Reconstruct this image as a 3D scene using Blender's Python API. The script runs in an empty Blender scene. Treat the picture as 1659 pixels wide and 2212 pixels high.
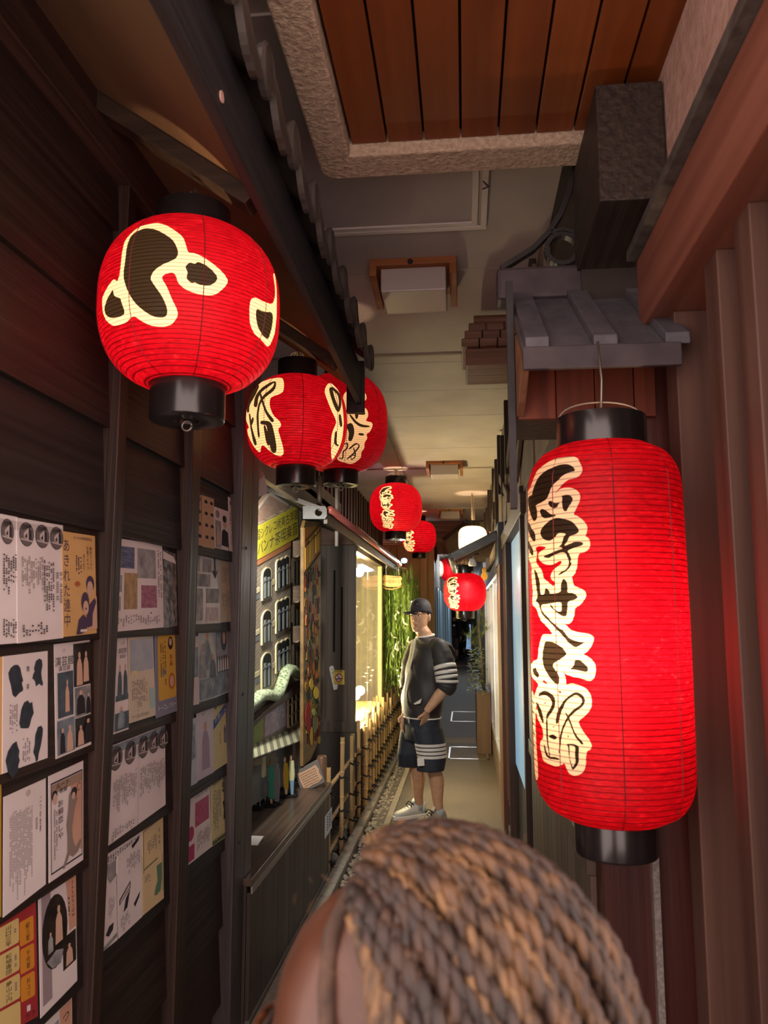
import bpy, bmesh, math, random
from math import sin, cos, pi, atan, atan2, sqrt, radians
from mathutils import Vector, Matrix
from mathutils.geometry import delaunay_2d_cdt
random.seed(7)
S = bpy.context.scene
COL = S.collection
V = Vector

# ------------------------------------------------------------------ camera
FPX, PCX, PCY = 1700.0, 829.5, 1106.0
CAM = V((0, 0, 1.62))
YAW, PITCH = radians(5.84302), radians(7.57257)
FW = V((-sin(YAW) * cos(PITCH), cos(YAW) * cos(PITCH), sin(PITCH)))
RT = V((cos(YAW), sin(YAW), 0))
UP = RT.cross(FW)
cam_data = bpy.data.cameras.new('camera')
cam_data.sensor_fit = 'VERTICAL'
cam_data.sensor_height = 36.0
cam_data.lens = 36.0 * FPX / 2212.0
cam_data.clip_start = 0.02
cam_data.dof.use_dof = True
cam_data.dof.focus_distance = 3.6
cam_data.dof.aperture_fstop = 7.5
cam = bpy.data.objects.new('camera', cam_data)
COL.objects.link(cam)
cam.matrix_world = Matrix(((RT.x, UP.x, -FW.x, CAM.x), (RT.y, UP.y, -FW.y, CAM.y), (RT.z, UP.z, -FW.z, CAM.z), (0, 0, 0, 1)))
S.camera = cam

# ------------------------------------------------------------------ world, exposure
W = bpy.data.worlds.new('street_night')
S.world = W
W.use_nodes = True
W.node_tree.nodes['Background'].inputs[0].default_value = (1.0, 0.77, 0.71, 1)
W.node_tree.nodes['Background'].inputs[1].default_value = 3.9
S.view_settings.view_transform = 'Standard'
S.view_settings.look = 'None'
S.view_settings.gamma = 1.0
S.view_settings.use_curve_mapping = False
S.view_settings.exposure = 0.0


def light(name, kind, loc, energy, color=(1, 1, 1), size=0.05, rot=None, parent=None, sy=None, spot=None):
    d = bpy.data.lights.new(name, kind)
    d.energy = energy
    d.color = color
    if kind == 'AREA':
        d.shape = 'RECTANGLE'
        d.size = size
        d.size_y = sy or size
    else:
        d.shadow_soft_size = size
    if kind == 'SPOT' and spot:
        d.spot_size = spot
        d.spot_blend = 0.6
    o = bpy.data.objects.new(name, d)
    COL.objects.link(o)
    if parent:
        o.parent = parent
        o.location = V(loc) - parent.location
    else:
        o.location = loc
    if rot:
        o.rotation_euler = rot
    return o


# ------------------------------------------------------------------ measuring: a direction seen from the camera, met with a plane of the place
def ray(u, v):
    return FW + (u - PCX) / FPX * RT - (v - PCY) / FPX * UP


def _at(u, v, k, val):
    r = ray(u, v)
    return CAM + r * ((val - CAM[k]) / r[k])


def ax(u, v, X): return _at(u, v, 0, X)
def ay(u, v, Y): return _at(u, v, 1, Y)
def az(u, v, Z): return _at(u, v, 2, Z)


# ------------------------------------------------------------------ mesh building
class MB:
    def __init__(s):
        s.v = []; s.f = []; s.m = []

    def add(s, vs, fs, mi=0):
        n = len(s.v)
        s.v += [V(p) for p in vs]
        s.f += [tuple(i + n for i in f) for f in fs]
        s.m += [mi] * len(fs)
        return s

    def box(s, x0, x1, y0, y1, z0, z1, mi=0):
        return s.hexa([(x0, y0, z0), (x1, y0, z0), (x1, y1, z0), (x0, y1, z0), (x0, y0, z1), (x1, y0, z1), (x1, y1, z1), (x0, y1, z1)], mi)

    def hexa(s, p, mi=0):
        return s.add(p, [(0, 3, 2, 1), (4, 5, 6, 7), (0, 1, 5, 4), (1, 2, 6, 5), (2, 3, 7, 6), (3, 0, 4, 7)], mi)

    def bar(s, a, b, w, h, up=(0, 0, 1), mi=0):
        a = V(a); b = V(b); d = (b - a).normalized()
        sd = d.cross(V(up))
        sd = sd.normalized() if sd.length > 1e-6 else V((1, 0, 0))
        u = sd.cross(d)
        q = [(-1, -1), (1, -1), (1, 1), (-1, 1)]
        A = [a + sd * (i * w / 2) + u * (j * h / 2) for i, j in q]
        B = [b + sd * (i * w / 2) + u * (j * h / 2) for i, j in q]
        return s.add(A + B, [(3, 2, 1, 0), (4, 5, 6, 7), (0, 1, 5, 4), (1, 2, 6, 5), (2, 3, 7, 6), (3, 0, 4, 7)], mi)

    def prism(s, pts, d, mi=0):
        pts = [V(p) for p in pts]; d = V(d); n = len(pts)
        fs = [tuple(range(n)), tuple(range(2 * n - 1, n - 1, -1))]
        fs += [(i, i + n, (i + 1) % n + n, (i + 1) % n) for i in range(n)]
        return s.add(pts + [p + d for p in pts], fs, mi)

    def tube(s, path, rad, n=8, cap=True, mi=0):
        path = [V(p) for p in path]
        if not isinstance(rad, (list, tuple)): rad = [rad] * len(path)
        base = len(s.v); prev = None
        for i, p in enumerate(path):
            t = (path[min(i + 1, len(path) - 1)] - path[max(i - 1, 0)])
            t = t.normalized() if t.length > 1e-9 else V((0, 0, 1))
            if prev is None:
                a = t.cross(V((0, 0, 1)))
                if a.length < 1e-3: a = t.cross(V((1, 0, 0)))
            else:
                a = prev - t * prev.dot(t)
                if a.length < 1e-6: a = t.orthogonal()
            a.normalize(); b = t.cross(a); prev = a
            for k in range(n):
                s.v.append(p + (a * cos(2 * pi * k / n) + b * sin(2 * pi * k / n)) * rad[i])
        for i in range(len(path) - 1):
            for k in range(n):
                o = base + i * n
                s.f.append((o + k, o + (k + 1) % n, o + n + (k + 1) % n, o + n + k)); s.m.append(mi)
        if cap:
            s.f.append(tuple(base + k for k in range(n - 1, -1, -1))); s.m.append(mi)
            o = base + (len(path) - 1) * n
            s.f.append(tuple(o + k for k in range(n))); s.m.append(mi)
        return s

    def lathe(s, c, prof, n=32, mi=0, closed=True):
        c = V(c); base = len(s.v)
        for r, z in prof:
            for k in range(n):
                s.v.append(c + V((r * cos(2 * pi * k / n), r * sin(2 * pi * k / n), z)))
        for i in range(len(prof) - 1):
            for k in range(n):
                o = base + i * n
                s.f.append((o + k, o + (k + 1) % n, o + n + (k + 1) % n, o + n + k)); s.m.append(mi)
        if closed:
            s.f.append(tuple(base + k for k in range(n - 1, -1, -1))); s.m.append(mi)
            o = base + (len(prof) - 1) * n
            s.f.append(tuple(o + k for k in range(n))); s.m.append(mi)
        return s

    def loft(s, rings, n=24, cap=True, mi=0):
        """rings: (centre, half-width vector, half-depth vector[, squareness])"""
        base = len(s.v)
        for rg in rings:
            c, a, b = V(rg[0]), V(rg[1]), V(rg[2])
            e = rg[3] if len(rg) > 3 else 1.0
            for k in range(n):
                x, y = cos(2 * pi * k / n), sin(2 * pi * k / n)
                x = math.copysign(abs(x) ** e, x); y = math.copysign(abs(y) ** e, y)
                s.v.append(c + a * x + b * y)
        for i in range(len(rings) - 1):
            for k in range(n):
                o = base + i * n
                s.f.append((o + k, o + (k + 1) % n, o + n + (k + 1) % n, o + n + k)); s.m.append(mi)
        if cap:
            s.f.append(tuple(base + k for k in range(n - 1, -1, -1))); s.m.append(mi)
            o = base + (len(rings) - 1) * n
            s.f.append(tuple(o + k for k in range(n))); s.m.append(mi)
        return s

    def ball(s, c, r, n=10, m=6, mi=0):
        r = V(r) if not isinstance(r, (int, float)) else V((r, r, r))
        c = V(c); base = len(s.v)
        for i in range(m + 1):
            t = pi * i / m
            for k in range(n):
                s.v.append(c + V((r.x * sin(t) * cos(2 * pi * k / n), r.y * sin(t) * sin(2 * pi * k / n), -r.z * cos(t))))
        for i in range(m):
            for k in range(n):
                o = base + i * n
                s.f.append((o + k, o + (k + 1) % n, o + n + (k + 1) % n, o + n + k)); s.m.append(mi)
        return s

    def grid(s, P, mi=0):
        base = len(s.v); nr, nc = len(P), len(P[0])
        for r in P: s.v += [V(p) for p in r]
        for i in range(nr - 1):
            for k in range(nc - 1):
                o = base + i * nc + k
                s.f.append((o, o + 1, o + nc + 1, o + nc)); s.m.append(mi)
        return s

    def mesh(s, name, mats, off=V((0, 0, 0)), smooth=False, fix=True):
        me = bpy.data.meshes.new(name)
        me.from_pydata([tuple(p - off) for p in s.v], [], s.f)
        if not isinstance(mats, (list, tuple)): mats = [mats]
        for m in mats: me.materials.append(m)
        if len(mats) > 1: me.polygons.foreach_set('material_index', s.m)
        if fix:
            bm = bmesh.new(); bm.from_mesh(me)
            bmesh.ops.recalc_face_normals(bm, faces=bm.faces)
            bm.to_mesh(me); bm.free()
        if smooth: me.polygons.foreach_set('use_smooth', [True] * len(me.polygons))
        me.update()
        return me

    def build(s, name, mats, parent=None, smooth=False, bev=0, off=None, label=None, fix=True):
        o0 = wloc(parent) if parent else (V(off) if off else V((0, 0, 0)))
        o = bpy.data.objects.new(name, s.mesh(name, mats, o0, smooth, fix))
        COL.objects.link(o)
        if parent: o.parent = parent
        else: o.location = o0
        if bev:
            b = o.modifiers.new('bevel', 'BEVEL'); b.width = bev; b.segments = 2; b.limit_method = 'ANGLE'; b.angle_limit = 0.7
        if label: o['label'] = label
        return o


def wloc(o):
    p = V((0, 0, 0))
    while o:
        p += o.location
        o = o.parent
    return p


def tag(o, label=None, cat=None, group=None, kind=None):
    if label: o['label'] = label
    if cat: o['category'] = cat
    if group: o['group'] = group
    if kind: o['kind'] = kind
    return o


def thing(name, loc, label, cat, group=None, kind=None):
    o = bpy.data.objects.new(name, None)
    o.empty_display_size = 0.05
    COL.objects.link(o)
    o.location = loc
    return tag(o, label, cat, group, kind)


def copy_tree(o, parent=None):
    c = o.copy(); COL.objects.link(c); c.parent = parent
    for ch in o.children: copy_tree(ch, c)
    return c


def dup(o, loc, parent=None):
    c = o.copy(); COL.objects.link(c); c.parent = parent; c.location = loc
    return c


# ------------------------------------------------------------------ materials
_M = {}


def nodes(name):
    m = bpy.data.materials.new(name); m.use_nodes = True
    nt = m.node_tree
    return m, nt, nt.nodes['Principled BSDF']


def mat(name, c, rough=0.6, c2=None, scale=(8, 8, 8), bump=0.0, metal=0.0, spec=0.5, emit=0.0, detail=4.0, ec=None, alpha=None, trans=0.0, dist=0.0, lo=0.35, hi=0.65, bscale=None, rnd=0.0):
    if name in _M: return _M[name]
    m, nt, b = nodes(name)
    N, L = nt.nodes, nt.links
    b.inputs['Base Color'].default_value = (*c, 1)
    b.inputs['Roughness'].default_value = rough
    b.inputs['Metallic'].default_value = metal
    b.inputs['Specular IOR Level'].default_value = spec
    if emit:
        b.inputs['Emission Color'].default_value = (*(ec or c), 1)
        b.inputs['Emission Strength'].default_value = emit
    if trans: b.inputs['Transmission Weight'].default_value = trans
    if alpha is not None: b.inputs['Alpha'].default_value = alpha
    if c2 is not None or bump:
        tc = N.new('ShaderNodeTexCoord'); mp = N.new('ShaderNodeMapping'); nz = N.new('ShaderNodeTexNoise')
        mp.inputs['Scale'].default_value = scale
        nz.inputs['Scale'].default_value = 1.0; nz.inputs['Detail'].default_value = detail; nz.inputs['Distortion'].default_value = dist
        L.new(tc.outputs['Object'], mp.inputs[0]); L.new(mp.outputs[0], nz.inputs['Vector'])
        if c2 is not None:
            rp = N.new('ShaderNodeValToRGB')
            rp.color_ramp.elements[0].position = lo; rp.color_ramp.elements[0].color = (*c, 1)
            rp.color_ramp.elements[1].position = hi; rp.color_ramp.elements[1].color = (*c2, 1)
            L.new(nz.outputs[0], rp.inputs[0])
            out = rp.outputs[0]
            if rnd:
                oi = N.new('ShaderNodeObjectInfo'); hs = N.new('ShaderNodeHueSaturation'); mr = N.new('ShaderNodeMapRange')
                mr.inputs[3].default_value = 1 - rnd; mr.inputs[4].default_value = 1 + rnd
                L.new(oi.outputs['Random'], mr.inputs[0]); L.new(mr.outputs[0], hs.inputs['Value']); L.new(out, hs.inputs['Color']); out = hs.outputs[0]
            L.new(out, b.inputs['Base Color'])
        if bump:
            bp = N.new('ShaderNodeBump'); bp.inputs['Strength'].default_value = bump; bp.inputs['Distance'].default_value = 0.01
            if bscale:
                mp2 = N.new('ShaderNodeMapping'); nz2 = N.new('ShaderNodeTexNoise'); nz2.inputs['Scale'].default_value = 1; nz2.inputs['Detail'].default_value = 6
                mp2.inputs['Scale'].default_value = bscale
                L.new(tc.outputs['Object'], mp2.inputs[0]); L.new(mp2.outputs[0], nz2.inputs['Vector']); L.new(nz2.outputs[0], bp.inputs['Height'])
            else:
                L.new(nz.outputs[0], bp.inputs['Height'])
            L.new(bp.outputs[0], b.inputs['Normal'])
    _M[name] = m
    return m


def wood(name, c, c2, along='y', rough=0.55, bump=0.35, k=1.0, rnd=0.12, spec=0.35):
    sc = {'x': (1.3 * k, 48 * k, 48 * k), 'y': (48 * k, 1.3 * k, 48 * k), 'z': (48 * k, 48 * k, 1.3 * k)}[along]
    return mat(name, c, rough, c2, sc, bump, dist=0.12, detail=5, rnd=rnd, spec=spec)


def flat(name, c, rough=0.75, spec=0.2):
    return mat(name, c, rough, spec=spec)


def srgb(h):
    f = lambda x: x / 12.92 if x <= 0.04045 else ((x + 0.055) / 1.055) ** 2.4
    return tuple(f(int(h[i:i + 2], 16) / 255) for i in (0, 2, 4))


# ------------------------------------------------------------------ lettering
_T = {}


def glyphs(txt):
    """mesh of a line of text, origin at its centre, one em high"""
    if txt in _T: return _T[txt]
    cu = bpy.data.curves.new('lettering', 'FONT')
    cu.body = txt; cu.size = 1.0; cu.resolution_u = 3
    cu.align_x = 'CENTER'; cu.align_y = 'CENTER'
    o = bpy.data.objects.new('lettering', cu); COL.objects.link(o)
    dg = bpy.context.evaluated_depsgraph_get()
    me = bpy.data.meshes.new_from_object(o.evaluated_get(dg))
    vs = [v.co.copy() for v in me.vertices]; fs = [tuple(p.vertices) for p in me.polygons]
    bpy.data.objects.remove(o); bpy.data.curves.remove(cu); bpy.data.meshes.remove(me)
    if vs:
        x0, x1 = min(v.x for v in vs), max(v.x for v in vs); y0, y1 = min(v.y for v in vs), max(v.y for v in vs)
        c = V(((x0 + x1) / 2, (y0 + y1) / 2, 0))
        vs = [v - c for v in vs]
    _T[txt] = (vs, fs)
    return _T[txt]


def letter(mb, txt, fn, cx, cy, sx, sy, rot=0, mi=0):
    """put text through fn(u, v) -> point; sx, sy em size in u, v"""
    vs, fs = glyphs(txt)
    c, s_ = cos(rot), sin(rot)
    mb.add([fn(cx + (v.x * c - v.y * s_) * sx, cy - (v.x * s_ + v.y * c) * sy) for v in vs], fs, mi)


def vletters(mb, txt, fn, cx, cy0, cy1, sx, rot=0):
    n = len(txt); st = (cy1 - cy0) / n
    for i, ch in enumerate(txt):
        letter(mb, ch, fn, cx, cy0 + st * (i + 0.5), sx, st * 0.95, rot)


# common materials
DARKW = wood('dark_stained_wood_y', srgb('32221c'), srgb('4a332b'), 'y')
DARKWZ = wood('dark_stained_wood_z', srgb('2e211c'), srgb('46322a'), 'z')
DARKWX = wood('dark_stained_wood_x', srgb('3a2922'), srgb('553c30'), 'x')
BLACKL = mat('black_lacquer', (0.012, 0.010, 0.010), 0.22, spec=0.6)
IRON = mat('black_painted_steel', (0.010, 0.009, 0.009), 0.5, (0.018, 0.016, 0.016), (30, 30, 30), 0.1)
WIRE = mat('dull_wire', (0.25, 0.22, 0.18), 0.4, metal=0.8)
INK = flat('printing_ink_black', (0.03, 0.027, 0.03))
WHITEP = mat('white_paint', (0.75, 0.73, 0.70), 0.6)
# ================================================================== the setting
def struct(o):
    o['kind'] = 'structure'
    return o


GROUND = mat('worn_brown_asphalt', srgb('463d33'), 0.72, srgb('5c5144'), (60, 60, 60), 0.35, detail=8, lo=0.3, hi=0.7)
CONC = mat('rough_concrete', srgb('7c7266'), 0.85, srgb('94897b'), (40, 40, 40), 0.5, detail=8)
floor = struct(MB().box(-0.72, 1.2, -2.5, 40, -0.12, 0).build('floor', GROUND))
MB().box(-1.6, -0.865, -2.5, 34, -0.14, -0.015).build('soil_strip', mat('dark_soil', srgb('2c2620'), 0.95, srgb('463c33'), (25, 25, 25), 0.6), floor)
for y0 in [x * 0.9 + 0.2 for x in range(14)]:
    MB().box(-0.862, -0.79, y0, y0 + 0.893, -0.1, 0.035).build('kerb_stone', CONC, floor, bev=0.006)
    MB().box(-0.66, -0.61, y0 + 0.3, y0 + 1.193, -0.1, 0.012).build('kerb_stone', CONC, floor, bev=0.005)
MB().box(-0.79, -0.66, 0.2, 13, -0.11, -0.025).build('gutter_bed', mat('gutter_dark', srgb('3a332c'), 0.9), floor)
pb = MB()
for i in range(1500):
    y = random.uniform(3.0, 12.5); r = random.uniform(0.011, 0.021)
    pb.ball((random.uniform(-0.78, -0.67), y, -0.018 + random.uniform(0, 0.012)), (r, r * random.uniform(0.8, 1.3), r * 0.7), 6, 4)
tag(pb.build('gutter_pebbles', mat('grey_pebble', srgb('6b6154'), 0.75, srgb('a89a86'), (40, 40, 40)), floor, smooth=True), kind='stuff')
# light joint across the alley and two inspection covers with bright metal rims
MB().box(-0.6, 0.33, 10.55, 11.0, 0.0, 0.004).build('concrete_joint', mat('paler_screed', srgb('75695b'), 0.8, srgb('887b6b'), (50, 50, 50)), floor)
STEEL = mat('worn_steel_rim', (0.55, 0.5, 0.44), 0.3, metal=0.9)
for (x0, x1, y0, y1) in ((-0.22, 0.25, 9.35, 10.2), (-0.25, 0.22, 12.6, 13.9)):
    c = MB()
    for a in ((x0, x1, y0, y0 + 0.03), (x0, x1, y1 - 0.03, y1), (x0, x0 + 0.02, y0, y1), (x1 - 0.02, x1, y0, y1)):
        c.box(a[0], a[1], a[2], a[3], 0, 0.006)
    h = MB().box(x0, x1, y0, y1, -0.01, 0.003).build('inspection_cover', GROUND, floor)
    c.build('cover_rim', STEEL, h)

# ------------------------------------------------------------------ left wall of lapped boards
LAP, Z0 = 0.2765, 2.392


def board_x(k, z):          # face of lapped board k (0 = the one whose lower edge is at Z0)
    return -0.948 + 0.018 * ((Z0 - k * LAP + LAP) - z) / LAP


wl = struct(MB().box(-1.10, -0.965, 0.6, 3.1, 0, 3.3).build('wall_left', DARKW))
for k in range(-2, 9):
    zb = Z0 - k * LAP
    zt = zb + LAP + 0.02
    xb, xt = -0.930, -0.949
    y0, y1 = 0.6, 3.088
    b = MB().hexa([(xb - 0.016, y0, zb), (xb, y0, zb), (xb, y1, zb), (xb - 0.016, y1, zb), (xt - 0.012, y0, zt), (xt, y0, zt), (xt, y1, zt), (xt - 0.012, y1, zt)])
    b.build('lap_board', wood('wall_board_%d' % (k % 4), *[(srgb('241813'), srgb('33241d')), (srgb('211713'), srgb('30221c')), (srgb('1e1917'), srgb('2c2523')), (srgb('231915'), srgb('36261f'))][k % 4], 'y', bump=0.5, k=(0.9, 1.3, 0.75, 1.1)[k % 4]), wl, bev=0.002)
POSTM = wood('batten_wood', srgb('271b16'), srgb('3d2c24'), 'z', rough=0.5)
for (y0, y1, x1) in ((0.72, 0.78, -0.905), (1.952, 2.003, -0.905), (2.518, 2.608, -0.905)):
    MB().box(-0.962, x1, y0, y1, 0, 2.93).build('wall_batten', POSTM, wl, bev=0.003)
MB().box(-1.05, -0.895, 3.09, 3.238, 0, 2.95).build('corner_post', mat('worn_dark_post', srgb('332c2a'), 0.42, srgb('4a4444'), (40, 40, 2.5), 0.25, dist=0.5), wl, bev=0.006)
MB().box(-1.0, -0.895, 3.239, 3.345, 0.582, 2.95).build('door_jamb', _M['worn_dark_post'], wl, bev=0.004)
for z in (0.74, 1.31, 1.9):
    MB().tube([(-0.897, 3.16, z), (-0.891, 3.16, z)], 0.006, 8).build('nail_head', IRON, wl)

# back wall of the display alcove and of the house beyond, all dark
ab = struct(MB().box(-1.75, -1.62, 3.1, 12.2, 0, 3.3).build('wall_alcove', mat('alcove_dark_wall', srgb('3a322e'), 0.8, srgb('4d443e'), (6, 6, 6))))
struct(MB().box(-1.62, -1.05, 3.12, 3.2, 0, 3.3).build('wall_return', DARKWZ))
al = struct(MB().box(-1.63, -0.98, 3.2, 6.2, 2.40, 2.44).build('ceiling_alcove', mat('grey_soffit', srgb('8b8781'), 0.8, srgb('9d9890'), (5, 5, 5))))
MB().box(-1.02, -0.98, 3.2, 6.2, 2.30, 2.52).build('soffit_beam', mat('pale_beam', srgb('6d6257'), 0.7, srgb('857868'), (4, 4, 4)), al, bev=0.004)

# ------------------------------------------------------------------ ceiling panels
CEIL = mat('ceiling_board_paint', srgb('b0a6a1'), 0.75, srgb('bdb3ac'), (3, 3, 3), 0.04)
HC = 3.12
ce = struct(MB().box(-2.0, 0.75, 1.2, 12.6, HC + 0.02, HC + 0.1).build('ceiling', mat('ceiling_void', srgb('2a2624'), 0.9)))
ys = [1.2, 3.28, 4.37, 4.53, 5.12, 5.8, 6.95, 7.9, 8.9, 9.9, 11.0, 12.35]
for a, b_ in zip(ys, ys[1:]):
    for (x0, x1) in ((-1.7, -0.62), (-0.615, 0.6)):
        MB().box(x0, x1, a + 0.003, b_ - 0.003, HC, HC + 0.018).build('ceiling_panel', CEIL, ce)
for y in (4.37, 7.9, 10.9):
    MB().box(-1.5, 0.5, y - 0.012, y + 0.012, HC - 0.012, HC + 0.001).build('ceiling_batten', mat('cream_batten', srgb('a39888'), 0.7), ce, bev=0.002)
# access hatch with double white frame
hp = [az(u, v, HC) for u, v in ((690, 497), (1050, 487), (1056, 300), (640, 300))]
hx0, hx1 = -0.62, hp[1].x
hy1 = hp[1].y; hy0 = 1.75
ht = thing('access_hatch', ((hx0 + hx1) / 2, (hy0 + hy1) / 2, HC - 0.02), 'flat grey ceiling access hatch with double white frame behind the concrete lip', 'hatch')
HW = mat('hatch_frame_white', srgb('ddd5cb'), 0.6)
MB().box(hx0, hx1, hy0, hy1, HC - 0.008, HC).build('door', CEIL, ht)
for d, w in ((0.0, 0.022), (0.034, 0.022)):
    f = MB()
    f.box(hx0 + d, hx1 - d, hy1 - d - w, hy1 - d, HC - 0.016, HC - 0.0085)
    f.box(hx1 - d - w, hx1 - d, hy0, hy1 - d - w, HC - 0.016, HC - 0.0085)
    f.box(hx0 + d, hx0 + d + w, hy0, hy1 - d - w, HC - 0.016, HC - 0.0085)
    f.build('frame', HW, ht, bev=0.001)
MB().tube([(hx1 - 0.02, hy1 - 0.35, HC - 0.02), (hx1 + 0.0, hy1 - 0.33, HC - 0.03), (hx1 - 0.02, hy1 - 0.30, HC - 0.02)], 0.003, 6).build('latch', WIRE, ht)

# ------------------------------------------------------------------ concrete entrance canopy with plank soffit
LIPC = mat('textured_concrete', srgb('a08a75'), 0.9, srgb('bda68e'), (70, 70, 70), 0.9, detail=8)
ca = struct(MB().box(-0.31, 0.62, -0.2, 2.07, 2.985, 3.06).build('ceiling_canopy', mat('canopy_gap_dark', srgb('1c1310'), 0.9)))
lo_, li_ = -0.405, -0.31
m = MB()
R0 = 0.05
pts = [(lo_, -0.2), (lo_, 2.185 - R0)] + [(lo_ + R0 - R0 * cos(t), 2.185 - R0 + R0 * sin(t)) for t in (0.3, 0.7, 1.1, 1.45)] + [(0.62, 2.185), (0.62, 2.07), (li_, 2.07), (li_, -0.2)]
m.prism([(x, y, 2.92) for x, y in pts], (0, 0, 0.19))
m.build('concrete_lip', LIPC, ca, bev=0.006)
PLK = [wood('orange_plank_%d' % i, srgb(a), srgb(b), 'y', rough=0.5, k=0.5, bump=0.12, rnd=0.06) for i, (a, b) in enumerate((('6b3310', '7a3d16'), ('662f0e', '753a14'), ('6e3612', '7f4119')))]
for i in range(9):
    x0 = -0.305 + i * 0.1035
    MB().box(x0 + 0.003, x0 + 0.1005, -0.2, 2.066, 2.955, 2.985).build('soffit_plank', PLK[i % 3], ca, bev=0.002)

# ------------------------------------------------------------------ ceiling lamp boxes (switched off)
def lamp_box(y0, x0, x1, label, k=1.0):
    t = thing('ceiling_lamp_box', ((x0 + x1) / 2, y0 + 0.13, HC - 0.16), label, 'ceiling lamp', 'unlit box lamps along the ceiling')
    OW = wood('lamp_cheek_wood', srgb('8a4f28'), srgb('a5653a'), 'x', k=0.4, bump=0.1)
    MB().box(x0, x1, y0 - 0.03, y0 + 0.30, HC - 0.03, HC).build('base_board', OW, t, bev=0.003)
    for a in (x0, x1 - 0.03):
        MB().hexa([(a, y0 - 0.03, HC - 0.075), (a + 0.03, y0 - 0.03, HC - 0.075), (a + 0.03, y0 + 0.28, HC - 0.1), (a, y0 + 0.28, HC - 0.1), (a, y0 - 0.03, HC - 0.03), (a + 0.03, y0 - 0.03, HC - 0.03), (a + 0.03, y0 + 0.30, HC - 0.03), (a, y0 + 0.30, HC - 0.03)]).build('cheek', OW, t, bev=0.002)
    MB().box(x0 + 0.045, x1 - 0.045, y0 + 0.0, y0 + 0.25, HC - 0.135, HC - 0.03).build('diffuser', mat('milk_acrylic', srgb('b5aaa4'), 0.35, spec=0.4), t, bev=0.006)
    MB().tube([((x0 + x1) / 2 - 0.01, y0 - 0.031, HC - 0.02), ((x0 + x1) / 2 - 0.01, y0 - 0.036, HC - 0.02)], 0.012, 12).build('screw_cap', IRON, t)


a = az(787, 520, HC); b_ = az(985, 515, HC)
lamp_box(3.17, a.x, b_.x, 'nearest unlit wooden-cheeked box lamp on the ceiling between hatch and lantern roof')
a = az(920, 996, HC); b_ = az(1000, 993, HC)
lamp_box(7.55, a.x, b_.x, 'middle unlit box lamp on the ceiling, behind the smaller red lantern on the wire')
a = az(946, 1104, HC); b_ = az(1000, 1102, HC)
lamp_box(11.0, a.x, b_.x, 'farthest small unlit box lamp at the end of the ceiling')

# ------------------------------------------------------------------ right side near the camera: plaster, beam, slats
PLAST = mat('old_pink_plaster', srgb('b08e7d'), 0.9, srgb('c4a494'), (35, 35, 35), 0.55, detail=8)
rw = struct(MB().box(0.5, 0.75, 0.75, 2.15, 2.545, 3.3).build('wall_right_plaster', PLAST))
MB().box(0.43, 0.74, 0.75, 2.0, 2.535, 2.562).build('flashing_strip', mat('weathered_flashing', srgb('3f3a35'), 0.6, srgb('55504a'), (30, 30, 30), 0.3), rw, bev=0.002)
BEAM = wood('reddish_beam_wood', srgb('6d4030'), srgb('855443'), 'y', k=0.4, bump=0.12)
MB().box(0.455, 0.7, 0.75, 2.0, 2.345, 2.534).build('wall_beam', BEAM, rw, bev=0.004)
SLATM = wood('slat_wood', srgb('4e362d'), srgb('60453a'), 'z', k=0.6, bump=0.15)
rs = struct(MB().box(0.585, 0.72, 0.75, 2.06, 0, 2.345).build('wall_right', wood('slat_back_wood', srgb('241b17'), srgb('302620'), 'z', k=0.6)))
for (y0, y1) in ((1.862, 1.957), (1.540, 1.622), (1.36, 1.44), (1.18, 1.26), (1.0, 1.08), (0.82, 0.9)):
    MB().box(0.505, 0.584, y0, y1, 0, 2.344).build('slat', SLATM, rs, bev=0.003)
# timber running above, behind the plaster
TIMB = wood('old_grey_timber', srgb('2a211d'), srgb('3f332a'), 'y', k=1.2, bump=0.5)
tb = struct(MB().box(0.335, 0.495, 1.82, 4.4, 2.61, 2.915).build('trim_timber', TIMB, bev=0.004))
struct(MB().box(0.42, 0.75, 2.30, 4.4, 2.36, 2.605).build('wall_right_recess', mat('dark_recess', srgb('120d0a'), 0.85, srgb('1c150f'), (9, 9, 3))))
# dark return face below the lantern roof
rt = struct(MB().box(0.33, 0.75, 2.07, 2.2, 0, 2.36).build('wall_right_return', wood('dark_red_panel', srgb('3a1712'), srgb('4f2219'), 'z', k=0.5, rough=0.5)))
MB().box(0.44, 0.456, 2.045, 2.07, 0, 1.45).build('edge_strip', mat('speckled_edge_strip', srgb('6c6560'), 0.7, srgb('8d8782'), (120, 120, 120)), rt)

# ------------------------------------------------------------------ right wall further in
RWD = [wood('shop_panel_%d' % i, srgb(a), srgb(b), 'z', k=0.6, bump=0.25) for i, (a, b) in enumerate((('4a3c34', '5d4c42'), ('43362f', '574740'), ('504239', '65554a')))]
r2 = struct(MB().box(0.345, 0.75, 2.2, 33, 0, 3.12).build('wall_right_shops', mat('shop_wall_backing', srgb('2e2520'), 0.8)))
y = 2.2
i = 0
while y < 4.15:
    MB().box(0.315, 0.345, y + 0.002, y + 0.158, 0.08, 0.95).build('panel_board', RWD[i % 3], r2, bev=0.003)
    y += 0.16; i += 1
MB().box(0.305, 0.346, 2.2, 4.12, 0.95, 1.02).build('rail', RWD[1], r2, bev=0.004)
MB().box(0.30, 0.346, 2.2, 12.5, 0.0, 0.08).build('sill', RWD[0], r2, bev=0.004)
MB().box(0.31, 0.346, 2.2, 4.2, 1.02, 2.25).build('shop_panel', RWD[0], r2)
for y0, y1 in ((4.12, 4.20), (5.66, 5.74)):
    MB().box(0.29, 0.346, y0, y1, 0.08, 2.3).build('window_post', DARKWZ, r2, bev=0.004)
MB().box(0.285, 0.346, 4.0, 6.4, 2.14, 2.25).build('window_head', DARKWX, r2, bev=0.004)
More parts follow.
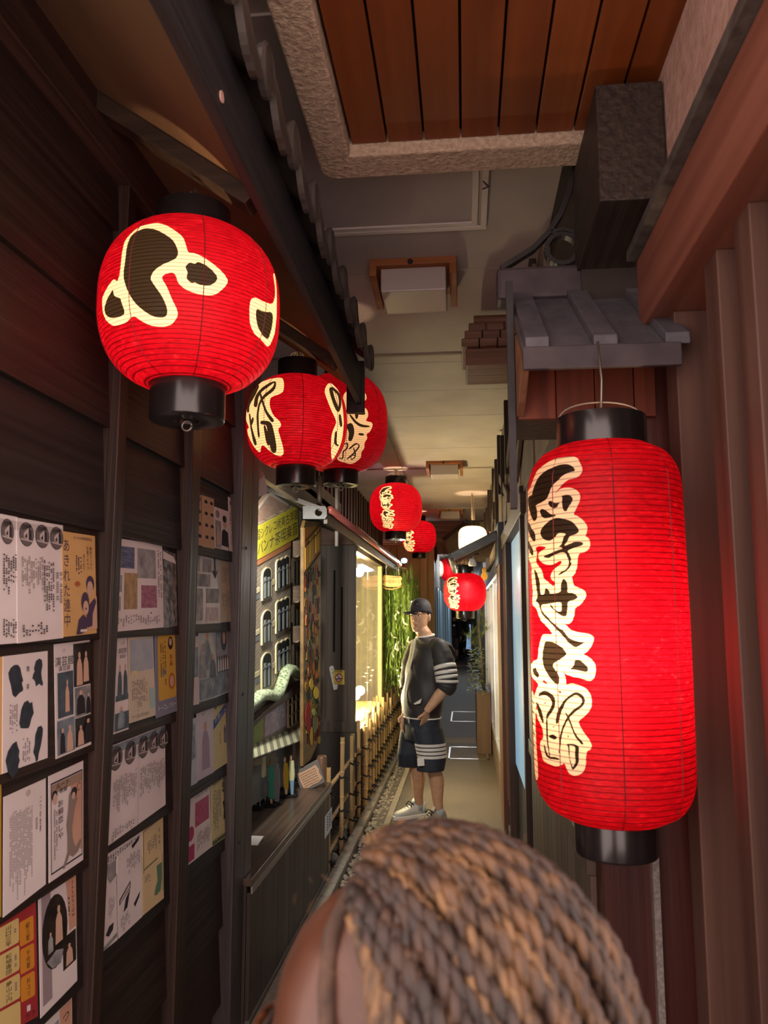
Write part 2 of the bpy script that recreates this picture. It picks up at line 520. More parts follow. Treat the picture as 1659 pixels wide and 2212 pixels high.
w1 = struct(MB().box(0.333, 0.344, 4.2, 5.66, 0.62, 2.14).build('window_1', mat('lit_shop_window', (0.16, 0.24, 0.30), 0.35, emit=0.42, ec=(0.36, 0.66, 0.9))))
MB().box(0.305, 0.333, 4.22, 4.27, 0.62, 2.14).build('window_frame', IRON, w1)
GLOSSD = mat('near_black_gloss_panel', srgb('241c18'), 0.25, srgb('30261f'), (5, 5, 5), spec=0.6)
MB().box(0.295, 0.346, 5.74, 6.22, 0.3, 2.14).build('gloss_panel', GLOSSD, r2, bev=0.003)
for yy in (5.8, 6.0):
    MB().box(0.288, 0.296, yy, yy + 0.02, 0.3, 2.14).build('panel_bead', mat('copper_bead', srgb('7a4a30'), 0.4), r2)
MB().box(0.27, 0.346, 6.22, 6.75, 0.0, 2.1).build('canopy_post', wood('brown_post', srgb('4b3125'), srgb('62402f'), 'z', k=0.6), r2, bev=0.006)
MB().box(0.262, 0.346, 6.2, 6.77, 2.03, 2.36).build('post_shoe', mat('blue_grey_steel', srgb('3c4048'), 0.5, srgb('4a4f58'), (20, 20, 20)), r2, bev=0.006)
# glazed shop front
GL = mat('shop_glass', (0.55, 0.62, 0.62), 0.08, spec=0.7, trans=0.55)
w2 = struct(MB().box(0.325, 0.332, 6.8, 12.4, 0.34, 2.0).build('window_2', GL))
ALU = mat('aluminium_frame', (0.62, 0.63, 0.62), 0.3, metal=0.85)
for yy in (6.78, 7.55, 8.6, 9.9, 11.3, 12.38):
    MB().box(0.30, 0.334, yy, yy + 0.035, 0.34, 2.0).build('mullion', ALU, w2, bev=0.003)
for zz in (0.30, 1.98):
    MB().box(0.298, 0.336, 6.78, 12.42, zz, zz + 0.045).build('window_rail', ALU, w2, bev=0.003)
MB().box(0.334, 0.3445, 6.85, 12.35, 0.36, 1.96).build('shop_display', mat('pale_shop_interior', (0.5, 0.56, 0.5), 0.5, emit=0.22, ec=(0.85, 0.95, 0.85)), w2)
for yy in [6.8 + j * 0.42 for j in range(14)]:
    MB().box(0.30, 0.344, yy, yy + 0.4, 0.08, 0.3).build('plinth_board', RWD[int(yy * 7) % 3], r2, bev=0.003)

# ------------------------------------------------------------------ weathered relief of a timber house front above the right-hand shops
rp = thing('timber_relief_sign', (0.30, 6.5, 2.25), 'weathered carved timber relief with dark laths high on the right wall', 'relief sign')
RB = [mat('weathered_relief_%d' % i, srgb(a), 0.85, srgb(b), (8, 3, 8), 0.4) for i, (a, b) in enumerate((('6d6055', '84766a'), ('5d5046', '74665a'), ('7a6a5c', '8f7f70')))]
LATH = wood('relief_dark_lath', srgb('2c221d'), srgb('3d302a'), 'z', k=0.5)
yy = 2.9; i = 0
while yy < 11.5:
    w = (0.55, 0.75, 0.65, 0.9)[i % 4]
    MB().box(0.315 - 0.006 * (i % 3), 0.344, yy, yy + w, 2.26, (3.08, 3.0, 3.1, 2.95)[i % 4]).build('relief_board', RB[i % 3], rp, bev=0.008)
    yy += w + 0.012; i += 1
for j, yy in enumerate((3.05, 3.35, 3.6, 4.35, 5.15, 5.75, 6.3, 6.9, 7.6, 8.3, 9.1, 10.0, 10.9)):
    MB().box(0.275, 0.303, yy, yy + 0.06, (2.55, 2.5, 2.6, 2.36)[j % 4], (3.05, 2.95, 3.08, 3.0)[j % 4]).build('lath', LATH, rp, bev=0.003)
for (a0, a1, zz0, zz1) in ((3.0, 4.3, 2.98, 2.40), (4.2, 5.4, 2.9, 2.55), (5.2, 6.4, 2.40, 2.75), (7, 8.4, 2.95, 2.5)):
    MB().bar((0.293, a0, zz0), (0.293, a1, zz1), 0.02, 0.07).build('brace', RB[1], rp, bev=0.004)
for j in range(16):
    yy = 3.0 + j * 0.045
    MB().box(0.280, 0.300, yy, yy + 0.016, 2.62 + 0.14 * ((j * 7) % 5) / 5, 2.95).build('drip_strip', LATH, rp)
MB().ball((0.30, 3.0, 2.82), (0.03, 0.08, 0.12), 12, 8).build('straw_knot', mat('pale_straw', srgb('8a7a68'), 0.9, srgb('b5a590'), (90, 90, 12), 0.6), rp, smooth=True)

# small shingled wall hood high on the right, under the ceiling
sh_ = thing('shingled_wall_hood', (0.16, 3.75, 2.82), 'small brown shingled wooden hood high on the right wall below the ceiling', 'hood')
HD = wood('hood_shingle', srgb('6b4c38'), srgb('836150'), 'x', k=0.7, bump=0.4)
MB().box(0.02, 0.344, 3.62, 3.95, 2.80, 2.88).build('hood_base', HD, sh_, bev=0.006)
for j, (a, z0) in enumerate(((0.0, 2.88), (0.015, 2.925), (0.035, 2.97))):
    for i in range(4):
        MB().box(a + 0.0 + i * 0.085, min(a + 0.082 + i * 0.085, 0.344), 3.585 + 0.02 * j, 3.95, z0, z0 + 0.04).build('shingle', HD, sh_, bev=0.006)
MB().tube([(0.06, 3.66, 3.03), (0.344, 3.66, 3.03)], 0.026, 12).build('ridge_roll', HD, sh_, smooth=True)
# ================================================================== tiled eave over the left wall
ev = thing('tiled_eave', (-0.7, 1.9, 2.56), 'dark tiled eave with brown soffit overhanging the poster wall', 'eave')
SOFF = mat('stained_plywood', srgb('5f4630'), 0.7, srgb('7a5c3e'), (3, 1.2, 3), 0.05)
zs = lambda x: 2.625 + (-0.47 - x) * 0.71
EY0, EY1 = 0.45, 3.42
MB().hexa([(-0.47, EY0, zs(-0.47)), (-0.47, EY1, zs(-0.47)), (-0.96, EY1, zs(-0.96)), (-0.96, EY0, zs(-0.96)), (-0.47, EY0, zs(-0.47) + 0.015), (-0.47, EY1, zs(-0.47) + 0.015), (-0.96, EY1, zs(-0.96) + 0.015), (-0.96, EY0, zs(-0.96) + 0.015)]).build('soffit', SOFF, ev)
FASC = wood('eave_fascia_wood', srgb('211f20'), srgb('302e2f'), 'y', rough=0.6)
fa = MB().box(-0.475, -0.45, EY0, EY1, 2.565, 2.735).build('fascia', FASC, ev, bev=0.003)
p = ax(478, 209, -0.449)
MB().tube([(-0.4495, p.y, p.z), (-0.4465, p.y, p.z)], 0.011, 14).build('round_sticker', mat('pink_sticker', srgb('c9a090'), 0.6), fa)
RAFT = wood('rafter_wood', srgb('2c2118'), srgb('3f3024'), 'x', k=0.6, bump=0.25)
for y in (0.52, 1.77, 3.02):
    n = V((0.71, 0, 1)).normalized()
    a = V((-0.955, y, zs(-0.955))); b = V((-0.515, y, zs(-0.515)))
    o = MB()
    for q in (a, b): pass
    hh = 0.052
    o.hexa([a + V((0, -0.035, -hh)), b + V((0, -0.035, -hh)), b + V((0, 0.035, -hh)), a + V((0, 0.035, -hh)), a + V((0, -0.035, 0)), b + V((0.03, -0.035, -0.02)), b + V((0.03, 0.035, -0.02)), a + V((0, 0.035, 0))])
    o.build('rafter', RAFT, ev, bev=0.004)
MB().box(-0.52, -0.44, EY1 - 0.005, EY1 + 0.03, 2.53, 2.77).build('end_board', FASC, ev, bev=0.004)
MB().box(-0.96, -0.90, EY0, 2.98, 2.80, 2.95).build('wall_plate', DARKW, ev, bev=0.004)
# roof tiles: rolled body, hanging scalloped lip and round boss
TILE = mat('smoked_roof_tile', srgb('383330'), 0.45, srgb('4f4843'), (12, 12, 12), 0.25, rnd=0.15)
TW = 0.267


def tile_mesh():
    m = MB()
    prof = [(k / 16.0 * TW, 0.028 * sin(2 * pi * k / 16.0 + 0.4)) for k in range(17)]
    rows = []
    for (dx, dz) in ((0.0, 0.0), (-0.24, 0.17)):
        rows.append([(dx, y, dz + z) for y, z in prof])
        rows.append([(dx - 0.012, y, dz + z + 0.018) for y, z in prof])
    m.grid([rows[0], rows[2]]); m.grid([rows[1], rows[3]]); m.grid([rows[0], rows[1]])
    # lip: scalloped plate hanging from the front edge
    top = [(0.004, y, z + 0.012) for y, z in prof]
    low = [(0.012, y, min(z, 0.012) - 0.012 - 0.082 * sin(pi * min(1, (y / TW) / 0.72)) if y / TW < 0.72 else z - 0.012) for y, z in prof]
    m.grid([top, low])
    m.grid([[(x + 0.016, y, z) for x, y, z in top], [(x + 0.016, y, z) for x, y, z in low]])
    m.grid([low, [(x + 0.016, y, z) for x, y, z in low]]); m.grid([top, [(x + 0.016, y, z) for x, y, z in top]])
    return m.mesh('roof_tile', TILE, smooth=False)


def boss_mesh():
    m = MB()
    n = 20
    def ring(r, x): return [(x, r * 0.85 * cos(2 * pi * k / n), r * sin(2 * pi * k / n)) for k in range(n)]
    rs = [ring(0.056, -0.008), ring(0.060, 0.006), ring(0.052, 0.012), ring(0.044, 0.008), ring(0.02, 0.011)]
    b = len(m.v)
    for r in rs: m.v += [V(p) for p in r]
    for i in range(len(rs) - 1):
        for k in range(n):
            m.f.append((i * n + k, i * n + (k + 1) % n, (i + 1) * n + (k + 1) % n, (i + 1) * n + k)); m.m.append(0)
    m.f.append(tuple(range((len(rs) - 1) * n, len(rs) * n))); m.m.append(0)
    m.f.append(tuple(range(n - 1, -1, -1))); m.m.append(0)
    return m.mesh('tile_boss', TILE, smooth=False)


tm, bmn = tile_mesh(), boss_mesh()
y = EY0 + 0.02
while y < 3.35:
    o = bpy.data.objects.new('roof_tile', tm); COL.objects.link(o); o.parent = ev
    o.location = V((-0.425, y, 2.775)) - ev.location
    q = bpy.data.objects.new('tile_boss', bmn); COL.objects.link(q); q.parent = o
    q.location = V((0.02, 0.222, -0.012))
    y += TW

# ================================================================== paper lanterns
def paper_mats(tagname, pitch, rr=0.38):
    out = []
    for nm, cd, ct in (('red', (0.55, 0.008, 0.016), (rr, 0.0022, 0.012)), ('bare', (0.80, 0.70, 0.52), (1.0, 0.88, 0.58)), ('ink', (0.015, 0.012, 0.010), (0.030, 0.023, 0.014))):
        m = bpy.data.materials.new('lantern_paper_%s_%s' % (nm, tagname)); m.use_nodes = True
        nt = m.node_tree; N, L = nt.nodes, nt.links
        N.remove(N['Principled BSDF'])
        tc = N.new('ShaderNodeTexCoord'); sx = N.new('ShaderNodeSeparateXYZ'); L.new(tc.outputs['Object'], sx.inputs[0])
        dv = N.new('ShaderNodeMath'); dv.operation = 'DIVIDE'; dv.inputs[1].default_value = pitch; L.new(sx.outputs['Z'], dv.inputs[0])
        fr = N.new('ShaderNodeMath'); fr.operation = 'FRACT'; L.new(dv.outputs[0], fr.inputs[0])
        pp = N.new('ShaderNodeMath'); pp.operation = 'PINGPONG'; pp.inputs[1].default_value = 0.5; L.new(fr.outputs[0], pp.inputs[0])
        rib = N.new('ShaderNodeMapRange'); rib.inputs[1].default_value = 0.04; rib.inputs[2].default_value = 0.13; rib.inputs[3].default_value = 0.14; rib.inputs[4].default_value = 1.0
        L.new(pp.outputs[0], rib.inputs[0])
        mp = N.new('ShaderNodeMapping'); mp.inputs['Scale'].default_value = (38, 38, 130); L.new(tc.outputs['Object'], mp.inputs[0])
        nz = N.new('ShaderNodeTexNoise'); nz.inputs['Scale'].default_value = 1; nz.inputs['Detail'].default_value = 5; nz.inputs['Distortion'].default_value = 1.2; L.new(mp.outputs[0], nz.inputs['Vector'])
        rp = N.new('ShaderNodeValToRGB')
        e = rp.color_ramp.elements
        if nm == 'red':
            e[0].position = 0.30; e[0].color = (ct[0] * 0.5, ct[1] * 0.4, ct[2] * 0.4, 1)
            e[1].position = 0.58; e[1].color = (*ct, 1)
            x = e.new(0.70); x.color = (rr * 1.3, 0.010, 0.022, 1)
            x = e.new(0.82); x.color = (rr * 1.8, 0.11, 0.09, 1)
        else:
            e[0].position = 0.25; e[0].color = (ct[0] * 0.88, ct[1] * 0.86, ct[2] * 0.82, 1)
            e[1].position = 0.7; e[1].color = (*ct, 1)
        L.new(nz.outputs[0], rp.inputs[0])
        mx = N.new('ShaderNodeMix'); mx.data_type = 'RGBA'; mx.blend_type = 'MULTIPLY'; mx.inputs[0].default_value = 1
        L.new(rp.outputs[0], mx.inputs[6]); L.new(rib.outputs[0], mx.inputs[7])
        tr = N.new('ShaderNodeBsdfTranslucent'); L.new(mx.outputs[2], tr.inputs[0])
        df = N.new('ShaderNodeBsdfPrincipled'); df.inputs['Base Color'].default_value = (*cd, 1); df.inputs['Roughness'].default_value = 0.42 if nm != 'bare' else 0.7
        df.inputs['Specular IOR Level'].default_value = 0.3
        bp = N.new('ShaderNodeBump'); bp.inputs['Strength'].default_value = 0.5; bp.inputs['Distance'].default_value = 0.004
        ad = N.new('ShaderNodeMath'); ad.operation = 'ADD'; L.new(rib.outputs[0], ad.inputs[0])
        sc = N.new('ShaderNodeMath'); sc.operation = 'MULTIPLY'; sc.inputs[1].default_value = -0.7; L.new(pp.outputs[0], sc.inputs[0])
        L.new(nz.outputs[0], ad.inputs[1]); L.new(ad.outputs[0], bp.inputs['Height']); L.new(bp.outputs[0], df.inputs['Normal'])
        ms = N.new('ShaderNodeMixShader'); ms.inputs[0].default_value = 0.62
        L.new(df.outputs[0], ms.inputs[1]); L.new(tr.outputs[0], ms.inputs[2]); L.new(ms.outputs[0], N['Material Output'].inputs[0])
        out.append(m)
    return out


def stroke(pts):
    """outline polygon of a brush stroke; pts (x, y, width)"""
    L_, R_ = [], []
    for i, (x, y, w) in enumerate(pts):
        a = pts[max(i - 1, 0)]; b = pts[min(i + 1, len(pts) - 1)]
        d = V((b[0] - a[0], b[1] - a[1]))
        d = d.normalized() if d.length > 0 else V((1, 0))
        nx, ny = -d.y * w / 2, d.x * w / 2
        ex = d * (w * 0.3 if i == len(pts) - 1 else (-w * 0.3 if i == 0 else 0))
        L_.append((x + nx + ex.x, y + ny + ex.y)); R_.append((x - nx + ex.x, y - ny + ex.y))
    return L_ + R_[::-1]


def rounded(p, n=2):
    for _ in range(n):
        q = []
        for (a, b) in zip(p, p[1:] + p[:1]):
            q += [(a[0] * 0.78 + b[0] * 0.22, a[1] * 0.78 + b[1] * 0.22), (a[0] * 0.22 + b[0] * 0.78, a[1] * 0.22 + b[1] * 0.78)]
        p = q
    return p


def crp(x0, y0, s, polys):
    return [rounded([(x0 + a / s, y0 + b / s) for a, b in p]) for p in polys]


def wind(poly, x, y):
    w = 0; n = len(poly)
    for i in range(n):
        x0, y0 = poly[i]; x1, y1 = poly[(i + 1) % n]
        if y0 <= y:
            if y1 > y and (x1 - x0) * (y - y0) - (x - x0) * (y1 - y0) > 0: w += 1
        elif y1 <= y and (x1 - x0) * (y - y0) - (x - x0) * (y1 - y0) < 0: w -= 1
    return w != 0


def prof_r(prof, z):
    if z <= prof[0][1]: return prof[0][0]
    for (r0, z0), (r1, z1) in zip(prof, prof[1:]):
        if z <= z1: return r0 + (r1 - r0) * (z - z0) / (z1 - z0)
    return prof[-1][0]


def to_surface(u, v, axis, prof):
    """where the line of sight meets the lantern: (angle, z); grazing points fall on the rim"""
    d = ray(u, v).normalized(); o = CAM - axis
    a = d.x * d.x + d.y * d.y
    tc_ = -(o.x * d.x + o.y * d.y) / a
    best = None; t = tc_ - 0.45; prev = None
    for i in range(400):
        p = o + d * t
        q = sqrt(p.x * p.x + p.y * p.y) - prof_r(prof, p.z)
        if best is None or q < best[0]: best = (q, p.copy())
        if q <= 0: best = (0, p); break
        t += 0.0018
        if t > tc_ + 0.05: break
    p = best[1]
    return atan2(p.y, p.x), min(max(p.z, prof[0][1] + 1e-4), prof[-1][1] - 1e-4)


def smooth_prof(kind, R, H, rc):
    """profile of the paper body from bottom to top (r, z)"""
    out = []
    n = 40
    for i in range(n + 1):
        s = i / n
        if kind == 'round':
            t = (s - 0.5) * 2
            r = rc + (R - rc) * (1 - abs(t) ** 2.7) ** 0.62
        else:
            e = min(s, 1 - s) * H
            k = min(1.0, e / (R * 0.62))
            r = rc + (R - rc) * (1 - (1 - k) ** 2.3) ** 0.60
            r *= 1.0 + 0.02 * sin(pi * s)
        out.append((r, s * H))
    return out


def lantern(name, axis, kind, R, H, rc, label, white, black, red, power, pitch, caps=(0.07, 0.075), seg=(72, 44), bulb=0.38, ring=True, wire=None, bail=False, group=None, mats=None, capr=None, cat='lantern', glow=(1.0, 0.70, 0.42), fray=True):
    """axis: point on the axis at the bottom of the paper body"""
    axis = V(axis)
    base = axis - V((0, 0, caps[1]))
    t = thing(name, base, label, cat, group or 'red paper lanterns of the alley')
    prof = smooth_prof(kind, R, H, rc)
    view = atan2(CAM.y - axis.y, CAM.x - axis.x)
    def dom(px): # pixel polygon -> (arc, z)
        res = []
        for u, v in px:
            th, z = to_surface(u, v, axis, prof)
            dth = (th - view + pi) % (2 * pi) - pi
            res.append((dth * R, z))
        return res
    Wp = [dom(p) for p in white]; Kp = [dom(p) for p in black]; Rp = [dom(p) for p in red]
    nt_, nz_ = seg
    vs = []; ed = []
    x0, x1 = -pi * R, pi * R
    for j in range(nz_ + 1):
        for i in range(nt_ + 1):
            vs.append(V((x0 + (x1 - x0) * i / nt_, H * j / nz_)))
    for j in range(nz_):
        ed.append((j * (nt_ + 1), (j + 1) * (nt_ + 1))); ed.append((j * (nt_ + 1) + nt_, (j + 1) * (nt_ + 1) + nt_))
    for poly in Wp + Kp + Rp:
        b0 = len(vs); dens = []
        for k in range(len(poly)):
            a = V(poly[k]); c = V(poly[(k + 1) % len(poly)])
            m_ = max(1, int((c - a).length / (R * 0.08)))
            dens += [a + (c - a) * (q / m_) for q in range(m_)]
        vs += dens
        ed += [(b0 + k, b0 + (k + 1) % len(dens)) for k in range(len(dens))]
    if Wp or Kp:
        res = delaunay_2d_cdt(vs, ed, [], 0, 1e-6)
        vv, ff = res[0], res[2]
    else:
        vv = vs; ff = [(j * (nt_ + 1) + i, j * (nt_ + 1) + i + 1, (j + 1) * (nt_ + 1) + i + 1, (j + 1) * (nt_ + 1) + i) for j in range(nz_) for i in range(nt_)]
    bb = lambda ps: [(min(q[0] for q in p), max(q[0] for q in p), min(q[1] for q in p), max(q[1] for q in p), p) for p in ps]
    Wb, Kb, Rb_ = bb(Wp), bb(Kp), bb(Rp)
    hit = lambda ps, x, y: any(a <= x <= b and c <= y <= d and wind(p, x, y) for a, b, c, d, p in ps)
    body = MB()
    for q in vv:
        th = view + q[0] / R; r = prof_r(prof, q[1])
        body.v.append(axis + V((r * cos(th), r * sin(th), q[1])))
    for f in ff:
        x = sum(vv[i][0] for i in f) / len(f); y_ = sum(vv[i][1] for i in f) / len(f)
        mi = 0
        if hit(Kb, x, y_): mi = 2
        elif hit(Wb, x, y_) and not hit(Rb_, x, y_): mi = 1
        body.f.append(tuple(f)); body.m.append(mi)
    bo = body.build('paper_shade', mats or paper_mats(name + str(round(pitch * 1e4)), pitch, 0.50 if kind == 'long' else 0.36), t, smooth=True, fix=False)
    # seams running from top to bottom
    sm = MB()
    for k in range(8):
        th = view + 0.12 + k * pi / 4
        sm.tube([axis + V((prof_r(prof, H * j / 20) * cos(th) * 1.002, prof_r(prof, H * j / 20) * sin(th) * 1.002, H * j / 20)) for j in range(21)], 0.0011, 4)
    sm.build('seam_thread', mat('dark_red_thread', (0.16, 0.005, 0.01), 0.7), bo)
    cr = capr or (rc, rc)
    cp = MB().lathe(axis, [(cr[0] * 0.985, H - 0.012), (cr[0], H - 0.01), (cr[0], H + caps[0]), (cr[0] * 0.93, H + caps[0]), (cr[0] * 0.93, H - 0.005), (cr[0] * 0.9, H - 0.012)], 40, closed=False).build('top_cap', BLACKL, t, smooth=False)
    b2 = MB().lathe(axis, [(cr[1] * 0.9, 0.012), (cr[1], 0.01), (cr[1], -caps[1] + 0.004), (cr[1] * 0.97, -caps[1]), (cr[1] * 0.3, -caps[1]), (cr[1] * 0.28, -caps[1] + 0.01)], 40, closed=True).build('bottom_cap', BLACKL, t)
    for o in (cp, b2):
        md = o.modifiers.new('bevel', 'BEVEL'); md.width = 0.0015; md.segments = 2
        for pl in o.data.polygons: pl.use_smooth = True
        es = o.modifiers.new('split', 'EDGE_SPLIT'); es.split_angle = 0.6
    if ring:
        rr = R * 0.055
        MB().tube([axis + V((rr * cos(a), 0, -caps[1] - rr * 0.9 + rr * sin(a))) for a in [2 * pi * k / 14 for k in range(15)]], R * 0.012, 6).build('pull_ring', WIRE, b2, smooth=True)
    top = H + caps[0]
    if bail:
        w_ = cr[0] * 0.96
        MB().tube([axis + V((w_ * cos(a), 0, top - 0.02 + 0.62 * w_ * sin(a) ** 0.6 if sin(a) > 0 else top - 0.02)) for a in [pi * k / 16 for k in range(17)]], R * 0.012, 6).build('wire_bail', WIRE, t, smooth=True)
    if wire is not None:
        z1 = wire - axis.z
        MB().tube([axis + V((0, 0, top - 0.03)), axis + V((0.006, 0, (top + z1) / 2)), axis + V((0, 0, z1))], R * 0.02, 6).build('hanging_wire', WIRE, t, smooth=True)
        fr = MB()
        if not fray: fr = None
        rnd = random.Random(int(H * 1e5))
        for k in range(7 if fray else 0):
            a = rnd.uniform(0, 6.28); q = rnd.uniform(0.15, 0.5) * cr[0]
            fr.tube([axis + V((0, 0, z1 - 0.01)), axis + V((q * 0.6 * cos(a), q * 0.6 * sin(a), z1 - 0.02)), axis + V((q * cos(a), q * sin(a), top + rnd.uniform(-0.01, 0.02)))], R * 0.009, 5)
        if fray: fr.build('frayed_cord', mat('frayed_cord', srgb('a3916f'), 0.8), t, smooth=True)
    MB().ball(axis + V((0, 0, H * bulb)), (R * 0.09, R * 0.09, R * 0.13), 10, 8).build('bulb', mat('warm_bulb', (1, 0.9, 0.7), 0.4, emit=6.0, ec=(1, 0.72, 0.4)), t, smooth=True)
    light('lantern_light', 'POINT', axis + V((0, 0, H * bulb + R * 0.2)), power * 2.6, glow, R * 0.10, parent=t)
    return t


# ---------- brush characters traced for the tall lantern (four characters, top to bottom)
A_, B_, C_ = (1120, 960, 7.9), (1120, 1220, 7.9), (1120, 1440, 7.9)
wA1 = [(480, 320), (600, 250), (800, 215), (950, 205), (1020, 240), (1045, 310), (1085, 380), (1095, 450), (1060, 520), (980, 575), (860, 600), (790, 650), (720, 720), (660, 790), (628, 860), (690, 770), (780, 740), (880, 735), (960, 760), (1030, 810), (1060, 880), (1050, 960), (1010, 1050), (970, 1130), (940, 1200), (1010, 1220), (1090, 1280), (1160, 1360), (1180, 1430), (1165, 1510), (1140, 1570), (1190, 1590), (1220, 1640), (1225, 1750), (1190, 1800), (1130, 1840), (1030, 1860), (1015, 1960), (1005, 2080), (980, 2180)]
wB1 = [(950, 170), (915, 210), (930, 270), (945, 360), (1060, 400), (1140, 450), (1165, 520), (1120, 610), (1050, 690), (965, 740), (965, 800), (950, 880), (920, 960), (870, 1010), (800, 1015), (740, 985), (820, 1030), (890, 1110), (1000, 1150), (1200, 1175), (1280, 1220), (1290, 1260), (1270, 1340), (1230, 1420), (1170, 1490), (1100, 1525), (1180, 1560), (1260, 1620), (1315, 1700), (1325, 1800), (1300, 1920), (1260, 1970), (1200, 1985), (1130, 1960), (1040, 1925), (940, 1915), (880, 1890), (810, 1870), (770, 1800), (745, 1760), (800, 1890), (815, 1980), (815, 2050), (900, 2020), (1000, 2040), (1120, 2090), (1180, 2130)]
wC1 = [(1230, 472), (1250, 540), (1255, 660), (1220, 750), (1130, 850), (1020, 930), (1060, 1030), (1130, 1140), (1210, 1240), (1260, 1350), (1230, 1420), (1170, 1440), (1155, 1540), (1160, 1650), (1120, 1790), (1040, 1850), (950, 1865), (870, 1830), (820, 1740), (795, 1640), (720, 1690), (640, 1705), (540, 1670), (420, 1610), (400, 1480), (365, 1360), (385, 1260), (425, 1230), (425, 1100), (390, 1000), (340, 920), (310, 800), (290, 740), (330, 720), (310, 620), (268, 520), (295, 440), (330, 330)]
wB2 = [(350, 2040), (240, 1930), (205, 1830), (200, 1720), (260, 1640), (330, 1620), (345, 1440), (385, 1250), (420, 1180), (580, 1190), (570, 1150), (480, 1040), (390, 960), (340, 850), (320, 760), (250, 700), (235, 620), (250, 480), (230, 300), (225, 130)]
wA2 = [(230, 2110), (205, 2010), (160, 1940), (140, 1800), (125, 1600), (130, 1400), (130, 1290), (150, 1220), (125, 1100), (120, 940), (140, 830), (200, 750), (240, 640), (280, 540), (320, 450), (400, 380)]
raw = lambda c, p: [(c[0] + a / c[2], c[1] + b / c[2]) for a, b in p]
white_long = [rounded(raw(A_, wA1) + raw(B_, wB1) + raw(C_, wC1) + raw(B_, wB2) + raw(A_, wA2))]
red_long = crp(*A_, [[(290, 1770), (350, 1730), (500, 1755), (350, 1840), (335, 1920), (370, 1990), (440, 2040), (540, 2060), (640, 2030), (710, 1985), (745, 1995), (730, 2040), (620, 2120), (560, 2200), (550, 2294), (625, 2350), (610, 2430), (560, 2390), (490, 2330), (430, 2290), (410, 2160), (350, 2080), (300, 2000), (320, 1900), (320, 1840)]]) + \
    crp(*C_, [[(405, 260), (445, 220), (470, 260), (520, 315), (455, 285)], [(670, 405), (745, 425), (710, 465)], [(430, 625), (480, 595), (460, 640)], [(580, 1030), (610, 1010), (625, 1045)], [(835, 1195), (855, 1160), (862, 1215)]])
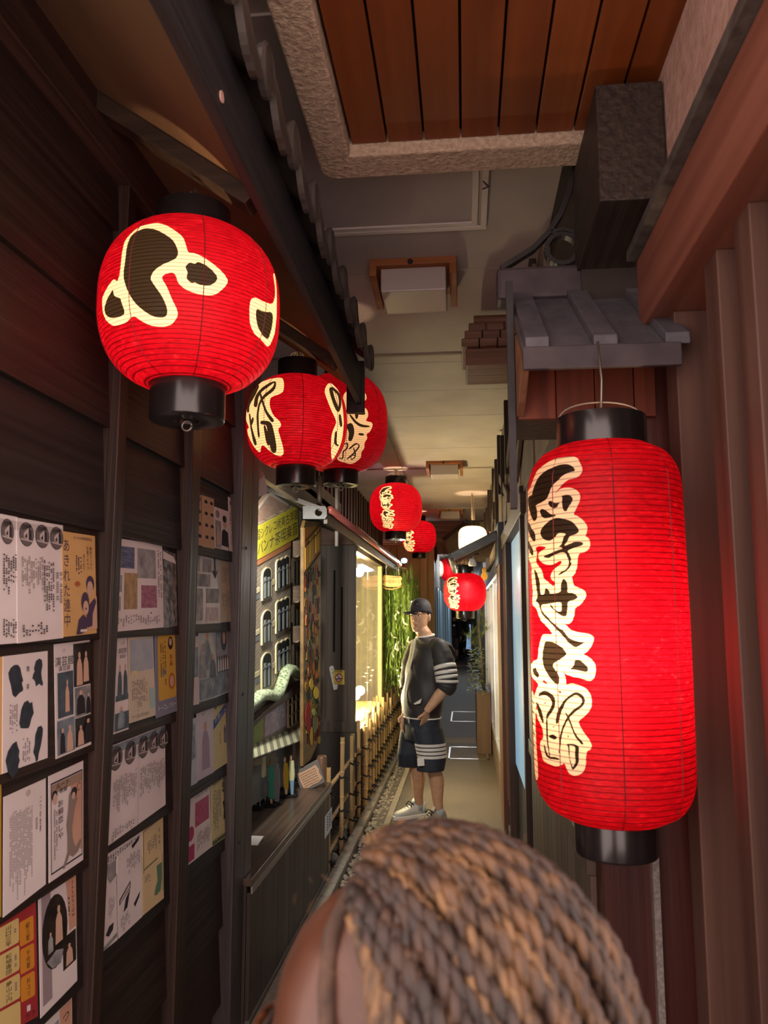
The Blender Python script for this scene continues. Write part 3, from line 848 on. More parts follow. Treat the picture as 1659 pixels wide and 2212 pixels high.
black_long = crp(*A_, [
    [(570, 400), (700, 345), (840, 335), (920, 370), (970, 430), (960, 460), (860, 480), (760, 530), (690, 600), (590, 690), (550, 770), (520, 860), (490, 930), (400, 990), (290, 1040), (320, 1110), (325, 1260), (280, 1315), (240, 1290), (190, 1140), (165, 1010), (165, 900), (205, 870), (230, 870), (260, 740), (300, 640), (360, 540), (460, 450)],
    [(515, 970), (560, 960), (620, 1005), (715, 995), (680, 1030), (665, 1075), (600, 1095), (550, 1070), (515, 1030)],
    [(725, 880), (830, 855), (890, 870), (935, 930), (900, 1010), (850, 1070), (830, 1140), (780, 1140), (755, 1080), (740, 980), (755, 900)],
    [(370, 1120), (410, 1095), (480, 1130), (550, 1195), (640, 1200), (640, 1225), (540, 1250), (450, 1265), (395, 1230), (370, 1160)],
    [(510, 1320), (580, 1270), (680, 1250), (800, 1275), (910, 1310), (990, 1390), (1045, 1480), (990, 1530), (930, 1550), (880, 1560), (840, 1650), (770, 1740), (900, 1690), (960, 1660), (1100, 1665), (1105, 1720), (1000, 1750), (830, 1810), (870, 1870), (905, 1960), (885, 2010), (915, 2020), (870, 2120), (780, 2190), (700, 2230), (670, 2240), (720, 2180), (790, 2150), (850, 2090), (870, 2000), (840, 1930), (800, 1840), (700, 1850), (590, 1900), (520, 1945), (410, 1920), (520, 1870), (680, 1800), (760, 1780), (740, 1755), (680, 1750), (735, 1715), (770, 1580), (820, 1520), (680, 1510), (640, 1570), (580, 1630), (510, 1650), (430, 1620), (375, 1550), (385, 1450), (440, 1380)],
    [(155, 1325), (190, 1340), (220, 1430), (280, 1500), (295, 1580), (290, 1665), (240, 1640), (190, 1550), (160, 1420)],
    [(150, 1630), (180, 1650), (225, 1750), (260, 1820), (250, 1910), (200, 1860), (165, 1760)]]) + \
    crp(*B_, [
        [(265, 60), (310, 120), (350, 220), (370, 310), (375, 510), (440, 510), (455, 430), (470, 385), (540, 460), (540, 500), (730, 470), (720, 350), (765, 225), (825, 280), (845, 380), (835, 480), (930, 475), (1020, 540), (990, 590), (840, 625), (840, 750), (830, 860), (790, 885), (730, 870), (640, 800), (560, 730), (525, 670), (560, 680), (610, 750), (680, 800), (740, 795), (745, 640), (640, 640), (500, 670), (380, 680), (410, 800), (500, 890), (600, 1000), (700, 1080), (790, 1140), (830, 1220), (920, 1280), (1060, 1320), (1150, 1315), (1080, 1360), (1000, 1410), (940, 1400), (840, 1310), (740, 1190), (640, 1090), (540, 980), (430, 880), (380, 790), (355, 670), (290, 620), (330, 560), (310, 400), (290, 240), (275, 130)],
        [(455, 1300), (600, 1320), (690, 1370), (760, 1420), (835, 1515), (770, 1580), (620, 1670), (580, 1720), (640, 1800), (700, 1900), (705, 1990), (680, 2050), (610, 2010), (520, 1900), (450, 1780), (410, 1640), (415, 1480), (440, 1390)],
        [(245, 1780), (310, 1740), (300, 1790), (360, 1860), (345, 1940), (270, 1880), (240, 1810)],
        [(965, 1620), (1050, 1620), (1120, 1680), (1180, 1740), (1195, 1800), (1160, 1835), (1060, 1810), (960, 1790), (870, 1785), (945, 1730)]]) + \
    crp(*C_, [
        [(350, 460), (440, 400), (540, 440), (620, 520), (640, 620), (610, 720), (560, 800), (510, 860), (490, 910), (470, 830), (510, 770), (560, 690), (580, 620), (540, 540), (480, 490), (390, 490), (340, 520)],
        [(300, 580), (350, 650), (400, 760), (430, 900), (430, 980), (380, 900), (330, 750)],
        stroke([(485, 890, 22), (490, 1050, 24), (492, 1200, 26), (515, 1400, 20), (540, 1540, 18)]),
        [(510, 1180), (590, 1150), (640, 1180), (665, 1220), (620, 1250), (550, 1220)],
        stroke([(440, 1330, 18), (475, 1500, 38), (540, 1560, 36), (620, 1560, 45), (690, 1580, 30)]),
        stroke([(660, 960, 50), (690, 800, 66), (745, 680, 62), (790, 590, 40), (880, 510, 42), (980, 450, 55), (1080, 500, 62), (1120, 580, 52), (1090, 660, 46), (960, 750, 50), (860, 850, 40), (780, 1000, 32), (730, 1150, 30), (715, 1300, 26), (700, 1470, 24)]),
        stroke([(805, 780, 18), (870, 900, 34), (930, 1080, 24), (1000, 1210, 36), (1095, 1315, 48)]),
        stroke([(850, 1335, 36), (870, 1400, 22), (870, 1540, 14), (895, 1650, 12), (925, 1740, 30)]),
        stroke([(830, 1330, 22), (930, 1325, 24), (1010, 1370, 70), (995, 1500, 66), (1010, 1640, 54), (930, 1750, 36)])])
strip_long = crp(*C_, [[(190, 350), (232, 400), (255, 470), (316, 620), (290, 800), (290, 1000), (300, 1200), (310, 1400), (330, 1700), (340, 1900), (305, 1955), (262, 1750), (222, 1300), (204, 800), (196, 500)]])
strip_ink = crp(*C_, [stroke([(225, 560, 16), (262, 640, 14)]), stroke([(225, 740, 18), (270, 790, 16)]), stroke([(232, 940, 20), (275, 990, 14)]), stroke([(240, 1100, 16), (285, 1170, 18)]), stroke([(245, 1300, 16), (290, 1360, 16)]), stroke([(255, 1560, 18), (310, 1600, 14)])])

LX, LY = 1305, 1.75
pt, pb_ = ay(1306, 967, LY), ay(1322, 1768, LY)
ax_mid = (pt.x + pb_.x) / 2
r_long = (ay(1478, 1480, LY).x - ay(1137, 1480, LY).x) / 2 * 0.985
lantern('long_paper_lantern', (ax_mid, LY, pb_.z), 'long', r_long, pt.z - pb_.z, r_long * 0.60,
        'tall cylindrical red lantern with four black brush characters under the little slatted roof', white_long + strip_long, black_long + strip_ink, red_long,
        3.4, 0.0118, caps=(0.066, 0.07), seg=(72, 90), bulb=0.40, ring=False, wire=2.235, fray=False, bail=True, capr=(r_long * 0.60, r_long * 0.52))

# ---------- first round lantern
K1 = (180, 380, 3.6065)
w_1 = [[(490, 380), (570, 365), (650, 385), (720, 430), (780, 480), (800, 540), (815, 600), (870, 600), (960, 650), (1040, 710), (1100, 770), (1130, 820), (1100, 870), (1020, 935), (900, 925), (800, 890), (740, 840), (720, 770), (690, 750), (625, 770), (610, 800), (650, 860), (690, 960), (735, 1050), (735, 1100), (690, 1160), (620, 1180), (530, 1170), (450, 1130), (390, 1085), (340, 1140), (290, 1160), (230, 1170), (180, 1130), (152, 1070), (145, 960), (165, 910), (200, 850), (240, 800), (270, 830), (290, 740), (300, 620), (320, 510), (380, 440), (430, 400)],
       [(1300, 960), (1340, 945), (1400, 980), (1480, 1005), (1498, 900), (1476, 760), (1492, 760), (1508, 900), (1505, 1100), (1490, 1240), (1440, 1345), (1390, 1280), (1330, 1230), (1300, 1170), (1290, 1060)]]
k_1 = [[(380, 450), (480, 405), (560, 415), (640, 455), (710, 510), (745, 600), (720, 650), (620, 690), (550, 740), (520, 800), (560, 860), (610, 930), (640, 990), (660, 1060), (640, 1105), (560, 1105), (480, 1060), (400, 990), (340, 890), (310, 780), (330, 650), (340, 540)],
       [(790, 710), (830, 670), (870, 690), (890, 665), (980, 710), (1050, 790), (1030, 830), (980, 860), (900, 850), (870, 830), (840, 835), (800, 800), (815, 750)],
       [(162, 1030), (185, 960), (235, 875), (240, 940), (290, 950), (300, 990), (330, 1070), (290, 1100), (210, 1110), (172, 1080)],
       [(1340, 1025), (1400, 1060), (1480, 1060), (1470, 1180), (1440, 1280), (1400, 1250), (1350, 1170)]]
Y1 = 1.77


def round_lantern(Y, cx, top, bot, half, rcpx, label, W_, K_, power, pitch, wirez, **kw):
    a = ay(cx[0], top, Y); b = ay(cx[1], bot, Y)
    R = half * (b - CAM).dot(FW) / FPX
    rc = rcpx * (b - CAM).dot(FW) / FPX
    return lantern('round_paper_lantern', ((a.x + b.x) / 2, Y, b.z), 'round', R, a.z - b.z, rc, label, W_, K_, kw.pop('red', []), power, pitch, wire=wirez, **kw)


round_lantern(Y1, (419, 405), 507, 836, 193, 80, 'big round red lantern with one bold character, nearest on the left under the rafter', crp(*K1, w_1), crp(*K1, k_1), 2.2, 0.0088, 2.668, bulb=0.30, caps=(0.062, 0.085))
K2 = (500, 790, 4.608)
w_2 = [[(460, 118), (520, 125), (525, 250), (480, 285), (400, 310), (380, 345), (385, 420), (420, 500), (480, 550), (500, 600), (460, 630), (490, 720), (520, 830), (520, 880), (490, 905), (440, 890), (380, 850), (330, 800), (300, 790), (290, 870), (250, 840), (200, 770), (165, 690), (155, 630), (180, 620), (142, 540), (137, 450), (150, 330), (180, 250), (230, 190), (280, 150), (310, 160), (380, 130)],
       [(960, 170), (1010, 180), (1070, 250), (1105, 400), (1120, 550), (1105, 720), (1070, 830), (1000, 955), (990, 880), (990, 750), (1000, 660), (1050, 560), (1000, 460), (950, 340), (920, 250)]]
k_2 = [stroke([(165, 460, 25), (165, 390, 30), (210, 300, 45), (265, 200, 30)]), stroke([(240, 400, 40), (250, 310, 35), (300, 240, 30), (380, 185, 30), (440, 155, 25), (425, 230, 35), (330, 300, 30), (280, 370, 20), (260, 480, 20), (265, 620, 20), (275, 710, 20)]),
       stroke([(285, 270, 20), (320, 390, 20), (350, 470, 25), (410, 550, 40)]), stroke([(180, 480, 18), (200, 640, 18), (240, 780, 38)]), [(190, 560), (215, 500), (225, 540), (205, 600)],
       stroke([(300, 565, 40), (375, 570, 55), (395, 680, 70), (425, 850, 60)]), stroke([(330, 600, 25), (370, 780, 40)]),
       stroke([(985, 225, 34), (1010, 330, 36), (1060, 450, 34)]), stroke([(1062, 450, 30), (1085, 380, 26), (1070, 280, 26), (1000, 220, 30)]), stroke([(1078, 490, 26), (1090, 600, 30)]), stroke([(1040, 660, 24), (1030, 780, 28), (1060, 795, 20)])]
round_lantern(3.05, (641, 641), 819, 1010, 109, 43, 'second round red lantern, its character turned to both sides, under the eave end', crp(*K2, w_2), crp(*K2, k_2), 1.5, 0.0092, 2.705, bulb=0.34, caps=(0.072, 0.078), seg=(64, 36))
w_3 = [[(1220, 165), (1290, 180), (1310, 210), (1290, 240), (1340, 280), (1345, 340), (1300, 360), (1290, 400), (1350, 430), (1365, 500), (1330, 550), (1415, 570), (1380, 660), (1340, 680), (1355, 720), (1320, 770), (1325, 820), (1290, 860), (1290, 920), (1200, 985), (1120, 965), (1050, 940), (1060, 880), (1080, 760), (1100, 620), (1100, 450), (1110, 290), (1160, 240)]]
k_3 = [stroke([(1170, 245, 40), (1230, 240, 50), (1280, 262, 40)]), stroke([(1220, 285, 18), (1250, 330, 18), (1230, 380, 16)]), stroke([(1150, 325, 15), (1300, 310, 15)]), stroke([(1140, 455, 36), (1320, 475, 38)]), stroke([(1250, 405, 40), (1245, 520, 32)]), stroke([(1180, 490, 18), (1230, 560, 24), (1290, 600, 28), (1370, 605, 16)]),
       stroke([(1175, 600, 80), (1200, 660, 56), (1180, 740, 40)]), stroke([(1270, 680, 22), (1310, 685, 24)]), stroke([(1110, 785, 14), (1160, 768, 18), (1150, 830, 16), (1110, 850, 14), (1110, 930, 14), (1075, 920, 14)]), stroke([(1170, 830, 16), (1240, 770, 18), (1280, 795, 16), (1220, 870, 14), (1150, 930, 14)]), stroke([(1215, 820, 14), (1240, 900, 14), (1190, 945, 14), (1190, 890, 12), (1230, 890, 12)])]
round_lantern(3.72, (738, 736), 815, 1018, 101, 38, 'third round red lantern half hidden behind the second, four small characters', crp(*K2, w_3), crp(*K2, k_3), 1.2, 0.0088, HC, bulb=0.4, caps=(0.05, 0.07), seg=(60, 34))

# characters of the tall lantern fitted into another frame
xs_ = [p[0] for p in white_long[0]]; ys_ = [p[1] for p in white_long[0]]
def fit(polys, x0, y0, x1, y1):
    X0, X1, Y0, Y1_ = min(xs_), max(xs_), min(ys_), max(ys_)
    return [[(x0 + (x1 - x0) * (a - X0) / (X1 - X0), y0 + (y1 - y0) * (b - Y0) / (Y1_ - Y0)) for a, b in p] for p in polys]


def far_lantern(Y, cx, top, bot, half, rcpx, label, box, power, pitch, wirez, **kw):
    return round_lantern(Y, (cx, cx), top, bot, half, rcpx, label, fit(white_long, *box), fit(black_long, *box), power, pitch, wirez, red=[], seg=(40, 24), **kw)


far_lantern(7.9, 855, 1046, 1149, 57, 23, 'round red lantern on a wire bail hung from the ceiling above the display window', (820, 1050, 853, 1143), 3.6, 0.019, HC, bulb=0.42, caps=(0.075, 0.08), bail=True)
far_lantern(11.2, 905, 1126, 1194, 37, 15, 'smaller red lantern just behind the wire-hung one, toward the alley end', (869, 1136, 897, 1192), 3.2, 0.03, HC, bulb=0.42, caps=(0.08, 0.08))
far_lantern(12.25, 921, 1174, 1222, 24, 11, 'small red lantern low behind two others, above the willow', (914, 1178, 938, 1220), 1.6, 0.03, HC, bulb=0.42, caps=(0.05, 0.06))
far_lantern(6.85, 1004, 1239, 1320, 46, 20, 'round red lantern hanging low under the small steel canopy on the right', (966, 1246, 994, 1316), 2.4, 0.013, 2.15, bulb=0.25, caps=(0.072, 0.065), bail=True)
round_lantern(15.0, (945, 945), 1210, 1247, 14, 6, 'tiny far red lantern with white lettering beside the plank wall', [[(938, 1212), (953, 1212), (953, 1246), (938, 1246)]], [stroke([(940, 1218, 2), (950, 1222, 2)]), stroke([(945, 1226, 2), (946, 1238, 2)])], 1.4, 0.03, 2.72, seg=(24, 14), caps=(0.04, 0.04), ring=False)
round_lantern(15.6, (968, 968), 1205, 1256, 15, 6, 'tiny far plain red lantern standing in for a small red-and-white figure', [], [], 1.4, 0.03, 2.72, seg=(24, 14), caps=(0.04, 0.04), ring=False)  # lantern put in place of a small red-and-white figure
# white lantern above the canopy
a = ay(1021, 1143, 9.6); b = ay(1021, 1196, 9.6)
CRM = paper_mats('cream', 0.02)
lantern('white_paper_lantern', ((a.x + b.x) / 2, 9.6, b.z), 'long', 30 * 9.6 / FPX, a.z - b.z + 0.03, 16 * 9.6 / FPX, 'glowing cream white lantern above the steel canopy on the right', [], fit([black_long[0], black_long[4]], 992, 1150, 998, 1195), [], 6.0, 0.02, caps=(0.07, 0.05), seg=(32, 20), bulb=0.4, ring=False, wire=HC, mats=[CRM[1], CRM[1], CRM[2]], group='white lantern')

# ================================================================== little slatted roof above the tall lantern
lr = thing('lantern_roof', (0.32, 2.0, 2.12), 'small lean-to roof with grey battens and plank board above the tall lantern', 'roof')
RG = mat('grey_roof_board', srgb('4d4c52'), 0.7, srgb('625f64'), (20, 3, 20), 0.25)
RGD = mat('dark_roof_cap', srgb('332c30'), 0.65, srgb('463d40'), (10, 10, 10), 0.2)
yr, ye = 2.24, 1.80
zr = ay(1250, 640, yr).z; ze = ay(1250, 748, ye).z
xl, xr = ay(1100, 640, yr).x, 0.60
sl = (zr - ze) / (yr - ye)
zl = lambda y: ze + (y - ye) * sl


def slope_slab(x0, x1, ya, yb, t0, t1, nm, m_, **k):
    return MB().hexa([(x0, ya, zl(ya) + t0), (x1, ya, zl(ya) + t0), (x1, yb, zl(yb) + t0), (x0, yb, zl(yb) + t0), (x0, ya, zl(ya) + t1), (x1, ya, zl(ya) + t1), (x1, yb, zl(yb) + t1), (x0, yb, zl(yb) + t1)]).build(nm, m_, lr, **k)


slope_slab(xl, 0.50, ye, yr, -0.02, 0.0, 'roof_board', RG, bev=0.002)
for u in (1105, 1222, 1345):
    x0 = ay(u, 640, yr).x
    slope_slab(x0, x0 + 0.055, ye - 0.005, yr, 0.0, 0.028, 'batten', RG, bev=0.003)
MB().box(xl, 0.50, ye - 0.012, ye + 0.004, ze - 0.055, ze).build('eave_board', RGD, lr, bev=0.003)
slope_slab(xl + 0.015, 0.497, ye + 0.006, yr, -0.045, -0.021, 'soffit_board', wood('orange_soffit', srgb('8a5230'), srgb('a76a41'), 'x', k=0.4))
zc = ay(1250, 578, yr).z
MB().box(ay(1072, 600, yr).x, 0.50, yr - 0.03, yr + 0.05, zr - 0.01, zc).build('ridge_cap', RGD, lr, bev=0.012)
BW = wood('red_brown_board', srgb('5a2a1a'), srgb('7a3c24'), 'z', k=0.5, bump=0.2)  # red-brown boards behind the tall lantern
x = xl + 0.005
while x < 0.49:
    MB().box(x, min(x + 0.098, 0.5), 2.048, 2.066, 2.135, zl(2.05) - 0.046).build('back_board', BW, lr, bev=0.002)
    x += 0.1
MB().prism([(xl, ye + 0.03, zl(ye + 0.03) - 0.046), (xl, 2.046, zl(2.046) - 0.046), (xl, 2.046, 2.14), (xl, 1.97, 2.16)], (0.02, 0, 0)).build('side_bracket', wood('bracket_wood', srgb('7a5740'), srgb('946c50'), 'y', k=0.5), lr, bev=0.003)
MB().box(xl - 0.02, xl - 0.002, 2.05, 2.08, 1.9, 2.52).build('corner_rod', IRON, lr)
MB().box(xl, 0.33, 2.068, 2.3, 2.135, zl(2.068) - 0.05).build('roof_core', wood('core_dark', srgb('3a1f18'), srgb('4d2a20'), 'z'), lr)
# iron scroll bracket standing on the ridge
ib = thing('iron_scroll_bracket', (0.3, yr + 0.02, zc), 'black iron scroll bracket with a round eye standing on the lantern roof ridge', 'bracket')
IY = yr + 0.01
P2 = lambda u, v: ay(u, v, IY)
arc = [(1082, 582), (1110, 565), (1150, 540), (1185, 505), (1210, 465), (1228, 420), (1238, 375), (1244, 345)]
def ribbon(pts, w, nm):
    m = MB()
    for (a, b) in zip(pts, pts[1:]):
        m.bar(P2(*a), P2(*b), w, 0.03, up=(0, 1, 0))
    for q in pts[1:-1]:
        c = P2(*q); m.tube([c + V((0, -0.0145, 0)), c + V((0, 0.0145, 0))], w * 0.5, 12)
    return m.build(nm, IRON, ib)
ribbon(arc, 0.015, 'scroll_arm')
ribbon([(1250, 320), (1256, 420), (1262, 500), (1268, 574)], 0.016, 'upright')
c = P2(1214, 540)
rg = MB()
for k in range(24):
    a0, a1 = 2 * pi * k / 24, 2 * pi * (k + 1) / 24
    rg.bar(c + V((0.046 * cos(a0), 0, 0.046 * sin(a0))), c + V((0.046 * cos(a1), 0, 0.046 * sin(a1))), 0.014, 0.03, up=(0, 1, 0))
rg.build('ring', IRON, ib)
ribbon([(1190, 505), (1215, 500), (1250, 508)], 0.012, 'scroll_arm')
# ================================================================== display counter in the alcove
CT = 0.58
dc = thing('display_counter', (-1.2, 4.15, 0), 'low dark plank-fronted display counter with painted cut-out scene on top', 'counter')
CW = [wood('counter_plank_%d' % i, srgb(a), srgb(b), 'z', rough=0.45, k=0.7, bump=0.25) for i, (a, b) in enumerate((('3a332e', '4d443e'), ('35302c', '48413b'), ('403833', '534a43')))]
MB().box(-1.6, -0.885, 3.245, 5.1, 0, CT - 0.03).build('body', CW[1], dc)
y = 3.245; i = 0
while y < 5.09:
    MB().box(-0.884, -0.868, y + 0.0025, min(y + 0.1165, 5.1), 0.05, CT - 0.055).build('front_plank', CW[i % 3], dc, bev=0.002)
    y += 0.119; i += 1
MB().box(-1.6, -0.862, 3.24, 5.11, CT - 0.03, CT).build('counter_top', wood('counter_top_wood', srgb('3f322b'), srgb('54453b'), 'y', rough=0.32, k=0.6, bump=0.1, spec=0.5), dc, bev=0.003)
MB().box(-0.866, -0.858, 3.24, 5.11, CT - 0.056, CT - 0.03).build('edge_strip', mat('worn_pale_edge', srgb('8b837a'), 0.4), dc)
MB().box(-0.884, -0.862, 3.245, 5.1, 0, 0.05).build('base_board', mat('grey_base', srgb('5c564f'), 0.7), dc, bev=0.003)
# notice on the counter front
nq = [ax(u, v, -0.8665) for u, v in ((702, 1760), (712, 1750), (712, 1795), (702, 1812))]
n = thing('paper_notice', nq[3], 'small white notice stuck to the far end of the counter front', 'notice')
MB().box(-0.8675, -0.8665, nq[0].y, nq[1].y + 0.09, nq[3].z, nq[1].z).build('sheet', flat('notice_paper', srgb('d8d4d6')), n)
nb = MB()
fn = lambda u, v: V((-0.866, nq[0].y + (nq[1].y + 0.09 - nq[0].y) * u, nq[1].z + (nq[3].z - nq[1].z) * v))
for cx in (0.35, 0.6, 0.8):
    for k in range(6): nb.add([fn(cx - 0.05, 0.12 + k * 0.12), fn(cx + 0.05, 0.12 + k * 0.12), fn(cx + 0.05, 0.2 + k * 0.12), fn(cx - 0.05, 0.2 + k * 0.12)], [(0, 1, 2, 3)])
nb.build('text_print', INK, n)
q = az(549, 1820, CT)
cd = thing('white_card', q, 'small white card lying on the near end of the counter', 'card')
MB().hexa([q + V(p) for p in ((-0.03, -0.05, 0.001), (0.03, -0.05, 0.001), (0.03, 0.06, 0.012), (-0.03, 0.06, 0.012), (-0.03, -0.05, 0.003), (0.03, -0.05, 0.003), (0.03, 0.06, 0.014), (-0.03, 0.06, 0.014))]).build('card_sheet', WHITEP, cd)

# ------------------------------------------------------------------ painted cut-out of an old brick building
FX = -1.12
bd = thing('building_cutout', (FX, 4.7, CT), 'painted cut-out of a grey brick building with arched windows and yellow sign', 'cut-out')
def fc(dx=0.0):
    def f(u, v):
        p = ax(u, v, FX); return p + V((dx, 0, 0))
    return f
def cut(name, pts, d0, d1, m_, parent, bev=0):
    f = fc(d0)
    return MB().prism([f(*p) for p in pts], (d1 - d0, 0, 0)).build(name, m_, parent, bev=bev)
BRK = bpy.data.materials.new('painted_brick'); BRK.use_nodes = True
_n, _l = BRK.node_tree.nodes, BRK.node_tree.links
_b = _n['Principled BSDF']; _b.inputs['Roughness'].default_value = 0.7
_t = _n.new('ShaderNodeTexCoord'); _m = _n.new('ShaderNodeMapping'); _k = _n.new('ShaderNodeTexBrick')
_m.inputs['Rotation'].default_value = (0, 0, 0)
_cx = _n.new('ShaderNodeSeparateXYZ'); _cb = _n.new('ShaderNodeCombineXYZ'); _ms = _n.new('ShaderNodeMath'); _ms.operation = 'MULTIPLY_ADD'; _ms.inputs[1].default_value = -0.34
_l.new(_t.outputs['Object'], _cx.inputs[0]); _l.new(_cx.outputs['Y'], _cb.inputs[0])
_l.new(_cx.outputs['Y'], _ms.inputs[0]); _l.new(_cx.outputs['Z'], _ms.inputs[2]); _l.new(_ms.outputs[0], _cb.inputs[1])
_l.new(_cb.outputs[0], _k.inputs['Vector'])
_k.inputs['Scale'].default_value = 12; _k.inputs['Color1'].default_value = (*srgb('8d7f6c'), 1); _k.inputs['Color2'].default_value = (*srgb('a5967f'), 1); _k.inputs['Mortar'].default_value = (*srgb('6a5e50'), 1)
_k.inputs['Mortar Size'].default_value = 0.03; _k.inputs['Brick Width'].default_value = 1.2; _k.inputs['Row Height'].default_value = 0.28
_l.new(_k.outputs[0], _b.inputs['Base Color'])
CREAM = flat('cream_paint', srgb('c9bd97')); GREYP = flat('grey_paint', srgb('6d7177')); BLKP = flat('black_paint', srgb('1b1a18'))
cut('facade', [(500, 1163), (640, 1088), (652, 1106), (652, 1568), (500, 1640)], -0.02, 0.0, BRK, bd, 0.002)
cut('gable', [(500, 1165), (553, 1110), (586, 1066), (592, 1064), (630, 1090), (640, 1094), (640, 1110), (553, 1150), (500, 1175)], -0.045, -0.022, mat('gable_brick_paint', srgb('9c7d6d'), 0.7, srgb('ab8d7c'), (3, 9, 40)), bd, 0.002)
cut('gable_edge', [(553, 1112), (586, 1067), (592, 1064), (630, 1089), (628, 1093), (591, 1070), (587, 1072), (556, 1114)], -0.021, -0.015, flat('pale_edge_paint', srgb('b7ab9c')), bd)
sg = cut('sign_board', [(500, 1166), (641, 1092), (643, 1160), (500, 1240)], 0.0, 0.006, flat('yellow_sign_paint', srgb('c2b638')), bd, 0.001)
cut('orange_band', [(500, 1240), (627, 1170), (627, 1181), (500, 1252)], 0.0, 0.004, flat('orange_paint', srgb('b0724a')), bd)
lt = MB()
f = fc(0.0068)
c1, c2, c3, c4 = (553, 1142), (640, 1095), (642, 1155), (553, 1204)
def sgf(u, v):
    a = (c1[0] + (c2[0] - c1[0]) * u, c1[1] + (c2[1] - c1[1]) * u); b = (c4[0] + (c3[0] - c4[0]) * u, c4[1] + (c3[1] - c4[1]) * u)
    return f(a[0] + (b[0] - a[0]) * v, a[1] + (b[1] - a[1]) * v)
for k, ch in enumerate('国シクレコ術美古洋道'): letter(lt, ch, sgf, 0.03 + 0.103 * k, 0.24, 0.105, 0.40)
for k, ch in enumerate('バンナ茶喫楽音'): letter(lt, ch, sgf, 0.08 + 0.141 * k, 0.72, 0.145, 0.50)
lt.build('sign_lettering', flat('dark_sign_ink', srgb('4a4636')), sg)
# string courses
for (v0) in (1262, 1352, 1442):
    cut('string_course', [(500, v0 + 40), (560, v0 + 6), (560, v0 + 16), (500, v0 + 52)], 0.0, 0.003, CREAM, bd)
    cut('string_course', [(584, v0 - 6), (600, v0 - 16), (600, v0 - 4), (584, v0 + 4)], 0.0, 0.003, CREAM, bd)
    cut('grey_course', [(500, v0 + 56), (560, v0 + 20), (560, v0 + 30), (500, v0 + 68)], 0.0, 0.002, GREYP, bd)
def arch(cx, cy, hw, hh, n=8, sk=-0.45):
    pts = [(cx - hw, cy + hh), (cx - hw, cy - hh + hw)] + [(cx - hw * cos(pi * k / n), cy - hh + hw - hw * 1.5 * sin(pi * k / n)) for k in range(1, n)] + [(cx + hw, cy - hh + hw), (cx + hw, cy + hh)]
    return [(x, y + (x - cx) * sk) for x, y in pts]
GLP = flat('painted_window_glass', srgb('8b9190'))
for (cx, cy, hw, hh) in [(574, 1262, 8, 30), (574, 1356, 8.5, 32), (574, 1450, 9, 34)] + [(600 + 9 * k, 1242 - 4 * k, 3.6, 30) for k in range(3)] + [(600 + 9 * k, 1333 - 4 * k, 3.8, 32) for k in range(3)] + [(600 + 9.2 * k, 1421 - 4.5 * k, 4, 30) for k in range(3)]:
    o = cut('arched_window', arch(cx, cy, hw + 2.2, hh + 1.5), 0.0, 0.008, CREAM, bd)
    cut('opening', arch(cx, cy, hw, hh), 0.008, 0.009, BLKP, o)
    for s_ in ((-0.55, 0.42) if hw > 6 else (0.0,)):
        w_ = 0.26 * hw if hw > 6 else 0.45 * hw
        x = cx + s_ * hw
        cut('pane', [(x - w_, cy + hh - 2 - (x - w_ - cx) * -0.45 * -1), (x + w_, cy + hh - 2 + (x + w_ - cx) * -0.45), (x + w_, cy - hh * 0.55), (x - w_, cy - hh * 0.5)], 0.009, 0.0105, GLP, o)
    cut('transom', [(cx - hw, cy - hh * 0.35 + hw * 0.45), (cx + hw, cy - hh * 0.35 - hw * 0.45), (cx + hw, cy - hh * 0.35 - hw * 0.45 + 3), (cx - hw, cy - hh * 0.35 + hw * 0.45 + 3)], 0.0105, 0.012, GREYP, o)
# corner turret: three rolled bays
TUR = mat('turret_brick_paint', srgb('857262'), 0.7, srgb('9a8674'), (3, 3, 60))
for (v0, v1) in ((1166, 1200), (1264, 1298), (1350, 1384)):
    t_ = MB()
    rings = []
    for v in (v0, v0 + 4, v1 - 4, v1):
        a = fc(0)(632, v + 3); b = fc(0)(652, v - 3)
        rings.append([a + (b - a) * (k / 8) + V((0.035 * sin(pi * k / 8) + 0.002, 0, 0)) for k in range(9)])
    t_.grid(rings); t_.build('turret_bay', TUR, bd, smooth=True)
    c = cut('turret_hood', [(633, v1 + 4), (638, v1 - 2), (645, v1 - 3), (650, v1 + 6), (647, v1 + 5), (642, v1 + 1), (637, v1 + 3)], 0.0, 0.03, flat('hood_paint', srgb('a89c8a')), bd)
    for x in (635, 642):
        cut('turret_window', [(x, v1 + 12), (x + 3, v1 + 11), (x + 3, v1 + 60), (x, v1 + 62)], 0.0, 0.004, BLKP, bd)
    cut('turret_shadow_gap', [(627, v0 - 4), (631, v0 - 6), (631, v1 + 4), (627, v1 + 6)], 0.0, 0.003, BLKP, bd)
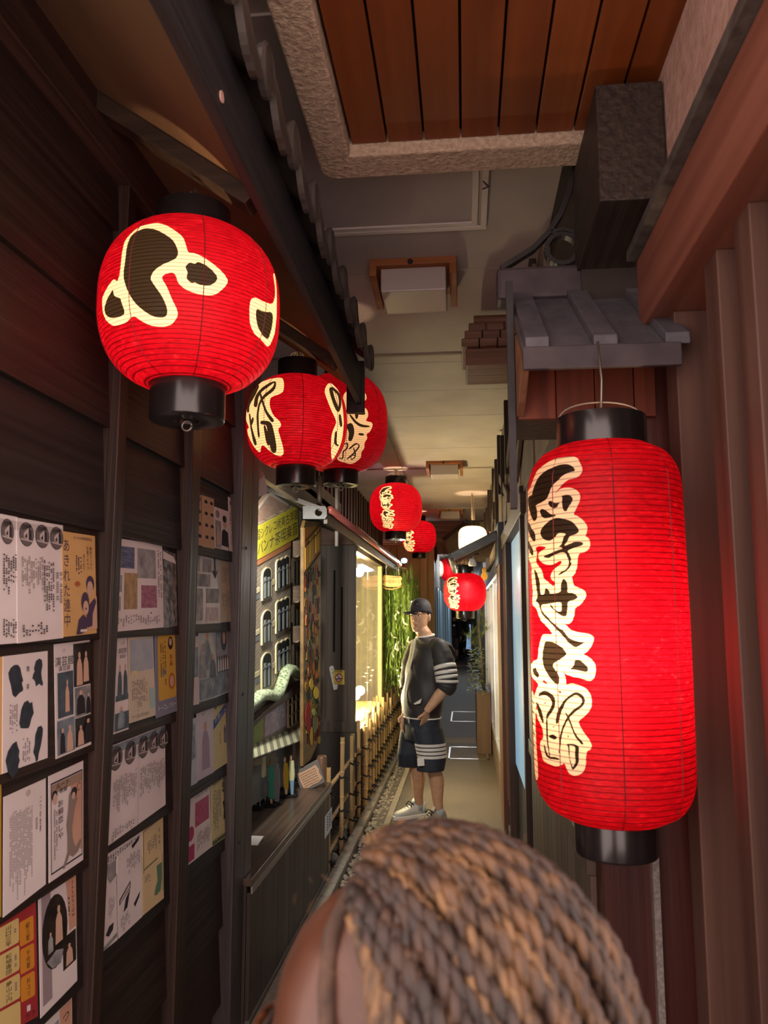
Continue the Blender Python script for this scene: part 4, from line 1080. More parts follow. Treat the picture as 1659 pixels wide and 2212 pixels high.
# green scaled creature draped over the ledge
SC = bpy.data.materials.new('green_scales'); SC.use_nodes = True
_n, _l = SC.node_tree.nodes, SC.node_tree.links; _b = _n['Principled BSDF']; _b.inputs['Roughness'].default_value = 0.5
_t = _n.new('ShaderNodeTexCoord'); _k = _n.new('ShaderNodeTexVoronoi'); _k.inputs['Scale'].default_value = 60; _r = _n.new('ShaderNodeValToRGB')
_r.color_ramp.elements[0].color = (*srgb('55805c'), 1); _r.color_ramp.elements[1].color = (*srgb('c3cfa8'), 1); _r.color_ramp.elements[0].position = 0.2; _r.color_ramp.elements[1].position = 0.6
_l.new(_t.outputs['Object'], _k.inputs['Vector']); _l.new(_k.outputs[0], _r.inputs[0]); _l.new(_r.outputs[0], _b.inputs['Base Color'])
MB().tube([fc(0.035)(u, v) for u, v in ((500, 1535), (530, 1520), (548, 1503), (565, 1500), (580, 1504), (590, 1494), (597, 1475), (603, 1455), (612, 1446), (622, 1448), (630, 1456), (637, 1466))], [0.03, 0.03, 0.032, 0.03, 0.032, 0.034, 0.036, 0.036, 0.034, 0.034, 0.028, 0.008], 12).build('scaled_tail', SC, bd, smooth=True)
cut('sloping_roof', [(500, 1585), (548, 1540), (640, 1468), (648, 1472), (648, 1486), (600, 1515), (548, 1550), (500, 1600)], 0.0, 0.05, wood('cutout_roof_wood', srgb('4a3b33'), srgb('63524a'), 'y', k=0.8), bd, 0.003)
pk = cut('pink_sign', [(570, 1535), (618, 1500), (618, 1566), (570, 1592)], 0.0, 0.008, mat('pink_grey_poster', srgb('a58f93'), 0.7, srgb('b9a5a8'), (30, 30, 30)), bd)
lt = MB(); g = fc(0.0092)
pkf = lambda u, v: g(570 + 48 * u, 1535 - 35 * u + (57 + 9 * u) * v)
for k, ch in enumerate('うた'):
    lt = MB(); letter(lt, ch, pkf, 0.37 + 0.36 * k, 0.45, 0.36, 0.42); lt.build('brush_letter', flat('cream_lettering', srgb('d8cdb8')), pk)
gs = cut('green_sign', [(500, 1588), (566, 1538), (566, 1594), (500, 1640)], 0.0, 0.006, flat('green_poster', srgb('8f9a5a')), bd)
lw = cut('lattice_window', [(620, 1498), (646, 1478), (646, 1556), (620, 1572)], 0.0, 0.006, flat('lattice_glass_paint', srgb('8f9a9c')), bd)
for k in range(4):
    x = 620 + 26 * k / 3.0
    cut('lattice_bar', [(x - 1.2, 1498 - 20 * k / 3.0), (x + 1.2, 1498 - 20 * k / 3.0), (x + 1.2, 1572 - 16 * k / 3.0), (x - 1.2, 1572 - 16 * k / 3.0)], 0.006, 0.012, CREAM, lw)
    v = 1498 + 74 * k / 3.0
    cut('lattice_bar', [(620, v - 1.2), (646, v - 21.2 + 1.5 * k), (646, v - 18.8 + 1.5 * k), (620, v + 1.2)], 0.012, 0.016, CREAM, lw)
for k in range(3):
    x = 623 + 8.6 * k
    for j in range(3):
        cut('dark_pane', [(x, 1502 + 24 * j - 5.5 * k), (x + 3, 1500 + 24 * j - 5.5 * k), (x + 3, 1518 + 24 * j - 5.5 * k), (x, 1520 + 24 * j - 5.5 * k)], 0.006, 0.008, BLKP, lw)
# striped awning
aw = thing_part = None
AWA, AWB = flat('awning_olive', srgb('6f6f5c')), flat('awning_pale', srgb('aca98d'))
for k in range(22):
    s0, s1 = k / 22, (k + 1) / 22
    tp = lambda s: ax(500 + 147 * s, 1628 - 58 * s, FX + 0.01); bt = lambda s: ax(500 + 157 * s, 1658 - 60 * s, FX + 0.10)
    MB().hexa([bt(s0), bt(s1), tp(s1), tp(s0), bt(s0) + V((0, 0, 0.006)), bt(s1) + V((0, 0, 0.006)), tp(s1) + V((0, 0, 0.006)), tp(s0) + V((0, 0, 0.006))]).build('awning_stripe', AWB if k % 2 else AWA, bd)
cut('shop_front', [(500, 1650), (652, 1580), (652, 1672), (500, 1770)], -0.02, 0.0, mat('shop_front_grey', srgb('57544f'), 0.7, srgb('706b64'), (9, 4, 9)), bd)
for (x0, x1, v0, v1, m_) in ((505, 512, 1650, 1745, CREAM), (565, 571, 1635, 1680, CREAM), (546, 562, 1640, 1655, flat('tan_box', srgb('9c8c6e'))), (572, 592, 1628, 1655, flat('tan_box2', srgb('8f7f66')))):
    cut('shop_detail', [(x0, v0), (x1, v0 - 4), (x1, v1 - 4), (x0, v1)], 0.0, 0.01, m_, bd)
cut('side_arch', [(632, 1605), (650, 1598), (650, 1630), (641, 1652), (632, 1655)], 0.0, 0.02, flat('arch_grey', srgb('8d857c')), bd)
# orange painted panel with a street crowd
op = thing('painted_street_panel', (-1.0, 5.1, CT), 'tall narrow wooden panel painted with orange buildings and a street crowd', 'painted panel')
gx = lambda d: (lambda u, v: ax(u, v, -1.0) + V((d, 0, 0)))
def oc(name, pts, d0, d1, m_, parent=op):
    q = gx(d0)
    return MB().prism([q(*p) for p in pts], (d1 - d0, 0, 0)).build(name, m_, parent)
oc('panel', [(656, 1140), (660, 1124), (690, 1128), (693, 1140), (692, 1560), (688, 1600), (672, 1640), (655, 1655)], -0.02, 0, mat('ochre_painted_board', srgb('6e5530'), 0.65, srgb('8a6c3e'), (20, 6, 20)))
oc('painted_wall', [(657, 1140), (691, 1135), (691, 1190), (657, 1235)], 0, 0.003, flat('orange_wall_paint', srgb('b87a3c')))
for (x, v0, v1) in ((658, 1182, 1230), (668, 1165, 1215), (680, 1150, 1195)):
    oc('painted_window', [(x, v0), (x + 8, v0 - 8), (x + 8, v1 - 8), (x, v1)], 0.003, 0.006, flat('lit_window_paint', srgb('d0a044')))
for (a, b) in (((657, 1168), (691, 1130)), ((657, 1180), (691, 1142)), ((657, 1242), (691, 1192))):
    oc('painted_line', [a, b, (b[0], b[1] + 3), (a[0], a[1] + 3)], 0.003, 0.0065, flat('brown_line_paint', srgb('4e3422')))
rn = random.Random(5)
cols = ['63281a', '46492a', '94702c', '2d3226', '7c3a1e', 'a8803a', '4e1f17', '54563a', 'b3652e', '3a2a1e']
for k in range(170):
    x = rn.uniform(659, 689); v = rn.uniform(1225, 1530) if rn.random() < 0.8 else rn.uniform(1530, 1600); w_ = rn.uniform(1.0, 2.8); h = rn.uniform(4, 15)
    if v - h < 1245 - (x - 657) * 1.4: continue
    oc('painted_figure', [(x - w_ * 0.9, v + h), (x - w_, v), (x - w_ * 0.5, v - h * 0.6), (x - w_ * 0.35, v - h), (x + w_ * 0.4, v - h), (x + w_ * 0.6, v - h * 0.55), (x + w_, v + h * 0.2), (x + w_ * 0.6, v + h)], 0, 0.003 + 0.00002 * k, flat('crowd_paint_%d' % (k % 10), srgb(cols[k % 10])))
for (x, v, rx, ry, c) in ((671, 1478, 4, 13, 'd2b03c'), (681, 1497, 6, 13, 'd6b63e'), (676, 1538, 4, 8, 'a8b25a'), (664, 1550, 6, 32, '9c2f26'), (671, 1590, 3, 20, 'c79a3a'), (678, 1565, 4, 20, '6e7350')):
    oc('painted_figure', [(x + rx * cos(2 * pi * k / 12), v + ry * sin(2 * pi * k / 12)) for k in range(12)], 0.003, 0.007, flat('paint_' + c, srgb(c)))
# small cut-out people standing on the counter
def cut_person(name, label, y_off, u0, v0, u1, v1, parts):
    foot = az((u0 + u1) / 2, v1, CT); Y = foot.y
    t = thing(name, (foot.x, Y, CT), label, 'cut-out figure', 'painted cut-out people on the counter')
    P = lambda a, b: ay(u0 + (u1 - u0) * a, v0 + (v1 - v0) * b, Y)
    for nm, pts, c in parts:
        MB().prism([P(*p) for p in pts], (0, 0.012, 0)).build(nm, flat('figure_paint_' + c, srgb(c)), t)
    MB().box(foot.x - 0.05, foot.x + 0.03, Y - 0.025, Y + 0.04, CT, CT + 0.015).build('base', BLKP, t, bev=0.002)
head = lambda c: ('head', [(0.35 + 0.16 * cos(2 * pi * k / 10), 0.07 + 0.07 * sin(2 * pi * k / 10)) for k in range(10)], c)
cut_person('cutout_woman', 'flat painted woman in a green dress standing on the counter', 0, 578, 1640, 594, 1742, [head('8a6a55'), ('dress', [(0.3, 0.13), (0.7, 0.14), (0.95, 0.4), (0.75, 0.45), (0.85, 0.84), (0.1, 0.82), (0.25, 0.45), (0.05, 0.5), (0.15, 0.3)], '3f8f78'), ('legs', [(0.35, 0.84), (0.6, 0.84), (0.6, 1.0), (0.4, 1.0)], 'bda38a')])
cut_person('cutout_man', 'flat painted man in a grey suit beside the green-dressed woman', 0, 590, 1636, 606, 1738, [head('7f7468'), ('suit', [(0.2, 0.14), (0.7, 0.14), (0.9, 0.45), (0.75, 0.95), (0.45, 1.0), (0.2, 0.95), (0.1, 0.5)], '7b7f80')])
cut_person('cutout_woman', 'flat painted woman in a yellow dress at the back of the counter', 0, 610, 1636, 624, 1722, [head('c9a88c'), ('dress', [(0.25, 0.14), (0.75, 0.15), (0.95, 0.5), (0.85, 0.8), (0.2, 0.78), (0.1, 0.4)], 'c2a63c'), ('legs', [(0.35, 0.78), (0.75, 0.8), (0.7, 1.0), (0.45, 1.0)], 'd2c49a')])
cut_person('cutout_man', 'flat painted man in a pale shirt and blue trousers, last of the counter figures', 0, 623, 1632, 637, 1722, [head('c4a88c'), ('shirt', [(0.15, 0.13), (0.8, 0.13), (0.95, 0.45), (0.85, 0.6), (0.2, 0.6), (0.05, 0.4)], 'b9bd92'), ('trousers', [(0.25, 0.6), (0.85, 0.6), (0.75, 1.0), (0.4, 1.0)], '6f93a8')])
for k, (u, lab) in enumerate(((556, 'tall flat grey painted figure nearest the corner post on the counter'), (567, 'flat pale grey painted figure behind the green-dressed woman'))):
    cut_person('cutout_man', lab, 0, u - 9, 1630, u + 9, 1748 - 12 * k, [head('a39c90'), ('coat', [(0.15, 0.14), (0.8, 0.14), (0.95, 0.5), (0.8, 0.98), (0.5, 0.6), (0.3, 0.98), (0.1, 0.5)], ('86827c', '98948c')[k])])
# slanted plaque with a torn parchment
PY = 4.92
pq = [(636, 1668), (686, 1640), (702, 1690), (652, 1714)]
ft = ay(677, 1714, PY)
pl = thing('description_plaque', (ft.x, PY, CT), 'grey plaque with a torn parchment text leaning at the counter end', 'plaque')
PP = lambda d: (lambda u, v: ay(u, v, PY) + V((0, -d, 0)))
MB().prism([PP(0)(*p) for p in pq], (0, 0.02, 0)).build('board', flat('grey_plaque', srgb('6f6a66')), pl, bev=0.003)
tor = [(642, 1671), (652, 1668), (668, 1660), (681, 1652), (688, 1660), (690, 1670), (697, 1680), (688, 1690), (676, 1695), (666, 1702), (656, 1702), (650, 1690), (646, 1680)]
ps = MB().prism([PP(0.003)(*p) for p in tor], (0, 0.003, 0)).build('parchment', flat('parchment', srgb('c3a184')), pl)
tx = MB()
for k in range(6):
    a, b = (648 + 2.2 * k, 1675 + 4.6 * k), (682 + 1.8 * k, 1657.5 + 5.0 * k)
    for j in range(9):
        s0 = j / 9; s1 = s0 + 0.07 + 0.03 * ((j * 5 + k) % 3) / 2
        A = lambda s, d: PP(0.0036)(a[0] + (b[0] - a[0]) * s, a[1] + (b[1] - a[1]) * s + d)
        tx.add([A(s0, 0), A(s1, 0), A(s1, 2.0), A(s0, 2.0)], [(0, 1, 2, 3)])
tx.build('text_print', flat('faded_brown_ink', srgb('7d5f49')), ps)

# ================================================================== little display house with glazed side
HXF = -0.93
yh = ax(765, 1400, HXF).y
hs = thing('display_house', (-1.2, 7.6, 0), 'dark timber display house with a warmly lit glass side behind the bamboo fence', 'display case')
HWD = wood('house_timber', srgb('453c34'), srgb('5a4f45'), 'z', k=0.7, bump=0.2)
MB().box(-1.6, -0.955, yh, yh + 0.03, 0.62, 2.26).build('front_wall', HWD, hs)
ZB, ZT = ay(765, 1582, yh).z, ay(765, 1190, yh).z
MB().box(-1.6, -0.90, yh - 0.03, 8.95, 0.0, ZB - 0.0).build('plinth', mat('house_plinth', srgb('2f2a25'), 0.7, srgb('3d362f'), (10, 10, 3)), hs, bev=0.004)
MB().box(-1.6, -0.905, yh - 0.02, yh + 0.05, ZB, ZB + 0.09).build('front_rail', HWD, hs, bev=0.004)
MB().box(-0.985, -0.92, yh - 0.015, yh + 0.05, ZB, ZT + 0.05).build('corner_post', HWD, hs, bev=0.004)
MB().box(-1.23, -1.17, yh - 0.015, yh, ZB, ZT + 0.05).build('front_stile', HWD, hs, bev=0.004)
MB().box(-1.6, -0.915, yh - 0.025, yh + 0.05, ZT + 0.05, ZT + 0.23).build('front_head', wood('house_head', srgb('4d3428'), srgb('634536'), 'x', k=0.5), hs, bev=0.004)
MB().box(-0.99, -0.91, yh + 0.05, 8.95, ZT, ZT + 0.22).build('side_head', HWD, hs, bev=0.004)
MB().box(-0.96, -0.915, 8.7, 8.8, ZB, ZT).build('end_post', wood('pale_end_post', srgb('9b855c'), srgb('b39a6c'), 'z', k=0.5), hs, bev=0.004)
for (u, v0, v1) in ((722, 1232, 1408), (738, 1268, 1445)):
    a = ay(u - 1.4, v0, yh - 0.001); b = ay(u + 1.4, v1, yh - 0.001)
    MB().box(a.x, b.x, yh - 0.0015, yh + 0.002, b.z, a.z).build('slot', flat('slot_black', (0.004, 0.004, 0.004)), hs)
MB().box(-1.6, -0.95, 8.86, 8.95, 0.6, 2.3).build('end_wall', HWD, hs)
INW = mat('warm_display_back', srgb('c9c287'), 0.8, srgb('dcd6a0'), (4, 3, 2))
MB().box(-1.6, -1.585, yh + 0.03, 8.86, ZB, ZT + 0.2).build('back_wall', INW, hs)
MB().box(-1.585, -0.95, yh + 0.03, 8.86, ZB, ZB + 0.02).build('display_floor', INW, hs)
MB().box(-1.585, -0.96, yh + 0.03, 8.86, ZT + 0.1, ZT + 0.12).build('display_ceiling', INW, hs)
GLS = bpy.data.materials.new('clear_pane'); GLS.use_nodes = True
_n, _l = GLS.node_tree.nodes, GLS.node_tree.links; _n.remove(_n['Principled BSDF'])
_a = _n.new('ShaderNodeBsdfTransparent'); _g = _n.new('ShaderNodeBsdfGlossy'); _g.inputs['Roughness'].default_value = 0.04; _x = _n.new('ShaderNodeMixShader'); _x.inputs[0].default_value = 0.16
_l.new(_a.outputs[0], _x.inputs[1]); _l.new(_g.outputs[0], _x.inputs[2]); _l.new(_x.outputs[0], _n['Material Output'].inputs[0])
for (y0, y1) in ((yh + 0.06, 7.55), (7.56, 8.7)):
    MB().box(-0.934, -0.929, y0, y1, ZB, ZT).build('glass_pane', GLS, hs)
BULB = mat('display_bulb', (1, 0.95, 0.8), 0.4, emit=14.0, ec=(1.0, 0.86, 0.55))
for (u, v, Y, r, e) in ((772, 1528, 6.8, 0.03, 40), (786, 1503, 7.1, 0.04, 85), (797, 1492, 7.4, 0.045, 85), (786, 1236, 7.3, 0.045, 130)):
    c = ay(u, v, Y)
    if c.x > -0.97: c.x = -0.98
    b = MB().ball(c, r, 12, 8).build('globe_bulb', BULB, hs, smooth=True)
    light('display_bulb_light', 'POINT', c + V((-0.09, 0.05, 0.02)), e, (1.0, 0.83, 0.5), 0.05, parent=hs)
rn = random.Random(3)
for k in range(9):
    c = V((rn.uniform(-1.45, -1.0), rn.uniform(yh + 0.3, 8.6), rn.uniform(1.0, 1.9)))
    MB().box(c.x, c.x + 0.004, c.y, c.y + 0.05, c.z, c.z + 0.16).build('hanging_tag', flat('display_tag', srgb('e0d8b0')), hs)
    MB().tube([c + V((0, 0.025, 0.16)), (c.x, c.y + 0.025, ZT + 0.1)], 0.002, 5).build('tag_string', WIRE, hs)
for k in range(5):
    y0 = yh + 0.35 + k * 0.42
    MB().tube([(-1.3, y0, ZB + 0.02), (-1.28, y0 + 0.03, 1.1), (-1.3, y0 - 0.02, 1.55), (-1.25, y0 + 0.05, 1.8)], [0.02, 0.014, 0.01, 0.004], 8).build('dried_branch', wood('dried_branch', srgb('8e8058'), srgb('a8996a'), 'z'), hs, smooth=True)
# roof
e0, e1 = ax(700, 1112, -0.80), ax(868, 1226, -0.80)
zE = (e0.z + e1.z) / 2
Y0r, Y1r = 4.55, 9.6
MB().hexa([(-0.80, Y0r, zE), (-0.80, Y1r, zE), (-1.6, Y1r, zE + 0.30), (-1.6, Y0r, zE + 0.30), (-0.80, Y0r, zE + 0.03), (-0.80, Y1r, zE + 0.03), (-1.6, Y1r, zE + 0.33), (-1.6, Y0r, zE + 0.33)]).build('roof_slab', wood('house_roof', srgb('3a3430'), srgb('4e4640'), 'x', k=0.6), hs)
MB().box(-0.825, -0.80, Y0r, Y1r, zE - 0.06, zE + 0.005).build('roof_fascia', HWD, hs, bev=0.003)
MB().tube([(-0.785, Y0r, zE + 0.025), (-0.785, Y1r, zE + 0.025)], 0.022, 10).build('roof_edge_roll', mat('red_copper_roll', srgb('7a3b34'), 0.4, srgb('8f4a40'), (20, 2, 20)), hs, smooth=True)
for k in range(15):
    y0 = 7.2 + k * 0.16
    MB().hexa([(-0.775, y0, zE + 0.03), (-0.775, y0 + 0.05, zE + 0.03), (-1.2, y0 + 0.05, zE + 0.19), (-1.2, y0, zE + 0.19), (-0.775, y0, zE + 0.06), (-0.775, y0 + 0.05, zE + 0.06), (-1.2, y0 + 0.05, zE + 0.22), (-1.2, y0, zE + 0.22)]).build('roof_cleat', mat('grey_cleat', srgb('6d6660'), 0.6), hs)
# upper storey of slats above the house
us = struct(MB().box(-1.5, -1.3, 5.2, 12.0, 2.3, 3.11).build('wall_upper', mat('upper_dark', srgb('3c302a'), 0.7, srgb('4a3c34'), (5, 5, 5))))
y = 5.25; i = 0
while y < 12.0:
    MB().box(-1.3, -1.24, y, y + 0.09, 2.3, 3.11).build('slat', HWD if i % 2 else DARKWZ, us, bev=0.003)
    y += 0.22; i += 1
pp = thing('conduit_pipe', (-0.95, 4.9, 2.0), 'slim grey conduit pipe behind the steel bracket plate', 'pipe')
MB().tube([ay(727, 1030, 4.95), ay(727, 1180, 4.95)], 0.011, 10).build('pipe', mat('grey_conduit', srgb('8c857c'), 0.4), pp, smooth=True)
MB().tube([ay(690, 1030, 5.1), ay(690, 1110, 5.1)], 0.016, 10).build('pipe', mat('brown_conduit', srgb('5a4a40'), 0.5), pp, smooth=True)
# spotlight added under the alcove beam to brighten the cut-out scene
SPX = V((-0.955, 3.55, 2.24))
dl_ = thing('added_alcove_spot', SPX + V((0, 0, -0.06)), 'small white spotlight added under the alcove beam to brighten the counter scene', 'lamp')
aim = (V((-1.10, 4.75, 1.35)) - SPX).normalized()
MB().tube([SPX + aim * -0.05, SPX + aim * 0.05], [0.032, 0.04], 18).build('lamp_head', WHITEP, dl_, smooth=False)
MB().tube([SPX + aim * 0.0505, SPX + aim * 0.052], 0.034, 18).build('lens', mat('added_spot_lens', (1, 1, 1), 0.4, emit=12, ec=(1.0, 0.96, 0.86)), dl_)
MB().tube([SPX, SPX + V((0, 0, 0.065))], 0.008, 8).build('stem', WHITEP, dl_)
light('added_alcove_light', 'SPOT', SPX + aim * 0.06, 150, (1.0, 0.95, 0.84), 0.05, rot=aim.to_track_quat('-Z', 'Y').to_euler(), parent=dl_, spot=1.9)
# steel bracket plate with oval hole
BYP = 4.52
bpt = thing('steel_bracket_plate', ay(680, 1120, BYP), 'flat black steel bracket plate with an oval hole at the roof end', 'bracket')
outer = [(654, 1093), (697, 1093), (706, 1100), (706, 1114), (698, 1121), (654, 1120)]
hole = [(688 + 8 * cos(2 * pi * k / 16), 1107 - 8 * sin(2 * pi * k / 16)) for k in range(16)]
bm_ = MB()
hb = []
for k in range(16):
    a0 = 2 * pi * k / 16
    ux, uy = cos(a0), -sin(a0)
    sx = 18 / max(abs(ux), 1e-3) if ux > 0 else 34 / max(abs(ux), 1e-3)
    sy = 14 / max(abs(uy), 1e-3)
    s_ = min(sx, sy)
    hb.append((688 + ux * s_, 1107 + uy * s_))
Fp = lambda p, d: ay(p[0], p[1], BYP) + V((0, d, 0))
for k in range(16):
    k2 = (k + 1) % 16
    bm_.hexa([Fp(hole[k], 0), Fp(hb[k], 0), Fp(hb[k], 0.012), Fp(hole[k], 0.012), Fp(hole[k2], 0), Fp(hb[k2], 0), Fp(hb[k2], 0.012), Fp(hole[k2], 0.012)])
bm_.build('plate', IRON, bpt)
# no-smoking notice and white strip on the house front
def on_front(u, v, d=0.002): return ay(u, v, yh - d)
st = thing('white_strip_sign', on_front(725, 1490), 'tilted white strip sign with small brush writing on the dark post panel', 'sign')
MB().prism([on_front(*p, 0.016) for p in ((711, 1443), (715, 1438), (720, 1439), (730, 1482), (728, 1489), (721, 1491))], (0, 0.006, 0)).build('strip', WHITEP, st, bev=0.001)
lt = MB(); stf = lambda u, v: on_front(711 + 9 * u + 10 * v, 1441 + 46 * v - 2 * u, 0.0168)
for k, ch in enumerate('うきよ'):
    lt = MB(); letter(lt, ch, stf, 0.5, 0.14 + 0.17 * k, 0.75, 0.16); lt.build('brush_letter', INK, st)
ns = thing('no_smoking_sign', on_front(732, 1479), 'yellow no smoking notice with red ring on the dark house front', 'sign')
MB().prism([on_front(*p, 0.02) for p in ((720, 1447), (744, 1448), (744, 1479), (721, 1478))], (0, 0.003, 0)).build('plate', flat('yellow_notice', srgb('d0bb5a')), ns)
wr = MB(); c0 = (732, 1464)
MB().prism([on_front(c0[0] + 8.2 * cos(2 * pi * k / 20), c0[1] + 8.6 * sin(2 * pi * k / 20), 0.0206) for k in range(20)], (0, 0.0005, 0)).build('white_disc', WHITEP, ns)
rg = MB()
for k in range(20):
    a0, a1 = 2 * pi * k / 20, 2 * pi * (k + 1) / 20
    q = lambda r, a_: on_front(c0[0] + r * cos(a_), c0[1] + r * 1.05 * sin(a_), 0.0212)
    rg.add([q(6.6, a0), q(8.6, a0), q(8.6, a1), q(6.6, a1)], [(0, 1, 2, 3)])
rg.add([on_front(726.5, 1458.5, 0.0216), on_front(728, 1457, 0.0216), on_front(738, 1469, 0.0216), on_front(736.5, 1470.5, 0.0216)], [(0, 1, 2, 3)])
rg.build('red_ring', flat('sign_red', srgb('a83a2c')), ns)
lt = MB()
lt.add([on_front(726, 1466, 0.021), on_front(738, 1464, 0.021), on_front(738, 1466.5, 0.021), on_front(726, 1468.5, 0.021)], [(0, 1, 2, 3)])
letter(lt, '敷地内禁煙', lambda u, v: on_front(720 + 24 * u, 1447 + 31 * v, 0.0206), 0.5, 0.10, 0.155, 0.15)
letter(lt, 'NO SMOKING', lambda u, v: on_front(720 + 24 * u, 1447 + 31 * v, 0.0206), 0.5, 0.92, 0.12, 0.1)
lt.build('lettering', INK, ns)

# ================================================================== bamboo fence
fe = thing('bamboo_fence', (-0.9, 7.8, 0), 'low bamboo fence tied with black cord along the left of the path', 'fence')
BAM = mat('dry_bamboo', srgb('a8875a'), 0.45, srgb('c4a470'), (30, 30, 3), 0.1, rnd=0.18)
BAMD = mat('old_brown_bamboo', srgb('5c4028'), 0.45, srgb('74533a'), (30, 30, 4), 0.1)
CORD = mat('black_palm_cord', (0.012, 0.011, 0.010), 0.85)


def bamboo_mesh(h, r, name):
    m = MB(); path = []; rad = []
    z = 0; k = 0
    while z < h:
        for dz, f in ((0.0, 1.0), (0.006, 1.13), (0.012, 1.13), (0.018, 0.98)):
            path.append((0, 0, z + dz)); rad.append(r * f)
        z += 0.17 + 0.03 * (k % 2); k += 1
    path = [p for p in path if p[2] < h - 0.01]; rad = rad[:len(path)]
    path.append((0, 0, h)); rad.append(r)
    m.tube(path, rad, 9)
    # hollow end
    m.tube([(0, 0, h - 0.004), (0, 0, h + 0.0008)], r * 0.62, 9, mi=1)
    return m.mesh(name, [BAM, flat('bamboo_hollow', srgb('3a2a1a'))], smooth=False)


meshes = [bamboo_mesh(h, 0.0155, 'pole') for h in (0.62, 0.68, 0.73, 0.79)]
thick = bamboo_mesh(0.70, 0.026, 'pole')
near_y = [(5.16, 1), (5.70, 3), (6.20, 2), (6.30, 2), (6.62, 3)]
ties = MB()
def tie(x, y, z, r=0.021):
    ties.tube([(x + r * cos(a), y + r * sin(a), z + 0.007 * sin(2 * a + y * 9)) for a in [2 * pi * k / 8 for k in range(9)]], 0.007, 5, cap=False)
    ties.tube([(x + r, y, z), (x + r + 0.02, y - 0.02, z - 0.03)], 0.004, 4)
    ties.tube([(x + r, y, z), (x + r + 0.025, y + 0.02, z - 0.02)], 0.004, 4)
def put(me, x, y, tilt=0.0):
    o = bpy.data.objects.new('pole', me); COL.objects.link(o); o.parent = fe
    o.location = V((x, y, -0.02)) - fe.location; o.rotation_euler = (tilt, tilt * 0.7, random.uniform(0, 6))
for y, k in near_y:
    put(meshes[k], -0.885, y, random.uniform(-0.01, 0.01))
    for z in (0.50, 0.275, 0.085): tie(-0.885, y, z)
put(thick, -0.875, 6.93)
for z in (0.5, 0.275, 0.085): tie(-0.875, 6.93, z, 0.032)
y = 7.05; i = 0
while y < 10.9:
    put(meshes[(i * 7 + i // 3) % 4], -0.885 + 0.02 * ((i % 3) - 1), y + random.uniform(-0.01, 0.01), random.uniform(-0.012, 0.012))
    for z in (0.53, 0.31, 0.09): tie(-0.875 + 0.02 * ((i % 3) - 1), y, z + 0.01 * ((i * 5) % 3 - 1), 0.019)
    y += 0.078; i += 1
for k in range(26):
    put(meshes[(k * 5) % 4], -0.965, 7.1 + k * 0.145, random.uniform(-0.01, 0.01))
for z in (0.50, 0.275, 0.085):
    rm = MB(); pth = []; rd = []
    yy = 5.12
    while yy < 6.95:
        for d, f in ((0, 1), (0.006, 1.12), (0.014, 1.0)):
            pth.append((-0.912, yy + d, z)); rd.append(0.014 * f)
        yy += 0.2
    pth.append((-0.912, 6.97, z)); rd.append(0.014)
    rm.tube(pth, rd, 9).build('rail', BAM, fe)
for z in (0.53, 0.31, 0.09):
    MB().tube([(-0.925, 7.0, z), (-0.925, 10.9, z)], 0.013, 8).build('rail', BAMD, fe, smooth=True)
tag(ties.build('cord_ties', CORD, fe, smooth=True), kind='stuff')
lp = thing('log_post', (-0.93, 5.02, 0), 'round brown log post behind the plaque at the fence start', 'post')
MB().lathe((-0.93, 5.16, 0), [(0.034, 0), (0.034, 0.72), (0.026, 0.735), (0.0, 0.736)], 18).build('post_log', BAMD, lp, smooth=True)
# stones at the fence foot
rn = random.Random(9)
STN = mat('fence_stone', srgb('5f5a52'), 0.8, srgb('8d877c'), (20, 20, 20), 0.4)
for k in range(26):
    y0 = 5.3 + k * 0.2 + rn.uniform(-0.05, 0.05); r = rn.uniform(0.035, 0.06)
    c = V((-0.93 + rn.uniform(-0.03, 0.03), y0, r * 0.4))
    s = thing('border_stone', (c.x, c.y, 0), 'rounded grey stone bedded along the foot of the bamboo fence', 'stone', 'stones along the fence foot')
    MB().ball(c, (r, r * rn.uniform(0.9, 1.4), r * 0.8), 9, 6).build('stone_body', STN, s, smooth=True)
# ================================================================== posters and clippings on the lapped boards
PW = mat('white_copy_paper', srgb('d6cfcd'), 0.7, srgb('dfd9d7'), (6, 6, 6), spec=0.3)
PCR = mat('cream_copy_paper', srgb('cdbb8c'), 0.7, srgb('d8c79b'), (6, 6, 6), spec=0.3)
PTAN = mat('tan_poster_paper', srgb('c7a064'), 0.7, srgb('d4ae74'), (5, 5, 5), spec=0.3)
PALE = mat('pale_yellow_paper', srgb('cfcb93'), 0.7, srgb('dad6a2'), (5, 5, 5), spec=0.3)
PLIL = mat('laminated_lilac', srgb('b7adbe'), 0.3, srgb('c5bccb'), (5, 3, 5), spec=0.5)
PHOTO = mat('blue_black_photo', srgb('2e3a44'), 0.5, srgb('4a5660'), (60, 30, 30), detail=6)
PHOTK = mat('black_photo', srgb('171313'), 0.45, srgb('33291f'), (60, 30, 30), detail=6)
GREYPH = mat('grey_photo', srgb('6e6f70'), 0.55, srgb('9fa0a0'), (50, 25, 25), detail=6)
BLUEPH = mat('blue_grey_photo', srgb('57646f'), 0.5, srgb('8d9aa3'), (50, 25, 25), detail=6)
SKINPH = flat('pale_figure_print', srgb('c9a892'))
FAINT = flat('faint_text_ink', srgb('8a8280'))
PURP = flat('purple_ink', srgb('4d3f55'))
prn = random.Random(21)


